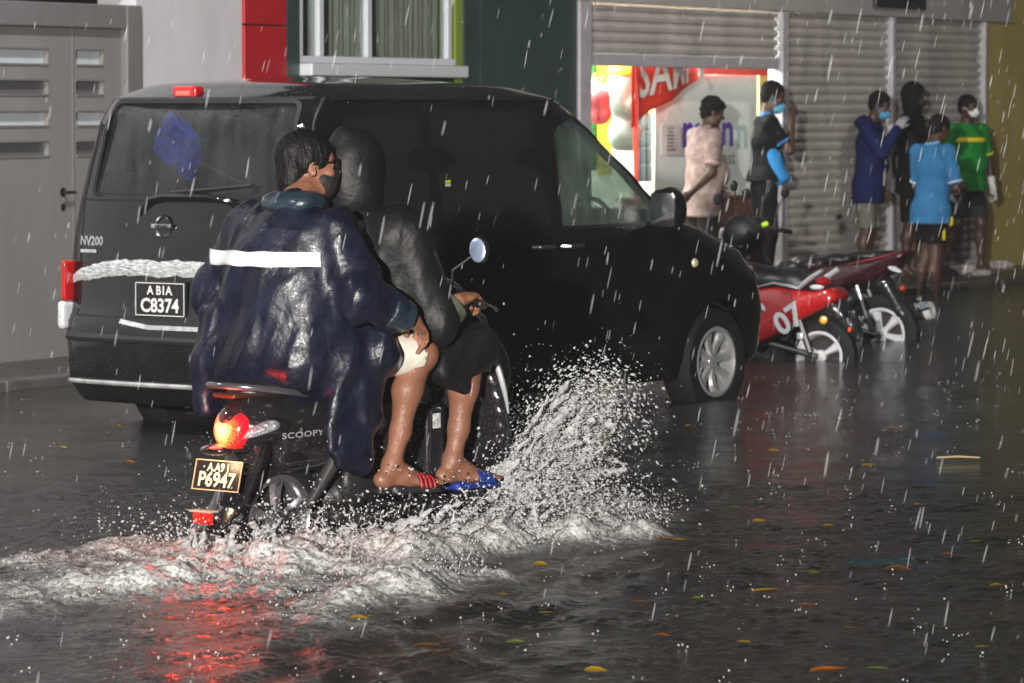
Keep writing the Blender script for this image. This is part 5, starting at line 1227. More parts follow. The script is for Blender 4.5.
# ------------------------------------------------------------------ parked motorbikes by the kerb (nose to the kerb, left side to the photo)
redb = mat('red_bodywork', (0.42, 0.008, 0.010), 0.22, coat=1.0, drops=0.4, dscale=60)
dredb = mat('dark_red_bodywork', (0.030, 0.003, 0.006), 0.22, coat=1.0, drops=0.4, dscale=60)
blkb = mat('black_bodywork', (0.016, 0.016, 0.017), 0.25, coat=0.8, drops=0.4, dscale=60)
silv = mat('silver_rail', (0.60, 0.61, 0.63), 0.3, metal=0.5, bump=0.2)
whitew = mat('white_wheel_paint', (0.55, 0.55, 0.56), 0.4, vary=0.15)
neon = mat('neon_yellow', (0.45, 0.75, 0.03), 0.5)
numw = mat('number_white', (0.72, 0.72, 0.72), 0.5)
def pillow(m, poly, P, l0, l1, y_mirror=True, both=False):
    """plastic panel pair: outline in pixels, P maps (px, py, l) to a local point"""
    cx = sum(p[0] for p in poly) / len(poly); cy = sum(p[1] for p in poly) / len(poly); n = len(poly)
    base = [P(x, y, l1) for x, y in poly]; c = P(cx, cy, l1); vs = []
    prof = [(1.0, 0.0), (1.0, l0), (0.975, l0 + (l1 - l0) * 0.5), (0.93, l0 + (l1 - l0) * 0.8), (0.8, l1), (0.4, l1 + 0.01)]
    for t, l in prof: vs += [(c.x + (b.x - c.x) * t, l, c.z + (b.z - c.z) * t) for b in base]
    vs.append((c.x, l1 + 0.012, c.z)); N = len(vs)
    fs = [(k * n + i, k * n + (i + 1) % n, (k + 1) * n + (i + 1) % n, (k + 1) * n + i) for k in range(5) for i in range(n)] + [(5 * n + i, 5 * n + (i + 1) % n, N - 1) for i in range(n)]
    m.add(vs, fs); m.add([(x, -y, z) for x, y, z in vs], [f[::-1] for f in fs]); return m
def bike(o, h, label, body_m, rimm, r, rr, spokes, group='motorbikes parked at the kerb'):
    fr = Frame(o, h); t = fr.thing('motorbike', label, 'motorbike', group)
    w = wheel('rear_wheel', (0, 0, r), r, rr, 0.085, 1, t, rubber, rimm, spokes, 0.40); wheel('front_wheel', (1.25, 0, r), r, rr, 0.08, 1, t, rubber, rimm, spokes, 0.40)
    SDF((0.2, -0.18, 0.12), (0.95, 0.18, 0.60), 0.012).ell((0.62, 0, 0.36), (0.17, 0.11, 0.11), 0.04).cone((0.70, 0, 0.40), (0.88, 0, 0.46), 0.06, 0.05, 0.03).ell((0.50, 0.10, 0.33), (0.10, 0.04, 0.09), 0.03).ell((0.50, -0.10, 0.33), (0.10, 0.04, 0.09), 0.03).build('engine', engm, t)
    SDF((0.05, -0.2, 0.2), (1.05, 0.2, 0.8), 0.012).box((0.48, 0, 0.52), (0.30, 0.085, 0.10), 0.06, 0.05).box((0.72, 0, 0.40), (0.20, 0.13, 0.14), 0.06, 0.05).cone((0.55, -0.17, 0.30), (0.55, 0.17, 0.30), 0.02, 0.02, 0.02).box((0.88, 0, 0.5), (0.07, 0.15, 0.20), 0.05, 0.05, Ry(-12)).build('under_cover', MATS['black_plastic'], t)
    MB().tube([(0, 0.07, r), (0.42, 0.07, 0.34)], 0.020, 8).tube([(0, -0.07, r), (0.42, -0.07, 0.34)], 0.020, 8).build('swing_arm', blackp, t)
    MB().tube([(0.04, 0.09, r + 0.03), (0.16, 0.10, 0.60)], [0.022, 0.028], 8).tube([(0.04, -0.09, r + 0.03), (0.16, -0.10, 0.60)], [0.018, 0.024], 8).build('shock_absorber', mat('dark_metal', (0.08, 0.08, 0.08)), t)
    MB().tube([(1.25, 0.07, r), (1.10, 0.07, 0.66)], 0.018, 8).tube([(1.25, -0.07, r), (1.10, -0.07, 0.66)], 0.018, 8).build('fork', steel, t)
    s = SDF((0.9, -0.1, 0.2), (1.6, 0.1, 0.75), 0.010)
    for i in range(9):
        a = D2R(15 + 130 * i / 8); s.ell((1.25 + (r + 0.03) * math.cos(a), 0, r + (r + 0.03) * math.sin(a)), (0.04, 0.058, 0.04), 0.03)
    s.ell((1.25, 0, r), (r + 0.008, 0.045, r + 0.008), 0.01, op='s'); s.build('front_fender', body_m, t)
    s = SDF((0.7, -0.25, 0.3), (1.25, 0.25, 1.1), 0.010)
    s.ell((1.0, 0, 0.62), (0.10, 0.15, 0.22), 0.05, Ry(-15)).ell((1.03, 0, 0.86), (0.11, 0.12, 0.10), 0.05).cone((0.95, 0, 0.94), (0.93, 0.2, 0.98), 0.05, 0.02, 0.03).cone((0.95, 0, 0.94), (0.93, -0.2, 0.98), 0.05, 0.02, 0.03)
    s.build('front_cowl', body_m, t)
    MB().sphere((1.13, 0, 0.86), (0.03, 0.07, 0.06), 14, 10).build('headlight', clearl, t)
    MB().tube([(0.88, 0.34, 0.96), (0.93, 0.15, 0.99), (0.93, -0.15, 0.99), (0.88, -0.34, 0.96)], 0.012, 8).build('handlebar', steel, t)
    for sg in (1, -1):
        MB().tube([(0.865, sg * 0.37, 0.955), (0.90, sg * 0.25, 0.975)], 0.018, 10).build('grip', rubber, t)
        MB().tube([(0.93, sg * 0.22, 0.99), (0.92, sg * 0.25, 1.12), (0.90, sg * 0.30, 1.20)], 0.006, 6).build('mirror_stalk', steel, t)
        m_ = MB().sphere((0.895, sg * 0.33, 1.24), (0.018, 0.062, 0.042), 16, 10).build('mirror', blackp, t)
        MB().sphere((0.885, sg * 0.33, 1.24), (0.011, 0.055, 0.037), 16, 8).build('mirror_glass', mat('dim_mirror', (0.10, 0.10, 0.11), 0.2, metal=0.6), m_)
    MB().tube([(0.55, 0.12, 0.18), (0.50, 0.30, 0.02)], 0.012, 8).build('side_stand', blackp, t)
    return fr, t
A_O = Vector(((822 - 512) * 25.7 / F, 25.7, -0.22))
fa_, ta = bike(A_O, (-0.88, 0.47), 'red motorbike numbered 07, nearest of the parked bikes, right behind the van', redb, whitew, 0.245, 0.160, 3)
PA = fa_.px
MB_ = pillow(MB(), round_poly([(730, 290), (757, 288), (778, 285), (797, 290), (815, 291), (831, 287), (838, 299), (822, 309), (800, 320), (780, 335), (758, 345), (735, 348)], 6), PA, 0.07, 0.135).build('side_panel', redb, ta)
def onA(dx, dy, rot, px, py, l=0.153, P=PA):
    c0 = P(px, py, l); ca, sa = math.cos(D2R(rot)), math.sin(D2R(rot))
    return lambda x, y: Vector((c0.x - ((x + dx) * ca - (y + dy) * sa), l, c0.z + (x + dx) * sa + (y + dy) * ca))
text('race_number', '07', 0.20, onA(0, 0, 33, 789, 320), numw, ta, bold=0.006)
c_ = PA(762, 308, 0.152); text('panel_mark', '4', 0.07, onA(0, 0, 30, 763, 308), numw, ta, bold=0.002)
sl = [PA(x, y, 0.11) for x, y in ((757, 287), (775, 283), (792, 286), (800, 288), (812, 278), (824, 270))]
MB().tube([p + Vector((0, 0.02, 0)) for p in sl[:4]], [0.006, 0.016, 0.020, 0.010], 8, flat=0.6).tube([p + Vector((0, 0.02, 0)) for p in sl[3:]], [0.022, 0.030, 0.020], 8, flat=0.6).tube([p * 1 - Vector((0, 2 * p.y + 0.02, 0)) for p in sl], 0.018, 8).build('grab_rail', silv, ta)
ps = [PA(738, 262, 0), PA(760, 268, 0), PA(785, 270, 0), PA(806, 272, 0)]
s_ = SDF(Vector((ps[3].x - 0.2, -0.2, ps[0].z - 0.3)), Vector((ps[0].x + 0.3, 0.2, ps[0].z + 0.25)), 0.010)
for a, b in zip(ps, ps[1:]): s_.ell(a.lerp(b, 0.5) - Vector((0, 0, 0.075)), (0.15, 0.125, 0.095), 0.05)
s_.build('seat', seatm, ta)
tl_ = PA(826, 275, 0.03)
SDF(tl_ - Vector((0.2, 0.2, 0.15)), tl_ + Vector((0.2, 0.2, 0.15)), 0.007).ell(tl_ + Vector((0.03, -0.03, -0.04)), (0.05, 0.075, 0.030), 0.02).build('taillight', redl, ta)
q = PA(817, 287, 0.13); MB().sphere(q, (0.05, 0.02, 0.018), 12, 8).build('indicator', clearl, ta)
s_ = SDF((-0.55, -0.2, 0.2), (0.5, 0.2, 0.9), 0.010)
f0, f1, f2, f3 = PA(800, 306, 0), PA(835, 308, 0), PA(852, 325, 0), PA(860, 338, 0)
s_.chain([f0, f1, f2, f3], [0.085, 0.075, 0.055, 0.03], 0.04); s_.build('rear_fender', blkb, ta)
def plate(fr, t, px, py, s1, s2, w=0.19, hgt=0.12, l=0.0):
    c0 = fr.px(px, py, l); M = Matrix.Translation(c0 - Vector((0.05, 0, 0))) @ Matrix.Rotation(D2R(20), 4, 'Y') @ Matrix.Rotation(D2R(-12), 4, 'Z')
    p = MB().box((-0.003, -w / 2, -hgt / 2), (0, w / 2, hgt / 2), 0.001, M=M).build('number_plate', plateb, t, smooth=False)
    f = lambda dz: (lambda x, y: M @ Vector((-0.0045, -x, y + dz)))
    text('plate_text', s1, 0.036, f(0.034), mat('plate_dim', (0.5, 0.55, 0.6), 0.4), p, bold=0.001); text('plate_text', s2, 0.064, f(-0.020), mat('plate_dim', (0.5, 0.55, 0.6)), p, bold=0.0018)
plate(fa_, ta, 846, 318, 'A.A9', 'P4194')
q = fa_.px(824, 320, 0.10); MB().lathe([(0, 0.016), (0.020, 0.014), (0.028, 0), (0, 0)], q, (-0.35, 1, 0), 20).build('round_reflector', mat('yellow_reflector', (0.80, 0.42, 0.02), 0.25, coat=1), ta)
q = fa_.px(851, 329, 0.03); MB().box(q - Vector((0.02, 0.05, 0.018)), q + Vector((0.0, 0.05, 0.018)), 0.006).build('reflector', mat('orange_red_reflector', (0.85, 0.08, 0.02), 0.2, coat=1), ta)
q = fa_.px(801, 336, 0.12); MB().box(q - Vector((0.022, 0.02, 0.022)), q + Vector((0.022, 0.02, 0.022)), 0.008).build('chain_adjuster', silv, ta, smooth=False)
B_O = Vector(((883 - 512) * 27.8 / F, 27.8, -0.22))
fb_, tb_ = bike(B_O, (-0.88, 0.47), 'dark red motorbike with white spoked rear wheel, parked second from the van', dredb, whitew, 0.27, 0.180, 6)
PB = fb_.px
pillow(MB(), round_poly([(790, 296), (796, 276), (815, 266), (850, 262), (880, 256), (904, 250), (906, 254), (890, 272), (872, 282), (846, 290), (825, 303)], 5), PB, 0.06, 0.12).build('side_panel', dredb, tb_)
MB().tube([PB(x, y, 0.13) for x, y in ((848, 264), (868, 260), (886, 256), (900, 251))], [0.003, 0.009, 0.009, 0.003], 8).build('stripe', mat('red_stripe', (0.22, 0.01, 0.02), 0.3, coat=1), tb_)
ps = [PB(800, 262, 0), PB(826, 256, 0), PB(850, 252, 0), PB(880, 249, 0), PB(902, 250, 0)]
s_ = SDF(Vector((ps[-1].x - 0.2, -0.2, ps[0].z - 0.3)), Vector((ps[0].x + 0.3, 0.2, ps[0].z + 0.35)), 0.010)
for i, (a, b) in enumerate(zip(ps, ps[1:])): s_.ell(a.lerp(b, 0.5) - Vector((0, 0, 0.035)), (0.12, 0.12 - 0.012 * i, 0.05 - 0.006 * i), 0.05)
s_.build('seat', seatm, tb_)
q = PB(893, 268, 0.09); SDF(q - Vector((0.15, 0.15, 0.1)), q + Vector((0.15, 0.15, 0.1)), 0.007).ell(q, (0.075, 0.03, 0.020), 0.01, Ry(-22)).build('indicator', clearl, tb_)
q = PB(903, 288, 0.05); MB().sphere(q, (0.022, 0.03, 0.022), 12, 8).build('indicator', mat('dim_red_lens', (0.5, 0.04, 0.02), 0.2, coat=1), tb_)
s_ = SDF((-0.6, -0.2, 0.1), (0.5, 0.2, 0.9), 0.010)
s_.chain([PB(868, 278, 0), PB(886, 284, 0), PB(902, 312, 0), PB(916, 330, 0)], [0.08, 0.055, 0.045, 0.03], 0.03); s_.build('rear_fender', blkb, tb_)
plate(fb_, tb_, 914, 303, 'A.A', 'P4206', 0.17, 0.11)
e_ = PB(928, 311, -0.16)
mf = SDF((e_.x - 0.1, -0.3, 0.1), (0.7, 0.0, 0.6), 0.009).chain([(0.55, -0.12, 0.25), (0.30, -0.16, 0.27), (0.16, -0.17, 0.33), e_ + Vector((0.03, 0, 0))], [0.022, 0.03, 0.055, 0.060], 0.02).build('silencer', engm, tb_)
ed = (Vector((0.16, -0.17, 0.33)) - e_).normalized()
MB().lathe([(0.026, -0.02), (0.058, -0.018), (0.062, 0.0), (0.062, 0.03)], e_ - ed * 0.02, ed, 24).lathe([(0, 0.0), (0.026, 0.0)], e_ - ed * 0.0, ed, 16).build('silencer_end', mat('bright_end_cap', (0.75, 0.75, 0.75), 0.35), mf)
MB().tube([PB(857, 285, 0.13), PB(862, 300, 0.13), PB(867, 318, 0.12)], 0.010, 8).build('rear_frame', silv, tb_)
q = PB(765, 224, 0.18); SDF(q - Vector((0.2, 0.2, 0.2)), q + Vector((0.2, 0.2, 0.2)), 0.008).box(q, (0.028, 0.015, 0.018), 0.01, R=Ry(20)).build('hand_guard', neon, tb_)
C_O = Vector(((862 - 512) * 29.7 / F, 29.7, -0.20))
fc_, tc_ = bike(C_O, (-0.88, 0.47), 'black motorbike with low curved seat, farthest of the parked bikes beside the shutter', blkb, alloy, 0.27, 0.17, 5)
PC = fc_.px
pillow(MB(), round_poly([(770, 268), (795, 266), (830, 262), (862, 262), (868, 268), (850, 285), (800, 300), (775, 300)], 5), PC, 0.06, 0.12).build('side_panel', blkb, tc_)
ps = [PC(782, 266, 0), PC(800, 257, 0), PC(820, 255, 0), PC(845, 256, 0), PC(865, 258, 0)]
s_ = SDF(Vector((ps[-1].x - 0.2, -0.2, ps[0].z - 0.3)), Vector((ps[0].x + 0.3, 0.2, ps[0].z + 0.35)), 0.010)
for a, b in zip(ps, ps[1:]): s_.ell(a.lerp(b, 0.5) - Vector((0, 0, 0.035)), (0.12, 0.12, 0.05), 0.05)
s_.build('seat', seatm, tc_)
s_ = SDF((-0.5, -0.2, 0.1), (0.5, 0.2, 0.9), 0.012); s_.chain([(0.2, 0, 0.6), (-0.05, 0, 0.58), (-0.22, 0, 0.42), (-0.3, 0, 0.3)], [0.07, 0.05, 0.04, 0.03], 0.03).build('rear_fender', blkb, tc_)
MB().sphere((-0.18, 0, 0.62), (0.03, 0.07, 0.03), 12, 8).build('taillight', redl, tc_)
# black helmet hanging on the second bike's handlebar
hm = fb_.thing('helmet', 'black rounded helmet resting on the handlebar of the dark red motorbike', 'helmet')
q = fb_.px(743, 232, 0.2)
s_ = SDF(q - Vector((0.25, 0.25, 0.25)), q + Vector((0.25, 0.25, 0.25)), 0.010); s_.ell(q, (0.14, 0.12, 0.13), 0.0).ell(q + Vector((0.10, 0, -0.04)), (0.09, 0.09, 0.05), 0.01, op='s').ell(q - Vector((0, 0, 0.14)), (0.11, 0.095, 0.09), 0.01, op='s')
s_.build('shell', mat('matt_black_shell', (0.010, 0.010, 0.010), 0.55), hm); MB().tube([q + Vector((0.0, 0.10, -0.06)), q + Vector((0.02, 0.05, -0.17)), q + Vector((0.0, -0.08, -0.06))], 0.008, 6).build('chin_strap', seatm, hm)
# ------------------------------------------------------------------ bystanders sheltering at the shop fronts
blackhair = mat('black_hair', (0.008, 0.007, 0.007), 0.7, spec=0.15, bump=0.8, bscale=45)
def stander(label, px, D, zf, h, face, sp):
    X = (px - 512) * D / F; f = Vector((face[0], face[1], 0)).normalized()
    t = thing('person', label, 'person', (X, D, zf), math.atan2(f.y, f.x))
    H = lambda x, y, z: Vector((x * h, y * h, z * h))
    bk = sp.get('bulk', 1.0) * 1.05; lean = sp.get('lean', 0.0); L = lambda z: lean * max(0, z - 0.5)
    P = lambda x, y, z: H(x + L(z), y, z)
    hf = Vector(sp.get('look', (1, 0, -0.05))); hd = P(0.015 + sp.get('hx', 0.0), 0, 0.935 - sp.get('nod', 0)); neck = P(0.0, 0, 0.835)
    sh = {s: P(0.0, 0.108 * s * (0.5 + 0.5 * bk), 0.808) for s in (1, -1)}
    el = {s: P(*sp.get('el', {}).get(s, (-0.02, 0.145 * s * (0.6 + 0.4 * bk), 0.63))) for s in (1, -1)}
    wr = {s: P(*sp.get('wr', {}).get(s, (0.03, 0.160 * s * (0.6 + 0.4 * bk), 0.485))) for s in (1, -1)}
    hipj = {s: H(0, 0.055 * s, 0.50) for s in (1, -1)}
    kn = {s: H(*sp.get('kn', {}).get(s, (0.012, 0.062 * s, 0.285))) for s in (1, -1)}
    an = {s: H(*sp.get('an', {}).get(s, (-0.012, 0.065 * s, 0.048))) for s in (1, -1)}
    v = 0.0065; s = SDF((-0.36 * h, -0.30 * h, -0.02), (0.36 * h, 0.30 * h, 1.02 * h), v)
    HTm = head(s, hd, hf, (0, 0, 1), 0.96 * h / 1.72, neck)
    s.cone(neck, P(0, 0, 0.78), 0.055, 0.07, 0.04).cone(sh[1], sh[-1], 0.052, 0.052, 0.05).ell(P(0.005, 0, 0.725), (0.105 * bk, 0.155 * bk, 0.14), 0.05).ell(P(0.01, 0, 0.62), (0.10 * bk, 0.135 * bk, 0.13), 0.06).ell(P(0, 0, 0.535), (0.105, 0.15, 0.09), 0.05)
    for g in (1, -1):
        s.chain([sh[g], el[g], wr[g]], [0.048, 0.040, 0.026], 0.02)
        d = (wr[g] - el[g]).normalized(); pn = Vector(sp.get('palm', {}).get(g, (0, -g, 0))); tv = Vector((1, 0, 0.3)) if abs(d.x) < 0.7 else Vector((0, -g, 0.5))
        hand(s, wr[g], d, pn, tv, (18, 25, 18), 0.97, 5, 28)
        c = kn[g].lerp(an[g], 0.33) - Vector((0.02, 0, 0)); s.chain([hipj[g], kn[g], c, kn[g].lerp(an[g], 0.7), an[g]], [0.085, 0.055, 0.052, 0.036, 0.030], 0.03)
        foot(s, an[g], sp.get('ft', {}).get(g, (1, 0.15 * g, 0)), 0.95, an[g].z if an[g].z > 0.07 else 0.08, toes=-g)
    s.build('body', sp['skin'], t)
    # shirt
    hem = sp.get('hem', 0.50)
    if sp.get('top'):
        s = SDF((-0.3 * h, -0.28 * h, hem * h - 0.08), (0.34 * h, 0.28 * h, 0.98 * h), 0.008)
        s.cone(P(-0.005, 0, 0.82), P(0, 0, 0.77), 0.075, 0.09, 0.04).cone(sh[1], sh[-1], 0.064, 0.064, 0.05).ell(P(0.005, 0, 0.725), (0.125 * bk, 0.178 * bk, 0.155), 0.05).ell(P(0.012 + 0.015 * (bk - 1) * 5, 0, 0.62), (0.128 * bk * bk, 0.165 * bk, 0.155), 0.06).ell(P(0, 0, 0.53), (0.135, 0.17 * bk, 0.13), 0.06).ell(P(0, 0, hem), (0.150, 0.200, 0.12), 0.05).ell(P(0.005, 0, (hem + 0.56) / 2), (0.142, 0.190 * bk, 0.14), 0.05)
        k = sp.get('sleeve', 0.6)
        for g in (1, -1):
            a = sh[g]; 
            if k <= 1: e = a.lerp(el[g], k); s.cone(a, e, 0.064, 0.060, 0.03); dd = (el[g] - a).normalized(); s.cone(e - dd * 0.02, e + dd * 0.08, 0.047, 0.055, 0.004, 's')
            else: s.chain([a, el[g], el[g].lerp(wr[g], 0.92)], [0.066, 0.058, 0.046], 0.03)
        s.cone(P(0, 0, 0.84), hd, 0.058, 0.058, 0.004, 's').half(H(0, 0, hem), (0, 0, -1))
        pass
        s.build('shirt', sp['top'], t, disp=folds(px * 0.1, 0.008, 8), relax=1)
        if sp.get('band'):
            bm_, z0, z1 = sp['band']; s2 = SDF((0.0, -0.26 * h, z0 * h - 0.03), (0.3 * h, 0.26 * h, z1 * h + 0.03), 0.007)
            s2.ell(P(0.005, 0, 0.725), (0.131 * bk, 0.184 * bk, 0.161), 0.05).ell(P(0.012, 0, 0.62), (0.134 * bk * bk, 0.171 * bk, 0.161), 0.06).half(P(0, 0, z0), (0, 0, -1)).half(P(0, 0, z1), (0, 0, 1)).half(P(0.02, 0, 0.7), (-1, 0, 0)).build('chest_band', bm_, t, disp=folds(px * 0.1, 0.006, 9))
        if sp.get('collar'):
            s2 = SDF(neck - Vector((0.2, 0.2, 0.08)), neck + Vector((0.2, 0.2, 0.12)), 0.007)
            s2.cone(neck + Vector((0, 0, -0.02)), neck + Vector((0, 0, 0.035)), 0.078, 0.066, 0.0).cone(neck + Vector((0, 0, -0.05)), hd, 0.058, 0.060, 0.004, 's').half(neck + Vector((0, 0, 0.05)), (-0.3, 0, 1)); s2.build('collar', sp['collar'], t)
        if sp.get('hood'):
            s2 = SDF(neck - Vector((0.28, 0.25, 0.2)), neck + Vector((0.25, 0.25, 0.38)), 0.008)
            if sp['hood'] == 'down': s2.ell(neck + Vector((-0.075, 0, 0.0)), (0.075, 0.11, 0.06), 0.03).ell(neck + Vector((-0.03, 0, 0.03)), (0.09, 0.10, 0.05), 0.03).cone(neck, hd, 0.06, 0.07, 0.01, 's')
            else: s2.ell(hd + Vector((-0.015, 0, 0.02)), (0.118, 0.098, 0.122), 0.03).ell(hd + Vector((-0.02, 0, -0.1)), (0.095, 0.10, 0.1), 0.05).ell(hd + Vector(hf).normalized() * 0.16, (0.09, 0.075, 0.095), 0.02, op='s')
            s2.build('hood', sp['top'], t, disp=folds(4, 0.006, 12))
        if sp.get('cuffs'):
            for g in (1, -1):
                e = sh[g].lerp(el[g], k); dd = (el[g] - sh[g]).normalized()
                s2 = SDF(e - Vector((0.1, 0.1, 0.1)), e + Vector((0.1, 0.1, 0.1)), 0.006); s2.cone(e - dd * 0.02, e + dd * 0.004, 0.067, 0.066, 0.0).half(e + dd * 0.004, dd).half(e - dd * 0.012, -dd).cone(e - dd * 0.05, e + dd * 0.05, 0.05, 0.05, 0.0, 's').build('sleeve_trim', sp['cuffs'], t)
    if sp.get('bottom'):
        end = sp.get('leg', 0.9); s = SDF((-0.32 * h, -0.2 * h, 0.03), (0.32 * h, 0.2 * h, 0.62 * h), 0.008)
        s.ell(H(0, 0, 0.52), (0.112, 0.152, 0.10), 0.04)
        for g in (1, -1):
            if end <= 1:
                e = hipj[g].lerp(kn[g], end); s.cone(hipj[g], e, 0.090, 0.084, 0.04); dd = (kn[g] - hipj[g]).normalized(); s.cone(e - dd * 0.10, e + dd * 0.10, 0.068, 0.078, 0.004, 's')
            else: s.chain([hipj[g], kn[g], kn[g].lerp(an[g], end - 1)], [0.10, 0.075, 0.062], 0.03)
        if end <= 1:
            zc_ = min(hipj[1].lerp(kn[1], end).z, hipj[-1].lerp(kn[-1], end).z); s.half(Vector((0, 0, zc_)), (0, 0, -1))
        s.build('shorts' if end <= 1 else 'trousers', sp['bottom'], t, disp=folds(px * 0.3, 0.008, 9))
    # hair, mask, gloves, sandals
    k = 0.96 * h / 1.72; hm_ = sp.get('hair', 1)
    T0 = HTm
    def hs(lo=0.17, vx=0.005): q = T0.translation; return SDF(q - Vector((lo, lo, lo)), q + Vector((lo, lo, lo)), vx)
    def he(s, c, r, kk=0.02, op='u', R=None):
        tt = s.T; s.T = T0; s.ell(tuple(x * k for x in c), tuple(x * k for x in r), kk, R, op); s.T = tt
    if hm_:
        s = hs(); he(s, (-0.020, 0, 0.040), (0.104, 0.084, 0.093)); he(s, (-0.055, 0, -0.02), (0.055, 0.07, 0.06), 0.03)
        if hm_ == 2: he(s, (-0.02, 0, 0.075), (0.10, 0.095, 0.075), 0.02); he(s, (0.05, 0, 0.08), (0.05, 0.06, 0.03), 0.02)
        he(s, (0.105, 0, -0.03), (0.058, 0.10, 0.075), 0.01, 's'); he(s, (0.02, 0, -0.085), (0.08, 0.11, 0.068), 0.01, 's')
        for g in (1, -1): he(s, (0.0, g * 0.083, -0.02), (0.024, 0.02, 0.036), 0.008, 's')
        s.build('hair', sp.get('hairm', blackhair), t, disp=lambda p, n: 0.006 * noise.noise(p * 45) * hm_)
    if sp.get('mask'):
        s = hs(); dz = sp.get('maskdz', 0.0); he(s, (0.048, 0, -0.052 + dz), (0.066, 0.063, 0.052)); he(s, (0.095, 0, -0.035 + dz), (0.022, 0.022, 0.030), 0.02); he(s, (-0.06, 0, -0.03), (0.085, 0.12, 0.14), 0.005, 's')
        mk = s.build('mask', sp['mask'], t)
        m = MB(); 
        for g in (1, -1): m.tube([T0 @ Vector((0.035 * k, g * 0.064 * k, (-0.03 + dz) * k)), T0 @ Vector((-0.01 * k, g * 0.086 * k, 0.0)), T0 @ Vector((-0.02 * k, g * 0.085 * k, -0.03 * k))], 0.003, 5)
        m.build('mask_strap', sp['mask'], mk)
    for g in (1, -1):
        if sp.get('glove') and g in sp['glove_sides']:
            s = SDF(wr[g] - Vector((0.25, 0.25, 0.25)), wr[g] + Vector((0.25, 0.25, 0.25)), 0.006); d = (wr[g] - el[g]).normalized(); tv = Vector((1, 0, 0.3)) if abs(d.x) < 0.7 else Vector((0, -g, 0.5))
            hand(s, wr[g], d, Vector(sp.get('palm', {}).get(g, (0, -g, 0))), tv, (18, 25, 18), 1.06, 5, 28); s.cone(wr[g] - d * 0.06, wr[g], 0.036, 0.032, 0.01); s.build('glove', sp['glove'], t)
        if sp.get('sandal'):
            so = slipper(t, an[g], sp.get('ft', {}).get(g, (1, 0.15 * g, 0)), sp['sandal'], sp['sandal'], -g, None, 0.95, an[g].z - 0.006 if an[g].z > 0.07 else 0.076)
    return t, T0
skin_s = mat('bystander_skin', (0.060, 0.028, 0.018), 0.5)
cl = lambda n, c, **k: mat(n, c, 0.8, spec=0.12, bump=0.3, bscale=25, **k)
pinkc = cl('pink_patterned_cloth', (0.27, 0.18, 0.17), vary=0.35, vscale=16, col2=(0.38, 0.30, 0.28))
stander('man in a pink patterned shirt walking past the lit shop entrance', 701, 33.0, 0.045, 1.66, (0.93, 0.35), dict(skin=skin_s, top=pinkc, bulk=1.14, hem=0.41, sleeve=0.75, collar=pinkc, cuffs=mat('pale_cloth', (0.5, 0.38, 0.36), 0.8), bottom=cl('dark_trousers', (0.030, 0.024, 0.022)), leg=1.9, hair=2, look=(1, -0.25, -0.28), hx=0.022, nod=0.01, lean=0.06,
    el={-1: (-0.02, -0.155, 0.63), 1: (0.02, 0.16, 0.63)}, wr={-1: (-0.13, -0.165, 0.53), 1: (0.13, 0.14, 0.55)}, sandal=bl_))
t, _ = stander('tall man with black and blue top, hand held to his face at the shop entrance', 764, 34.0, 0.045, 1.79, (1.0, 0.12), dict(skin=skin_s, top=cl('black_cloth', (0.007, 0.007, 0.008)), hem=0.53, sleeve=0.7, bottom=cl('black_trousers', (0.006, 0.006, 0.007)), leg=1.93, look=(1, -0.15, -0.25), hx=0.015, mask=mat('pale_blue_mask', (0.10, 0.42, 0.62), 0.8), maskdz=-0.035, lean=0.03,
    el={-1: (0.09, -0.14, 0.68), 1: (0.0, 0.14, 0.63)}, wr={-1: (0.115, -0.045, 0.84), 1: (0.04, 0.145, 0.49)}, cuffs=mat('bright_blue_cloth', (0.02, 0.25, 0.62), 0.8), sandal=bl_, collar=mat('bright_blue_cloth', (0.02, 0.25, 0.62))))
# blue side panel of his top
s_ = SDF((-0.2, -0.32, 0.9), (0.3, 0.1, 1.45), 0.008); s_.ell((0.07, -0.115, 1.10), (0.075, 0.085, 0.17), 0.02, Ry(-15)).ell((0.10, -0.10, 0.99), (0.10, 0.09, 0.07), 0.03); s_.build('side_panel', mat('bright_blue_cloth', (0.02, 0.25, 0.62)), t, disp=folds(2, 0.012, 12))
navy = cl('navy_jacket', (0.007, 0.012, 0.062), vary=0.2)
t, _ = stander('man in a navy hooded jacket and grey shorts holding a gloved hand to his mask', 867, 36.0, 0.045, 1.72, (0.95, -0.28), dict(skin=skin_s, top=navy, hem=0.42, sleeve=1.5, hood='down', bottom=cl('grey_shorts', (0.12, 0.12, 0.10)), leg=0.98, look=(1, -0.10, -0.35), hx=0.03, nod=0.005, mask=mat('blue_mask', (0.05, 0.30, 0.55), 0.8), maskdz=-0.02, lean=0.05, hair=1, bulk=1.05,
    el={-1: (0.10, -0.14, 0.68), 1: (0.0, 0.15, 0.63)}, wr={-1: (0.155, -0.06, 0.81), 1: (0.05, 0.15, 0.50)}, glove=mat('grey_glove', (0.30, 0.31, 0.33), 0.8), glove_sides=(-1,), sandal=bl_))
MB().tube([(0.19, -0.06, 1.18), (0.17, -0.065, 1.0), (0.165, -0.06, 0.88)], [0.016, 0.022, 0.02], 8, flat=0.4).build('zip_lining', mat('pale_lining', (0.5, 0.5, 0.5), 0.8), t)
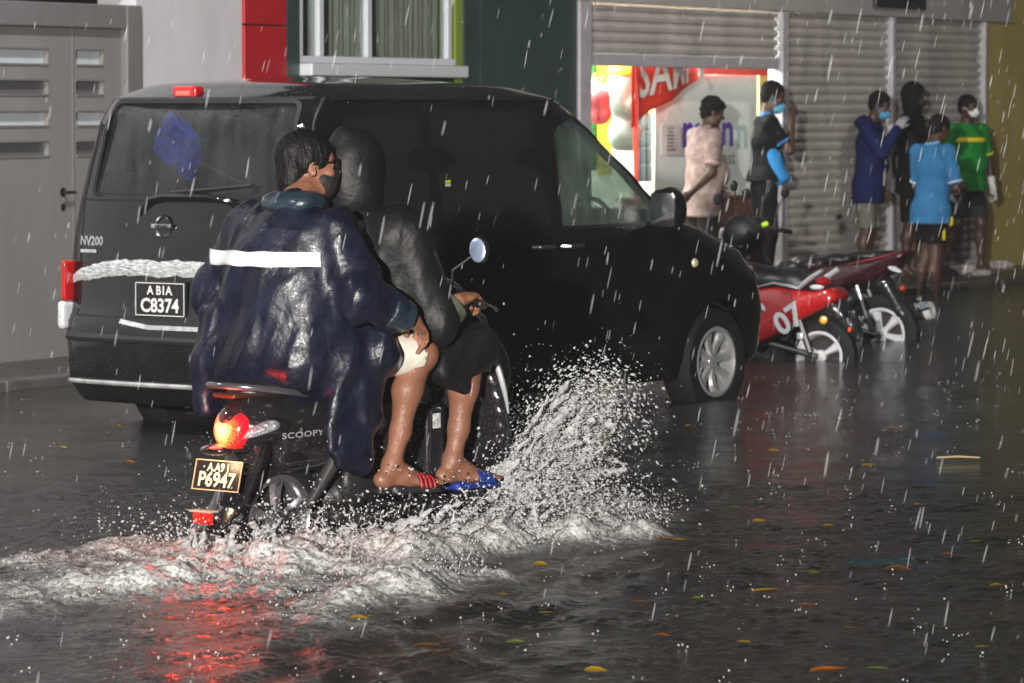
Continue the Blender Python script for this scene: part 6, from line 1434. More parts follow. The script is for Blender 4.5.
stander('man dressed all in black with a black hood and mask, behind the navy jacket', 911, 37.1, 0.045, 1.80, (0.9, -0.35), dict(skin=skin_s, top=cl('black_cloth', (0.007, 0.007, 0.008)), hem=0.44, sleeve=1.5, hood='up', hair=1, bottom=cl('black_trousers', (0.006, 0.006, 0.007)), leg=0.98, look=(1, -0.1, -0.1), mask=mat('black_mask_cloth', (0.01, 0.009, 0.009)), bulk=1.08,
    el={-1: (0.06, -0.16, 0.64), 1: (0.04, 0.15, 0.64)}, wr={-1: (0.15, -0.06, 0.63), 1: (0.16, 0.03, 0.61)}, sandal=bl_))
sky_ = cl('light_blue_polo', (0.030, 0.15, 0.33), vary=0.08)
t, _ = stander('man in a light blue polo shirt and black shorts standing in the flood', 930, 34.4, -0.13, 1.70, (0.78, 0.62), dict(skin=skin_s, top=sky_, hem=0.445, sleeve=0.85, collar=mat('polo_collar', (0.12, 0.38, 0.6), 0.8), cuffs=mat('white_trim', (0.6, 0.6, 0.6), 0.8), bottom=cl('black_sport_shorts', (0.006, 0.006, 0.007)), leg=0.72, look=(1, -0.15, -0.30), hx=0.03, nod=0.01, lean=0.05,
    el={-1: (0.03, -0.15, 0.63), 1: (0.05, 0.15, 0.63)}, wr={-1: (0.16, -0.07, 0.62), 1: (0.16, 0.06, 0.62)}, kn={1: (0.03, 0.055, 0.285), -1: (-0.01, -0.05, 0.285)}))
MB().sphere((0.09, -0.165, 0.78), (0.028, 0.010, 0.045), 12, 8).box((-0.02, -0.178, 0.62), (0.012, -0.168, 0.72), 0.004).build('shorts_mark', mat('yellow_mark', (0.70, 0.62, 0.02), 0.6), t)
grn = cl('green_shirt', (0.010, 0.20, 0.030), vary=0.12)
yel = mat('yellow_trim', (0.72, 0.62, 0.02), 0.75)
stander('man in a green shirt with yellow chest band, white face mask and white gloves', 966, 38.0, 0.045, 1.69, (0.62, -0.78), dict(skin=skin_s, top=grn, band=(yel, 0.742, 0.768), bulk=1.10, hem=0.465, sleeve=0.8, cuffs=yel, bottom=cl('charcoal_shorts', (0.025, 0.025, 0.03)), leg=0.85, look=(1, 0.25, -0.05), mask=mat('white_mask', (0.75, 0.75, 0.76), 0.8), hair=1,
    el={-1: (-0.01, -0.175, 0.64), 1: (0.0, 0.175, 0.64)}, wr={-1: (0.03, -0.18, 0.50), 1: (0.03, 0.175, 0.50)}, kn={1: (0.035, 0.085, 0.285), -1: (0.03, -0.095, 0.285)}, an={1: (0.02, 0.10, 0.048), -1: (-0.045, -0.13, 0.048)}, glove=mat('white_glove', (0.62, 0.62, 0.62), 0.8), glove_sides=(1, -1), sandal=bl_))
# ------------------------------------------------------------------ goods in the lit shop
ORD = 'first second third fourth fifth sixth seventh eighth ninth tenth eleventh twelfth thirteenth fourteenth fifteenth sixteenth seventeenth eighteenth nineteenth twentieth'.split()
Q = lambda x, y, l: FA.px(x, y, l)
def W2(v): return R0 @ Vector(v)
def quadbox(m, p0, p1, l, th):      # pixel rectangle as a board at depth l into the shop
    a, b = Q(p0[0], p0[1], l), Q(p1[0], p1[1], l); m.box((min(a.x, b.x), l, min(a.z, b.z)), (max(a.x, b.x), l + th, max(a.z, b.z)), 0.004); return m
posterm = mat('poster_white', (0.74, 0.84, 0.82), 0.5, vary=0.05); purple = mat('purple_ink', (0.08, 0.02, 0.42), 0.5); inkg = mat('grey_ink', (0.20, 0.25, 0.28), 0.5)
pb_ = FA.thing('poster_board', 'white board with purple lettering standing in the shop entrance', 'poster')
quadbox(MB(), (655, 74), (757, 200), 0.34, 0.03).build('board', posterm, pb_, smooth=False)
tf = lambda px, py, l=0.335, k=1.0: (lambda x, y: (Q(px, py, l).x + x * k, l, Q(px, py, l).z + y))
text('board_text', 'roon', 0.42, tf(708, 131, k=1.25), purple, pb_, bold=0.009); text('board_text', 'fast', 0.17, tf(728, 158, k=1.25), inkg, pb_, bold=0.0)
text('board_text', 'n', 0.42, tf(742, 133, k=1.2), mat('pale_blue_ink', (0.40, 0.55, 0.56), 0.5), pb_, bold=0.01)
q_ = FA.thing('display_board', 'pale yellow upright board at the right side of the shop entrance', 'panel')
quadbox(MB(), (759, 71), (776, 205), 0.36, 0.04).build('panel', mat('cream_yellow', (0.70, 0.62, 0.22), 0.6), q_, smooth=False)
cnt = FA.thing('shop_counter', 'low brown counter under the white board in the shop entrance', 'counter')
quadbox(MB(), (655, 201), (775, 262), 0.33, 0.35).build('front', mat('brown_wood', (0.14, 0.045, 0.03), 0.5, vary=0.3, stretch=(1, 1, 6)), cnt, smooth=False)
MB().box((Q(655, 200, 0.33).x - 0.02, 0.31, Q(655, 201, 0.33).z + 0.001), (Q(775, 200, 0.33).x + 0.02, 0.70, Q(655, 201, 0.33).z + 0.02)).build('top', mat('brown_wood', (0.14, 0.045, 0.03)), cnt, smooth=False)
# red hanging banner
bn = FA.thing('red_banner', 'red hanging banner with white letters draped at the top of the shop entrance', 'banner')
redc = mat('banner_red', (0.62, 0.035, 0.015), 0.6, vary=0.12, vscale=3)
def ban_edge(t):    # top and bottom edge in pixels
    xs_ = 631 + (699 - 631) * t; top = 58 + 6 * t; b = [(0, 128), (0.12, 124), (0.3, 110), (0.6, 98), (0.85, 88), (1, 80)]
    for (a, va), (c, vc) in zip(b, b[1:]):
        if t <= c: return xs_, top, va + (vc - va) * (t - a) / (c - a)
    return xs_, top, 80
def banf(t, v, off=0.0):
    x, a, b = ban_edge(min(max(t, 0), 1)); l = 0.10 + 0.03 * math.sin(t * 9) + off; p = Q(x, a + (b - a) * v, 0.10); return (p.x, l, p.z)
m = MB(); n1, n2 = 40, 10; m.add([banf(i / n1, j / n2) for i in range(n1 + 1) for j in range(n2 + 1)], [(i * (n2 + 1) + j, (i + 1) * (n2 + 1) + j, (i + 1) * (n2 + 1) + j + 1, i * (n2 + 1) + j + 1) for i in range(n1) for j in range(n2)])
ob = m.build('cloth', redc, bn); md = ob.modifiers.new('s', 'SOLIDIFY'); md.thickness = 0.004
def bantext(x, y):
    p = Q(634, 62, 0.085); u = p.x + (x + 0.70) * 1.03; k = (u - p.x) / (Q(699, 62, 0.085).x - p.x)
    hh = 0.36 - 0.13 * k; return (u, 0.068 + 0.03 * math.sin(k * 9), Q(640, 60, 0.085).z - 0.17 + (y * (hh / 0.30)) + 0.13 * k)
text('banner_text', 'SAMP(', 0.44, bantext, mat('banner_white', (0.75, 0.75, 0.70), 0.6), bn, bold=0.008)
MB().tube([Q(634, 60, 0.1), Q(635, 100, 0.1), Q(636, 160, 0.1), Q(636.5, 200, 0.1)], [0.015, 0.030, 0.024, 0.02], 8, flat=0.3).build('streamer', redc, bn)
b2 = FA.thing('red_banner', 'narrow red strip banner above the white board', 'banner')
quadbox(MB(), (700, 64), (776, 76), 0.30, 0.015).build('strip', redc, b2, smooth=False)
# side panels and goods left of the entrance
for (a, b, l), nm, lb, mt in ((((587, 60), (600, 170), 0.9), 'display_board', 'green display board at the left edge of the shop entrance', mat('shop_green', (0.02, 0.20, 0.05), 0.5)), (((600, 60), (612, 175), 0.85), 'display_board', 'mustard yellow display board beside the grey rucksack', mat('shop_yellow', (0.62, 0.50, 0.02), 0.5))):
    t = FA.thing(nm, lb, 'panel'); quadbox(MB(), a, b, l, 0.03).build('board', mt, t, smooth=False)
rk = FA.thing('rucksack', 'grey green rucksack with a yellow top hanging in the shop entrance', 'rucksack')
c0 = Q(622, 92, 0.45); gg = mat('grey_green_canvas', (0.20, 0.30, 0.26), 0.8, vary=0.2, vscale=9)
s_ = SDF(c0 - Vector((0.4, 0.3, 0.5)), c0 + Vector((0.4, 0.3, 0.4)), 0.012); s_.ell(c0, (0.17, 0.12, 0.24), 0.05).ell(c0 + Vector((0.02, -0.09, -0.10)), (0.12, 0.06, 0.10), 0.02).ell(c0 + Vector((0.05, 0, -0.35)), (0.20, 0.12, 0.16), 0.05); s_.build('bag', gg, rk)
s_ = SDF(c0 - Vector((0.3, 0.3, 0.1)), c0 + Vector((0.3, 0.3, 0.4)), 0.012); s_.ell(c0 + Vector((0, 0, 0.16)), (0.15, 0.12, 0.09), 0.02).half(c0 + Vector((0, 0, 0.13)), (0, 0, -1)).build('flap', mat('yellow_canvas', (0.70, 0.52, 0.03), 0.7), rk)
MB().tube([c0 + Vector((0.13, -0.1, -0.4)), c0 + Vector((0.20, -0.14, -0.15)), c0 + Vector((0.12, -0.12, -0.02)), c0 + Vector((0.0, -0.13, -0.12))], 0.022, 8, flat=0.4).build('strap', mat('pale_webbing', (0.45, 0.55, 0.48), 0.7), rk)
cb_ = FA.thing('coral_bag', 'rounded coral pink bag on display left of the rucksack', 'bag')
c1 = Q(598, 99, 0.40); s_ = SDF(c1 - Vector((0.25, 0.2, 0.3)), c1 + Vector((0.25, 0.2, 0.3)), 0.012); s_.ell(c1, (0.13, 0.09, 0.11), 0.03).ell(c1 + Vector((0.03, 0, -0.12)), (0.12, 0.09, 0.09), 0.04); s_.build('pouch', mat('coral_cloth', (0.75, 0.13, 0.14), 0.6), cb_)
MB().tube([c1 + Vector((-0.06, 0, 0.08)), c1 + Vector((-0.03, 0, 0.17)), c1 + Vector((0.04, 0, 0.17)), c1 + Vector((0.07, 0, 0.08))], 0.008, 6).build('handle', gg, cb_)
for i, (px, py, lb) in enumerate(((595, 84, 'small white cone ornament with orange tip, left of its pair'), (603, 87, 'small white cone ornament with orange tip, right of its pair'))):
    g_ = FA.thing('cone_ornament', lb, 'ornament'); c2 = Q(px, py, 0.42)
    MB().lathe([(0.0, 0.0), (0.05, 0.0), (0.045, 0.06), (0.025, 0.11)], c2 - Vector((0, 0, 0.08)), (0, 0, 1), 16).build('cone', posterm, g_); MB().lathe([(0.025, 0.11), (0.018, 0.15), (0.0, 0.18)], c2 - Vector((0, 0, 0.08)), (0, 0, 1), 16).build('tip', mat('orange_tip', (0.8, 0.30, 0.03), 0.5), g_)
# shelves with goods
sh_ = FA.thing('goods_shelf', 'yellow framed shelf with small boxes seen under the banner', 'shelf')
m = MB()
for y in (96, 112, 122): a, b = Q(672, y, 1.0), Q(700, y, 1.0); m.box((a.x, 0.9, a.z - 0.012), (b.x, 1.3, a.z + 0.012))
m.build('board', mat('shop_yellow', (0.62, 0.5, 0.02)), sh_, smooth=False); a, b = Q(671, 70, 1.0), Q(701, 130, 1.0); MB().box((a.x, 1.31, b.z), (b.x, 1.34, a.z)).build('back', posterm, sh_, smooth=False)
gc = [(0.02, 0.25, 0.05), (0.6, 0.5, 0.05), (0.05, 0.08, 0.12), (0.6, 0.6, 0.55), (0.5, 0.08, 0.05), (0.10, 0.35, 0.45), (0.3, 0.35, 0.1)]
for i in range(7):
    x_ = 674 + i * 3.7; base = Q(x_, 96 if i % 2 else 112, 1.0); hh = 0.05 + 0.05 * ((i * 37) % 5) / 5
    bxo = MB().box((base.x, 0.95, base.z + 0.0125), (base.x + 0.09 + 0.03 * (i % 3), 1.10, base.z + 0.0125 + hh), 0.006, M=R0).build('goods_box', mat('goods_%d' % i, gc[i], 0.5), None, smooth=False)
    tag(bxo, ORD[i] + ' small packet from the left on the shelf under the banner', 'box', 'small packets on the shop shelf')
# dark goods hanging in the middle
for i in range(16):
    x_ = 641 + (i % 4) * 6.5; y_ = 122 + (i // 4) * 17; p = Q(x_, y_, 0.55)
    col_ = [(0.02, 0.03, 0.05), (0.04, 0.10, 0.12), (0.25, 0.28, 0.30), (0.03, 0.03, 0.03)][(i * 7) % 4]
    s = SDF(p - Vector((0.1, 0.1, 0.13)), p + Vector((0.1, 0.1, 0.13)), 0.012); s.box(p, (0.055, 0.02, 0.075), 0.018).cone(p + Vector((0, 0, 0.06)), p + Vector((0, 0, 0.10)), 0.012, 0.008, 0.01)
    s.T = Matrix.Identity(4); ob = s.build('hanging_pouch', mat('pouch_%d' % ((i * 7) % 4), col_, 0.35), None); ob.location = FA.o; ob.rotation_euler = (0, 0, FA.rot)
    tag(ob, '%s from the left in the %s row of hanging pouches beside the white board' % (ORD[i % 4], ORD[i // 4]), 'pouch', 'small dark pouches hanging in the shop')
nt_ = FA.thing('paper_notice', 'white printed paper notice taped beside the white board', 'notice')
quadbox(MB(), (661, 124), (680, 154), 0.09, 0.003).build('sheet', mat('paper_white', (0.58, 0.56, 0.55), 0.7), nt_, smooth=False)
m = MB(); p = Q(670.5, 124, 0.087); rr2 = random.Random(3)
for i in range(7):
    z = p.z - 0.035 - 0.030 * i; w = 0.10 + 0.04 * rr2.random(); x = p.x - w / 2
    while x < p.x + w / 2: dx_ = 0.012 + 0.02 * rr2.random(); m.box((x, 0.0865, z - 0.006), (x + dx_, 0.0885, z + 0.006)); x += dx_ + 0.008
m.build('print', mat('print_grey', (0.10, 0.10, 0.11), 0.7), nt_, smooth=False)
# curtained dark stock behind the board fills the room
for i in range(5):
    st_ = FA.thing('stock_rack', ['tall rack of folded clothes at the back wall left', 'tall rack of boxed goods at the back of the shop', 'tall rack of green goods behind the white board', 'tall rack of dark goods behind the white board', 'tall rack of goods at the far right of the shop'][i], 'rack'); xa = x587 + 0.1 + i * 0.95
    MB().box((xa, 3.1, 0.08), (xa + 0.85, 3.14, 2.2)).build('back', inw, st_, smooth=False)
    for j in range(5):
        MB().box((xa, 2.7, 0.3 + 0.42 * j), (xa + 0.85, 3.09, 0.32 + 0.42 * j)).build('shelf', inw, st_, smooth=False)
        m = MB(); x = xa + 0.03
        while x < xa + 0.75: w = 0.06 + 0.1 * random.random(); m.box((x, 2.75, 0.322 + 0.42 * j), (x + w, 3.0, 0.40 + 0.42 * j + 0.2 * random.random()), 0.005); x += w + 0.01
        m.build('stock', mat('stock_%d' % ((i * 5 + j) % 7), gc[(i * 5 + j) % 7], 0.6), st_, smooth=False)
# rubble along the kerb by the last shutter
slab = mat('pale_stone', (0.34, 0.31, 0.28), 0.8, vary=0.35, vscale=8, bump=0.8, bscale=12)
for i, (px, py, w, d, hh, r, lb) in enumerate(((952, 273, 0.24, 0.16, 0.05, 20, 'pale broken slab at the feet of the man in black shorts'), (976, 264, 0.22, 0.12, 0.05, 50, 'pale broken slab just behind the green shirted man'), (994, 268, 0.20, 0.14, 0.05, 10, 'pale broken slab farthest right beside the olive wall'), (936, 268, 0.18, 0.12, 0.06, -30, 'pale broken slab left of the man in green'), (985, 274, 0.26, 0.10, 0.03, 75, 'thin flat pale slab in front of the olive wall'))):
    D_ = (HC - 0.045) * F / (py - HZ); X_ = (px - 512) * D_ / F
    bm = bmesh.new(); bmesh.ops.create_icosphere(bm, subdivisions=3, radius=1)
    for v in bm.verts:
        q = v.co.copy(); k = 1.0 / max(abs(q.x), abs(q.y), abs(q.z)) ** 0.75; v.co = Vector((q.x * k * w, q.y * k * d, q.z * k * hh)) * (1 + 0.18 * noise.noise(q * 2 + Vector((i * 9, 0, 0))))
    me = bpy.data.meshes.new('stone_slab'); bm.to_mesh(me); bm.free(); me.materials.append(slab)
    ob = bpy.data.objects.new('stone_slab', me); COL.objects.link(ob); ob.location = (X_, D_, 0.045 + hh * 0.7); ob.rotation_euler = (0, 0, D2R(r)); tag(ob, lb, 'stone')
# ------------------------------------------------------------------ splash, rain, leaves
def drop_material():
    m = bpy.data.materials.new('water_drop'); m.use_nodes = True; n = m.node_tree; b = n.nodes['Principled BSDF']
    b.inputs['Base Color'].default_value = (0.72, 0.73, 0.74, 1); b.inputs['Roughness'].default_value = 0.12; b.inputs['IOR'].default_value = 1.33
    b.inputs['Transmission Weight'].default_value = 0.42; b.inputs['Specular IOR Level'].default_value = 0.8
    return m
dropm = drop_material()
ICO = {}
for lv in (1, 2):
    bm = bmesh.new(); bmesh.ops.create_icosphere(bm, subdivisions=lv, radius=1); bm.verts.index_update()
    ICO[lv] = (np.array([v.co[:] for v in bm.verts]), np.array([[v.index for v in f.verts] for f in bm.faces])); bm.free()
def blobs(name, P, R, material, lv=1, S=None, dirs=None):
    V0, F0 = ICO[lv]; n = len(P); sc = np.ones((n, 3)) if S is None else S
    V = V0[None] * (R[:, None, None] * sc[:, None, :])
    if dirs is not None:
        z = dirs / np.linalg.norm(dirs, axis=1)[:, None]; a = np.cross(z, [0.3, 1, 0.1]); a /= np.linalg.norm(a, axis=1)[:, None]; b = np.cross(z, a)
        V = V[..., 0:1] * a[:, None] + V[..., 1:2] * b[:, None] + V[..., 2:3] * z[:, None]
    V = (V + P[:, None]).reshape(-1, 3); Fc = (F0[None] + (np.arange(n) * len(V0))[:, None, None]).reshape(-1, 3)
    me = bpy.data.meshes.new(name); me.vertices.add(len(V)); me.vertices.foreach_set('co', V.astype(np.float32).ravel())
    me.loops.add(Fc.size); me.loops.foreach_set('vertex_index', Fc.astype(np.int32).ravel()); me.polygons.add(len(Fc))
    me.polygons.foreach_set('loop_start', np.arange(0, Fc.size, 3, dtype=np.int32)); me.update(calc_edges=True)
    me.polygons.foreach_set('use_smooth', [True] * len(Fc)); me.materials.append(material)
    o = bpy.data.objects.new(name, me); COL.objects.link(o); return o
hx_, hy_ = SCO.h.x, SCO.h.y; rx_, ry_ = -SCO.l.x, -SCO.l.y
def toW(s, r, z): return np.stack([SCO.o.x + s * hx_ + r * rx_, SCO.o.y + s * hy_ + r * ry_, z], -1)
R_ = np.random.default_rng(21)
# the plume: pixel-free ballistic spray from the front wheel, thrown forwards and to the right
def spray(n, s0, s1, r0, r1, vs, vr, vz, tmax, tpow=1.0, jit=0.03):
    t = tmax * R_.random(n) ** tpow; s = R_.uniform(s0, s1, n); r = R_.uniform(r0, r1, n)
    a, b, c = [R_.normal(m, d, n) for m, d in (vs, vr, vz)]
    z = 0.02 + c * t - 4.9 * t * t; P = toW(s + a * t + R_.normal(0, jit, n), r + b * t + R_.normal(0, jit, n), z + R_.normal(0, jit * 0.5, n))
    v = toW(a, b, c - 9.8 * t) - toW(0 * a, 0 * a, 0 * a) ; k = z > -0.01
    return P[k], v[k]
Ps = []; Vs_ = []; Rs = []
def emit(P, v, rlo, rhi, p=2.2):
    Ps.append(P); Vs_.append(v); Rs.append(rlo + (rhi - rlo) * R_.random(len(P)) ** p)
emit(*spray(9500, 0.85, 1.35, 0.08, 0.20, (0.68, 0.25), (0.75, 0.25), (2.3, 0.5), 0.30, 0.8, 0.020), 0.0009, 0.0044, 2.6)
emit(*spray(3600, 1.05, 1.30, 0.08, 0.16, (0.62, 0.15), (0.72, 0.15), (3.15, 0.20), 0.46, 0.75, 0.018), 0.0011, 0.0060, 2.6)
emit(*spray(2600, 1.0, 1.45, 0.1, 0.3, (1.3, 0.5), (0.9, 0.4), (1.1, 0.35), 0.24, 0.8, 0.02), 0.0013, 0.005)
emit(*spray(3000, 0.3, 1.1, 0.20, 0.45, (0.5, 0.4), (1.0, 0.35), (1.35, 0.45), 0.30, 0.8, 0.02), 0.0015, 0.0055)
emit(*spray(900, 1.2, 1.4, -0.12, 0.05, (0.7, 0.3), (0.0, 0.3), (2.5, 0.5), 0.4, 0.8, 0.02), 0.0015, 0.005)
emit(*spray(2200, -0.55, 0.35, 0.0, 0.40, (-0.2, 0.5), (0.6, 0.5), (1.3, 0.5), 0.28, 0.9, 0.03), 0.0015, 0.0055)
emit(*spray(700, -0.45, 0.0, -0.35, 0.0, (-0.3, 0.5), (-0.6, 0.4), (1.1, 0.4), 0.26, 0.9, 0.03), 0.0015, 0.005)
# froth thrown up along the wake
n = 30000; s = R_.uniform(-2.9, 2.0, n); re = 0.34 + np.clip(1.45 - s, 0, 9) * 0.50 + 0.33 * np.exp(-((s - 1.2) / 0.5) ** 2); r = -0.42 + (re + 0.46) * R_.random(n) ** 0.8
Pw = toW(s, r, 0 * s); M2, rd, rd2, rr3, fr3 = wake(s, r, Pw[:, 0], Pw[:, 1]); keep = R_.random(n) < (M2 * (0.25 + 1.2 * rd + 1.1 * rd2 + 0.8 * fr3) * (1 - 0.85 * smooth(-0.7, -1.6, s) * smooth(0.4, 1.0, r)) * (1 - 0.6 * smooth(-0.4, -1.6, s))); s, r, rd = s[keep], r[keep], rd[keep]
z = 0.03 + R_.exponential(0.028, keep.sum()) * (1 + 1.4 * rd); P = toW(s, r, z); emit(P, np.tile([0.1, 0.1, 1.0], (len(P), 1)) + R_.normal(0, 0.5, (len(P), 3)), 0.0009, 0.0040, 3.0)
P = np.concatenate(Ps); V3 = np.concatenate(Vs_); RR = np.concatenate(Rs); st = np.ones((len(P), 3)); st[:, 2] = R_.uniform(0.9, 2.2, len(P)); st[:, 0] = R_.uniform(0.75, 1.1, len(P))
big = RR > 0.0042
o = blobs('splash_drops', P[~big], RR[~big], dropm, 1, st[~big], V3[~big] + 1e-3); tag(o, 'fine white spray of drops thrown up round the scooter wheels', 'spray', kind='stuff')
o = blobs('splash_drops', P[big], RR[big], dropm, 2, st[big], V3[big] + 1e-3); tag(o, 'larger glinting drops in the splash right of the front wheel', 'spray', kind='stuff')
# sheets and strands of water in the plume
lo = toW(np.array([-0.8]), np.array([0.3]), np.array([0.0]))[0]
s_ = SDF((-1.25, 13.9, -0.03), (0.75, 16.4, 0.62), 0.0095)
rn = random.Random(4)
def strand(s0, r0, vs, vr, vz, t0, t1, ra, k=0.022):
    pts = []; rs = []
    for i in range(6):
        t = t0 + (t1 - t0) * i / 5; p = toW(np.array([s0 + vs * t]), np.array([r0 + vr * t]), np.array([0.01 + vz * t - 4.9 * t * t]))[0]
        pts.append(Vector(p) + Vector((rn.gauss(0, 0.008), rn.gauss(0, 0.008), rn.gauss(0, 0.006)))); rs.append(ra * rn.uniform(0.4, 1.5) * (1 - 0.45 * i / 5))
    s_.chain(pts, rs, k)
for _ in range(45): strand(rn.uniform(0.95, 1.35), rn.uniform(0.08, 0.2), rn.gauss(0.75, 0.15), rn.gauss(0.85, 0.15), rn.gauss(2.1, 0.4), 0.0, rn.uniform(0.06, 0.14), rn.uniform(0.012, 0.022), 0.03)
for _ in range(230): strand(rn.uniform(0.90, 1.38), rn.uniform(0.08, 0.2), rn.gauss(0.68, 0.22), rn.gauss(0.75, 0.22), rn.gauss(2.1, 0.55), 0.0, rn.uniform(0.06, 0.22), rn.uniform(0.006, 0.016))
for _ in range(110): a = rn.uniform(0.05, 0.26); strand(rn.uniform(1.05, 1.38), rn.uniform(0.08, 0.2), rn.gauss(0.62, 0.13), rn.gauss(0.72, 0.13), rn.gauss(3.0, 0.25), a, a + rn.uniform(0.02, 0.06), rn.uniform(0.004, 0.009))
for _ in range(150): strand(rn.uniform(0.2, 1.1), rn.uniform(0.2, 0.5), rn.gauss(0.5, 0.3), rn.gauss(0.9, 0.3), rn.gauss(1.2, 0.4), 0.0, rn.uniform(0.05, 0.18), rn.uniform(0.005, 0.014))
for _ in range(150): strand(rn.uniform(-0.6, 0.3), rn.uniform(-0.15, 0.45), rn.gauss(-0.1, 0.4), rn.gauss(0.4, 0.4), rn.gauss(1.1, 0.4), 0.0, rn.uniform(0.05, 0.16), rn.uniform(0.004, 0.012))
def strand_material():
    m = dropm.copy(); m.name = 'water_strand'; b = m.node_tree.nodes['Principled BSDF']; b.inputs['Transmission Weight'].default_value = 0.45; b.inputs['Roughness'].default_value = 0.22
    n = m.node_tree; t = n.nodes.new('ShaderNodeTexNoise'); t.inputs['Scale'].default_value = 60; t.inputs['Detail'].default_value = 6; tc = n.nodes.new('ShaderNodeTexCoord'); n.links.new(tc.outputs['Object'], t.inputs['Vector'])
    bp = n.nodes.new('ShaderNodeBump'); bp.inputs['Strength'].default_value = 0.9; bp.inputs['Distance'].default_value = 0.01; n.links.new(t.outputs['Fac'], bp.inputs['Height']); n.links.new(bp.outputs[0], b.inputs['Normal']); return m
o = s_.build('splash', strand_material(), None, disp=lambda p, n: 0.004 * noise.noise(p * 60)); tag(o, 'rearing white splash of flood water beside the scooter front wheel', 'splash', kind='stuff')
# rain: falling drops drawn out by their speed
def rain_material():
    m = bpy.data.materials.new('rain_drop'); m.use_nodes = True; n = m.node_tree; n.nodes.clear(); L = n.links.new
    o = n.nodes.new('ShaderNodeOutputMaterial'); tr = n.nodes.new('ShaderNodeBsdfTransparent'); d = n.nodes.new('ShaderNodeBsdfPrincipled'); mx = n.nodes.new('ShaderNodeMixShader')
    d.inputs['Base Color'].default_value = (0.8, 0.82, 0.85, 1); d.inputs['Roughness'].default_value = 0.2; mx.inputs[0].default_value = 0.11
    L(tr.outputs[0], mx.inputs[1]); L(d.outputs[0], mx.inputs[2]); L(mx.outputs[0], o.inputs['Surface']); return m
n = 1900; D_ = 9.0 + 22 * R_.random(n) ** 0.9; px_ = 1084 - 1144 * R_.random(n) ** 2.2; py_ = R_.uniform(-20, 700, n)
P = np.stack([(px_ - 512) * D_ / F, D_, HC - (py_ - HZ) * D_ / F], -1); keep = (P[:, 2] > 0.05); P = P[keep]; D_ = D_[keep]; n = len(P)
RR = R_.uniform(0.0008, 0.0024, n) * (0.7 + D_ / 30); st = np.ones((n, 3)); st[:, 2] = R_.uniform(4, 18, n)
dr = np.stack([R_.normal(0.20, 0.035, n), R_.normal(0, 0.05, n), np.ones(n)], -1)
o = blobs('rain', P, RR, rain_material(), 2, st, dr); tag(o, 'slanting drops of falling rain catching the light', 'rain', kind='stuff')
# little crowns where drops strike the water
n = 420; D_ = R_.uniform(11, 24, n); px_ = R_.uniform(0, 1024, n); k = 0
Ps_ = []; 
for i in range(n):
    c0 = np.array([(px_[i] - 512) * D_[i] / F, D_[i], 0.0]); m_ = R_.integers(1, 6)
    for j in range(m_): Ps_.append(c0 + np.array([R_.normal(0, 0.014), R_.normal(0, 0.02), abs(R_.normal(0.012, 0.014))]))
P = np.array(Ps_); o = blobs('rain_splashes', P, R_.uniform(0.0012, 0.0042, len(P)), dropm, 1); tag(o, 'tiny drops bouncing where rain strikes the flood water', 'rain splash', kind='stuff')
# floating leaves and litter
def leaf_mesh(w, l, curl, seed):
    m = MB(); n = 8; vs = []
    for i in range(n + 1):
        t = i / n; hw = w * math.sin(math.pi * t ** 0.85) ** 0.8 * 0.5 + 0.0008; x = (t - 0.5) * l
        for j, y in enumerate((-1, -0.5, 0, 0.5, 1)): vs.append((x, y * hw, 0.004 + curl * (abs(y) * hw * 0.6 + 0.15 * (t - 0.5) ** 2 * l) + 0.002 * noise.noise(Vector((x * 40 + seed, y * 3, 0)))))
    m.add(vs, [(i * 5 + j, i * 5 + j + 1, (i + 1) * 5 + j + 1, (i + 1) * 5 + j) for i in range(n) for j in range(4)]); return m
lc = {'yellow': (0.30, 0.19, 0.015), 'orange': (0.30, 0.09, 0.012), 'green': (0.15, 0.22, 0.02), 'brown': (0.10, 0.05, 0.02)}
lv = [(768, 598, 'yellow', 0.10, 'only'), (808, 612, 'orange', 0.055, ''), (958, 460, 'tan', 0, ''), (667, 545, 'orange', 0.07, ''), (540, 571, 'yellow', 0.05, ''), (358, 626, 'yellow', 0.06, ''), (427, 655, 'brown', 0.08, ''), (503, 601, 'yellow', 0.035, ''), (813, 578, 'yellow', 0.05, ''), (880, 677, 'green', 0.055, ''), (831, 680, 'orange', 0.11, 'w'), (850, 636, 'brown', 0.05, ''), (921, 510, 'yellow', 0.05, ''), (978, 547, 'yellow', 0.045, ''), (830, 531, 'yellow', 0.045, ''), (769, 272, 'n', 0, ''), (816, 580, 'green', 0.04, ''),
      (680, 546, 'yellow', 0.05, ''), (760, 527, 'yellow', 0.05, ''), (663, 643, 'orange', 0.05, ''), (596, 680, 'yellow', 0.06, ''), (705, 540, 'green', 0.03, ''), (870, 470, 'yellow', 0.06, ''), (900, 577, 'brown', 0.09, ''), (1000, 592, 'yellow', 0.05, ''), (985, 655, 'yellow', 0.04, ''), (735, 512, 'green', 0.04, ''), (690, 430, 'yellow', 0.05, ''), (775, 455, 'yellow', 0.05, ''), (950, 560, 'orange', 0.04, ''), (640, 610, 'brown', 0.05, ''), (545, 620, 'yellow', 0.045, ''), (700, 605, 'green', 0.04, ''), (893, 432, 'orange', 0.06, ''), (620, 505, 'yellow', 0.05, ''), (745, 650, 'yellow', 0.04, ''), (515, 650, 'green', 0.05, ''), (128, 467, 'orange', 0.05, ''), (60, 452, 'yellow', 0.05, ''), (120, 430, 'yellow', 0.04, '')]
lr_ = random.Random(8)
order_ = {}
for c in lc: order_[c] = sorted([p[0] for p in lv if p[2] == c and p[3] <= 0.09])
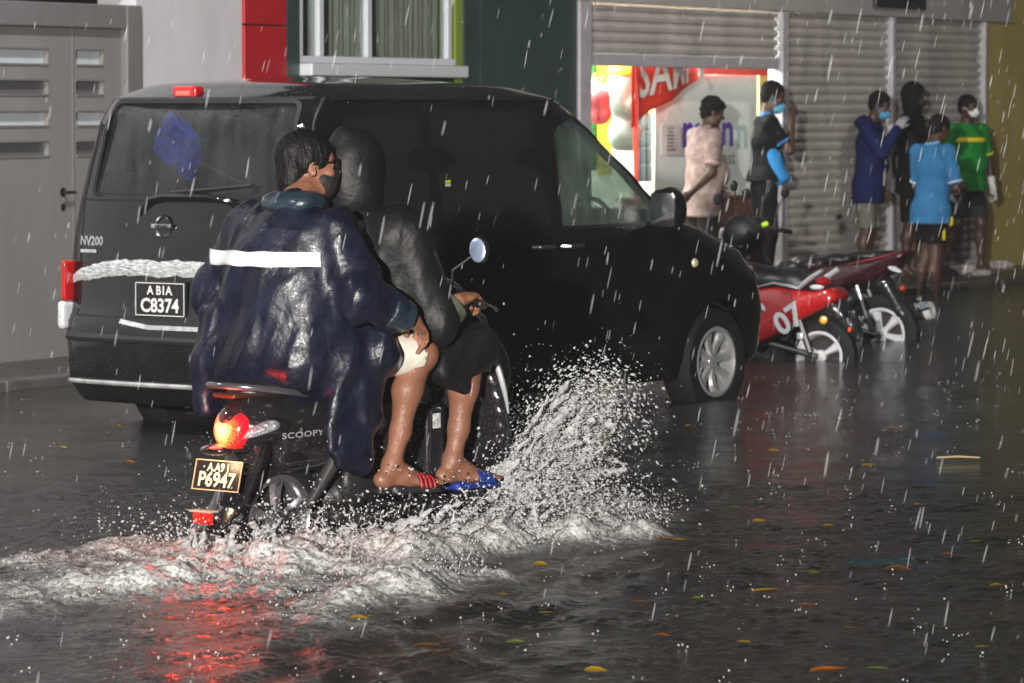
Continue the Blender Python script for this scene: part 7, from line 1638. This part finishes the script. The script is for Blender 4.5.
for i, (px, py, c, L0, fl_) in enumerate(lv):
    if c not in lc: continue
    D = HC * F / (py - HZ); X_ = (px - 512) * D / F; big_ = L0 > 0.09
    ob = leaf_mesh(L0 * (0.58 if not big_ else 0.5), L0 * 1.15, lr_.uniform(0.4, 1.2), i * 3.3).build('fallen_leaf', mat('leaf_' + c, lc[c], 0.35, coat=0.5, vary=0.25, vscale=30), None)
    ob.location = (X_, D, 0.012); ob.rotation_euler = (0, 0, lr_.uniform(-0.5, 0.5))
    tag(ob, '%s from the left of the small %s leaves floating on the water' % (ORD[order_[c].index(px)], c) if L0 <= 0.09 else ('large orange fallen leaf at the bottom edge of the water' if c == 'orange' else 'large yellow leaf floating in the lower right of the water'), 'leaf', 'fallen leaves floating on the flood water')
D = HC * F / (460 - HZ); ob = MB().tube([(-0.10, 0, 0.008), (0.0, 0.01, 0.012), (0.10, 0, 0.008)], [0.010, 0.012, 0.008], 8, flat=0.5).build('bamboo_sliver', mat('pale_wood', (0.5, 0.4, 0.22), 0.5)); ob.location = ((960 - 512) * D / F, D, 0); tag(ob, 'pale wooden sliver floating on the water far right', 'wood sliver')
D = HC * F / (566 - HZ); m = MB(); vs = [((i / 14 - 0.5) * 0.24, (j / 6 - 0.5) * 0.20 * (1 - 0.5 * abs(i / 7 - 1)), 0.006 + 0.022 * max(0, noise.noise(Vector((i * 0.45, j * 0.6, 3))))) for i in range(15) for j in range(7)]
m.add(vs, [(i * 7 + j, i * 7 + j + 1, (i + 1) * 7 + j + 1, (i + 1) * 7 + j) for i in range(14) for j in range(6)]); ob = m.build('plastic_bag', mat('thin_blue_plastic', (0.03, 0.12, 0.17), 0.3, alpha=0.55)); ob.location = ((884 - 512) * D / F, D, 0); tag(ob, 'scrap of thin blue plastic bag floating on the water', 'plastic bag')

# thin mist volume added over the street to lift the blacks
hz_ob = MB().box((-165, -60, -1.7), (165, 265, 9.5)).build('haze', None, None, smooth=False)
hm_ = bpy.data.materials.new('added_mist'); hm_.use_nodes = True; n = hm_.node_tree; n.nodes.clear()
o_ = n.nodes.new('ShaderNodeOutputMaterial'); v_ = n.nodes.new('ShaderNodeVolumePrincipled'); v_.inputs['Density'].default_value = 0.0006
v_.inputs['Color'].default_value = (0.92, 0.92, 0.94, 1); n.links.new(v_.outputs[0], o_.inputs['Volume']); hz_ob.data.materials.append(hm_); tag(hz_ob, 'thin grey mist volume added to lift the dark tones', None, kind='stuff')
